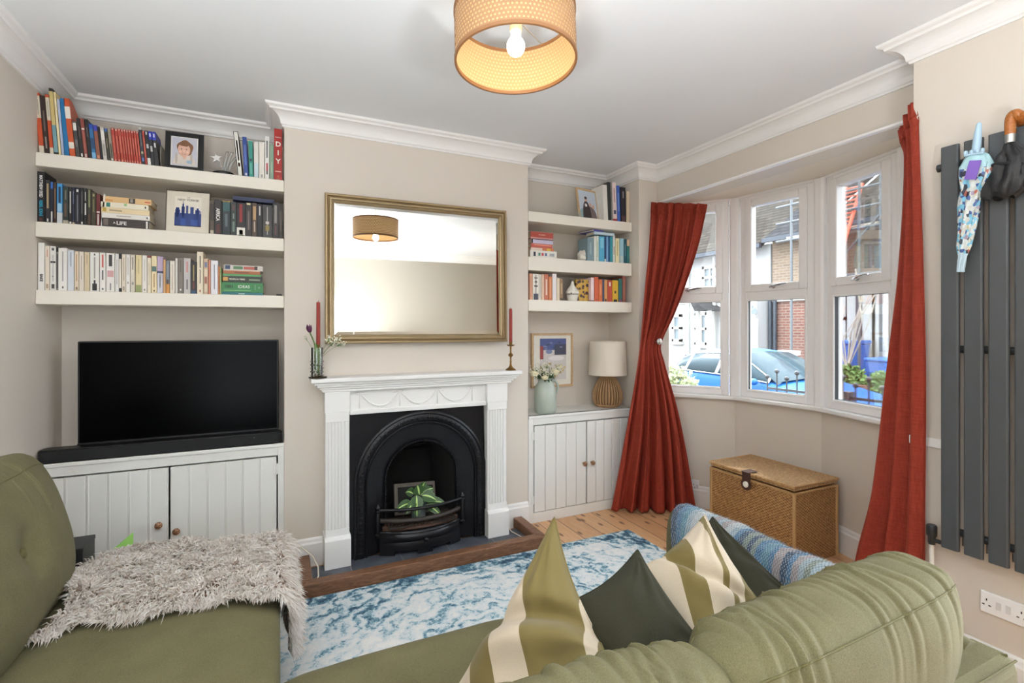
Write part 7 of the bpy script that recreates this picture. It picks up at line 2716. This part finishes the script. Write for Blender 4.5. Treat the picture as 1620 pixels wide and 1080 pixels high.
# white terraced house
Y0, Y1 = pz(1219, 500).y, pz(1060, 500).y + 1.5
t = thing('white_house', (HX + 2, (Y0 + Y1) / 2, GZ), 'white rendered terraced house with sash windows and a fanlight door', 'house')
zE = pz(1130, 400).z
MB().box(HX, Y0, GZ, HX + 5, Y1, zE).build('wall', M['render'], t)
roof(t, Y0, Y1, zE, M['roof_tan'])
for (a, b, c, d) in ((1114, 1137, 419, 458), (1102, 1122, 494, 545), (1066, 1080, 497, 540), (1176, 1187, 470, 540)):
    pa, pb = pz(a, d), pz(b, c)
    sash_window(t, pb.y, pa.y, pa.z, pb.z, HX, bars=1 if b - a > 15 else 0)
MB().box(HX - .05, Y0, pz(1130, 478).z, HX + .01, Y1, pz(1130, 478).z + .14).build('string_course', M['house_trim'], t)
for px in (1091, 1133):
    y = pz(px, 500).y
    MB().tube([(HX - .09, y, GZ), (HX - .09, y, zE - .1)], .05, 8).build('downpipe', M['house_trim'], t)
ya, yb = pz(1150, 500).y, pz(1128, 500).y
MB().prism([(ya, pz(1140, 492).z), (yb, pz(1140, 492).z), ((ya + yb) / 2 + .5, pz(1140, 483).z + .2)], HX - .8, HX, 'x').build('porch_roof', M['roof_grey'], t)
MB().box(HX - .75, ya, GZ, HX - .65, ya + .1, pz(1140, 492).z).box(HX - .75, yb - .1, GZ, HX - .65, yb, pz(1140, 492).z).build('porch_post', M['house_trim'], t)

# its white front door with a fanlight
zM = pz(1230, 474).z
pa, pb = Vector((0, 0, 0)), Vector((0, 0, 0))
pa.y, pb.y = pz(1195, 500).y, pz(1216, 500).y
MB().box(HX - .5, pb.y - .02, GZ + .14, HX, pa.y + .35, zM + .05).build('porch', M['render'], t)
dr_ = MB().box(HX - .56, pb.y, GZ + .3, HX - .5, pa.y, pz(1208, 483).z).build('front_door', M['house_trim'], t, bevel=.01)
fz = pz(1208, 498).z
m = MB()
yc = (pa.y + pb.y) / 2
for k in range(4):
    a0, a1 = R(8 + 43 * k), R(8 + 43 * k + 36)
    m.add([(HX - .575, yc + .08 * math.cos(a0), fz + .08 * math.sin(a0)), (HX - .575, yc + .30 * math.cos(a0), fz + .30 * math.sin(a0)), (HX - .575, yc + .30 * math.cos((a0 + a1) / 2), fz + .30 * math.sin((a0 + a1) / 2)), (HX - .575, yc + .30 * math.cos(a1), fz + .30 * math.sin(a1)), (HX - .575, yc + .08 * math.cos(a1), fz + .08 * math.sin(a1))], [(0, 1, 2, 3, 4)])
m.build('fanlight', M['house_glass'], dr_)
m = MB()
for s in (-1, 1):
    for z0, z1 in ((GZ + .45, GZ + 1.0), (GZ + 1.2, fz - .12)):
        m.box(HX - .575, yc + s * .19 - .13, z0, HX - .56, yc + s * .19 + .13, z1)
m.build('door_panel', M['house_trim'], dr_, bevel=.01)
MB().box(HX - .58, yc - .1, GZ + 1.08, HX - .565, yc + .1, GZ + 1.13).build('letter_plate', M['brass'], dr_)

# brick house
Y0b, Y1b = pz(1296, 500).y, pz(1219, 500).y - .04
t = thing('brick_house', (HX + 2, (Y0b + Y1b) / 2, GZ), 'brown brick house under a slate roof next to the white fanlight door', 'house')
zE = pz(1245, 374).z
zM = pz(1230, 474).z
MB().box(HX + .02, Y0b, zM, HX + 5, Y1b, zE).build('upper_wall', M['brick_tan'], t)
MB().box(HX, Y0b, GZ, HX + 5, Y1b, zM).build('lower_wall', M['brick_red'], t)
MB().box(HX - .06, Y0b, zM - .05, HX + .02, Y1b, zM + .08).build('string_course', M['house_trim'], t)
roof(t, Y0b, Y1b, zE, M['roof_grey'])
for px in (1229, 1222):
    y = pz(px, 500).y
    MB().tube([(HX - .09, y, GZ if px > 1220 else zM), (HX - .09, y, zM if px > 1220 else zE - .1)], .05, 8).build('downpipe', M['gutter'], t)

# right-hand brick house with scaffold
Y0c, Y1c = pz(1470, 500).y - 2, Y0b - .04
t = thing('brick_house', (HX + 2, (Y0c + Y1c) / 2, GZ), 'tan brick house behind scaffolding with a white ground floor, seen through the right light', 'house')
zE, zM = pz(1370, 345).z, pz(1370, 452).z
MB().box(HX + .4, Y0c, zM, HX + 5, Y1c, zE).build('upper_wall', M['brick_tan'], t)
MB().box(HX, Y0c, GZ, HX + 5, Y1c, zM).build('lower_wall', M['render'], t)
roof(t, Y0c, Y1c, zE, M['roof_tan'], x=HX + .4, over=.5)
for (a, b, c, d) in ((1322, 1341, 462, 545), (1408, 1430, 345, 420)):
    pa, pb = pz(a, d), pz(b, c)
    sash_window(t, pb.y, pa.y, pa.z, pb.z, HX if c > 400 else HX + .4, bars=1)
for px, w in ((1352, .12), (1378, .14), (1395, .16)):
    y = pz(px, 500).y
    MB().box(HX - .10, y - w, GZ, HX, y + w, zM).build('pilaster', M['house_trim'], t)
y = pz(1362, 500).y
MB().tube([(HX - .12, y, GZ), (HX - .12, y, zM)], .05, 8).build('downpipe', M['gutter'], t)

t = thing('scaffold', (HX - 1, 8, GZ), 'grey tube scaffolding standing before the brick houses', 'scaffolding')
sx = HX - 1.2
for px in (1252, 1316, 1359, 1393, 1440):
    y = P(px, 400, x=sx).y
    MB().tube([(sx, y, GZ), (sx, y, 7.2)], .03, 8).build('standard', M['scaffold'], t)
ya, yb = P(1460, 400, x=sx).y, P(1228, 400, x=sx).y
for py in (362, 330, 300, 434):
    z = P(1350, py, x=sx).z
    MB().tube([(sx, ya, z), (sx, yb if py < 434 else P(1300, 400, x=sx).y, z)], .028, 8).build('ledger', M['scaffold'], t)
z = P(1350, 358, x=sx).z
m = MB()
for k in range(3):
    m.box(sx + .1 + k * .24, ya, z, sx + .32 + k * .24, P(1240, 400, x=sx).y, z + .045)
m.build('board', M['rubble'], t)
MB().tube([P(1320, 420, x=sx), P(1400, 330, x=sx)], .024, 8).build('brace', M['scaffold'], t)
t = thing('ladder', P(1345, 380, x=sx - .1), 'orange-red ladder propped against the scaffolding', 'ladder')
a, b = P(1334, 388, x=sx - .2), P(1364, 290, x=sx + .3)
d = Vector((0, .34, 0))
for q in (0, 1):
    MB().tube([a + d * q, b + d * q], .035, 8).build('stile', M['ladder'], t)
m = MB()
for k in range(14):
    p = a.lerp(b, (k + .5) / 14)
    m.tube([p, p + d], .018, 6)
m.build('rungs', M['ladder'], t)

# heap of building rubble in the opposite front garden
rnd = random.Random(31)
hp = P(1250, 566, x=11.0)
o = MB()
for k in range(70):
    p = Vector((11.06 + rnd.uniform(-.06, .06), hp.y + rnd.uniform(-.85, 1.1), .1 + abs(rnd.gauss(0, .30))))
    Mx = Matrix.Translation(p) @ Matrix.Rotation(R(90) + rnd.uniform(-.35, .35), 4, 'Z') @ Matrix.Rotation(rnd.uniform(-.6, .6), 4, 'X')
    o.box(-rnd.uniform(.08, .5), -.07, -.02, rnd.uniform(.08, .5), .07, .03, M=Mx)
o.box(10.82, hp.y - .95, GZ + .14, 11.3, hp.y + 1.2, .12)
o = o.build('rubble', M['rubble'])
tag(o, 'heap of broken boards and rubble in the garden of the brick house', 'rubble', kind='stuff')
o = MB().box(10.2, pz(1470, 500).y, GZ, 10.4, pz(1100, 500).y, .32).build('garden_wall', M['brick_red'])
tag(o, 'low brick garden wall across the street', 'wall')
o['kind'] = 'structure'
t = thing('bare_shrub', P(1345, 560, x=10.9), 'thin bare branches beside the tall blue bin', 'shrub')
m = MB()
b = P(1340, 585, x=10.9)
for k in range(12):
    e = b + Vector((rnd.gauss(0, .15), rnd.gauss(0, .5), rnd.uniform(.8, 2.1)))
    m.tube([b, b.lerp(e, .5) + Vector((0, rnd.gauss(0, .12), 0)), e], .012, 5)
m.build('branches', M['rubble'], t)
# ---------------------------------------------------------------- light
w = bpy.data.worlds.new('sky')
S.world = w
w.use_nodes = True
nt = w.node_tree
nt.nodes.clear()
ow = nt.nodes.new('ShaderNodeOutputWorld')
bg = nt.nodes.new('ShaderNodeBackground')
bg.inputs[0].default_value = (.83, .92, 1.0, 1)
tc = nt.nodes.new('ShaderNodeTexCoord')                       # overcast sky: about three times brighter overhead than at the horizon
sx_ = nt.nodes.new('ShaderNodeSeparateXYZ')
nt.links.new(tc.outputs['Generated'], sx_.inputs[0])
mx = nt.nodes.new('ShaderNodeMath')
mx.operation = 'MAXIMUM'
nt.links.new(sx_.outputs[2], mx.inputs[0])
mx.inputs[1].default_value = 0
ma = nt.nodes.new('ShaderNodeMath')
ma.operation = 'MULTIPLY_ADD'
nt.links.new(mx.outputs[0], ma.inputs[0])
ma.inputs[1].default_value, ma.inputs[2].default_value = SKY * 1.35, SKY * .55
nt.links.new(ma.outputs[0], bg.inputs[1])
nt.links.new(bg.outputs[0], ow.inputs[0])

sun = bpy.data.lights.new('sun', 'SUN')
sun.energy, sun.angle, sun.color = SUN, R(1.0), (1, .93, .82)
so = bpy.data.objects.new('sun', sun)
COL.objects.link(so)
d = Vector(SUNDIR).normalized()                               # towards the sun
so.rotation_euler = d.to_track_quat('Z', 'Y').to_euler()


def area(name, loc, rot, sx, sy, power, col=(1, 1, 1)):
    l = bpy.data.lights.new(name, 'AREA')
    l.shape, l.size, l.size_y, l.energy, l.color = 'RECTANGLE', sx, sy, power, col
    o = bpy.data.objects.new(name, l)
    COL.objects.link(o)
    o.location, o.rotation_euler = loc, rot
    return o


# fill lights added outside the two unseen doors behind the camera
area('fill_light_hall_door', (3.30, -.065, 1.15), (0, R(90), 0), 2.0, .95, FILL_HALL, (.90, .955, 1))
area('fill_light_rear_door', (-.4, YB - .25, 1.15), (R(90), 0, 0), 1.05, 2.0, FILL_REAR, (.90, .955, 1))
pl = bpy.data.lights.new('pendant_light', 'POINT')
pl.energy, pl.color, pl.shadow_soft_size = PEND, (1, .84, .64), .03
po = bpy.data.objects.new('pendant_light', pl)
COL.objects.link(po)
po.location = (pX, pY, hz - .105)

# two uplighters added behind the camera to brighten the ceiling, unseen in the mirror
for lx_, ly_, pw_, lb_ in ((-.36, .08, UPL, 'slim white uplighter floor lamp behind the left end of the sofa'), (.70, -.36, UPL2, 'slim white uplighter floor lamp behind the middle of the sofa')):
    t = thing('added_floor_lamp', (lx_, ly_, 0), lb_, 'lamp', 'uplighter floor lamps')
    MB().lathe([(.14, .001), (.14, .016), (.03, .026), (.012, .03)], (lx_, ly_, 0), 28).build('base', M['socket'], t)
    MB().tube([(lx_, ly_, .02), (lx_, ly_, 1.12)], .011, 12).build('pole', M['socket'], t)
    m = MB()
    m.lathe([(.02, 1.10), (.16, 1.115), (.25, 1.16), (.29, 1.22), (.30, 1.285), (.292, 1.285), (.282, 1.22), (.245, 1.168), (.16, 1.125), (0, 1.112)], (lx_, ly_, 0), 32)
    m.build('bowl', M['socket'], t)
    area('uplighter', (lx_, ly_, 1.17), (R(180), 0, 0), .32, .32, pw_, (.90, .955, 1))

S.view_settings.view_transform = 'Standard'
S.view_settings.look = 'None'
S.view_settings.exposure = EXPO
S.view_settings.gamma = 1
S.view_settings.use_curve_mapping = False
S.cycles.use_denoising = True
S.cycles.max_bounces = 10
S.cycles.diffuse_bounces = 6
S.cycles.transparent_max_bounces = 16
S.cycles.sample_clamp_indirect = 6
S.cycles.caustics_reflective = False
S.cycles.caustics_refractive = False
bpy.context.view_layer.update()
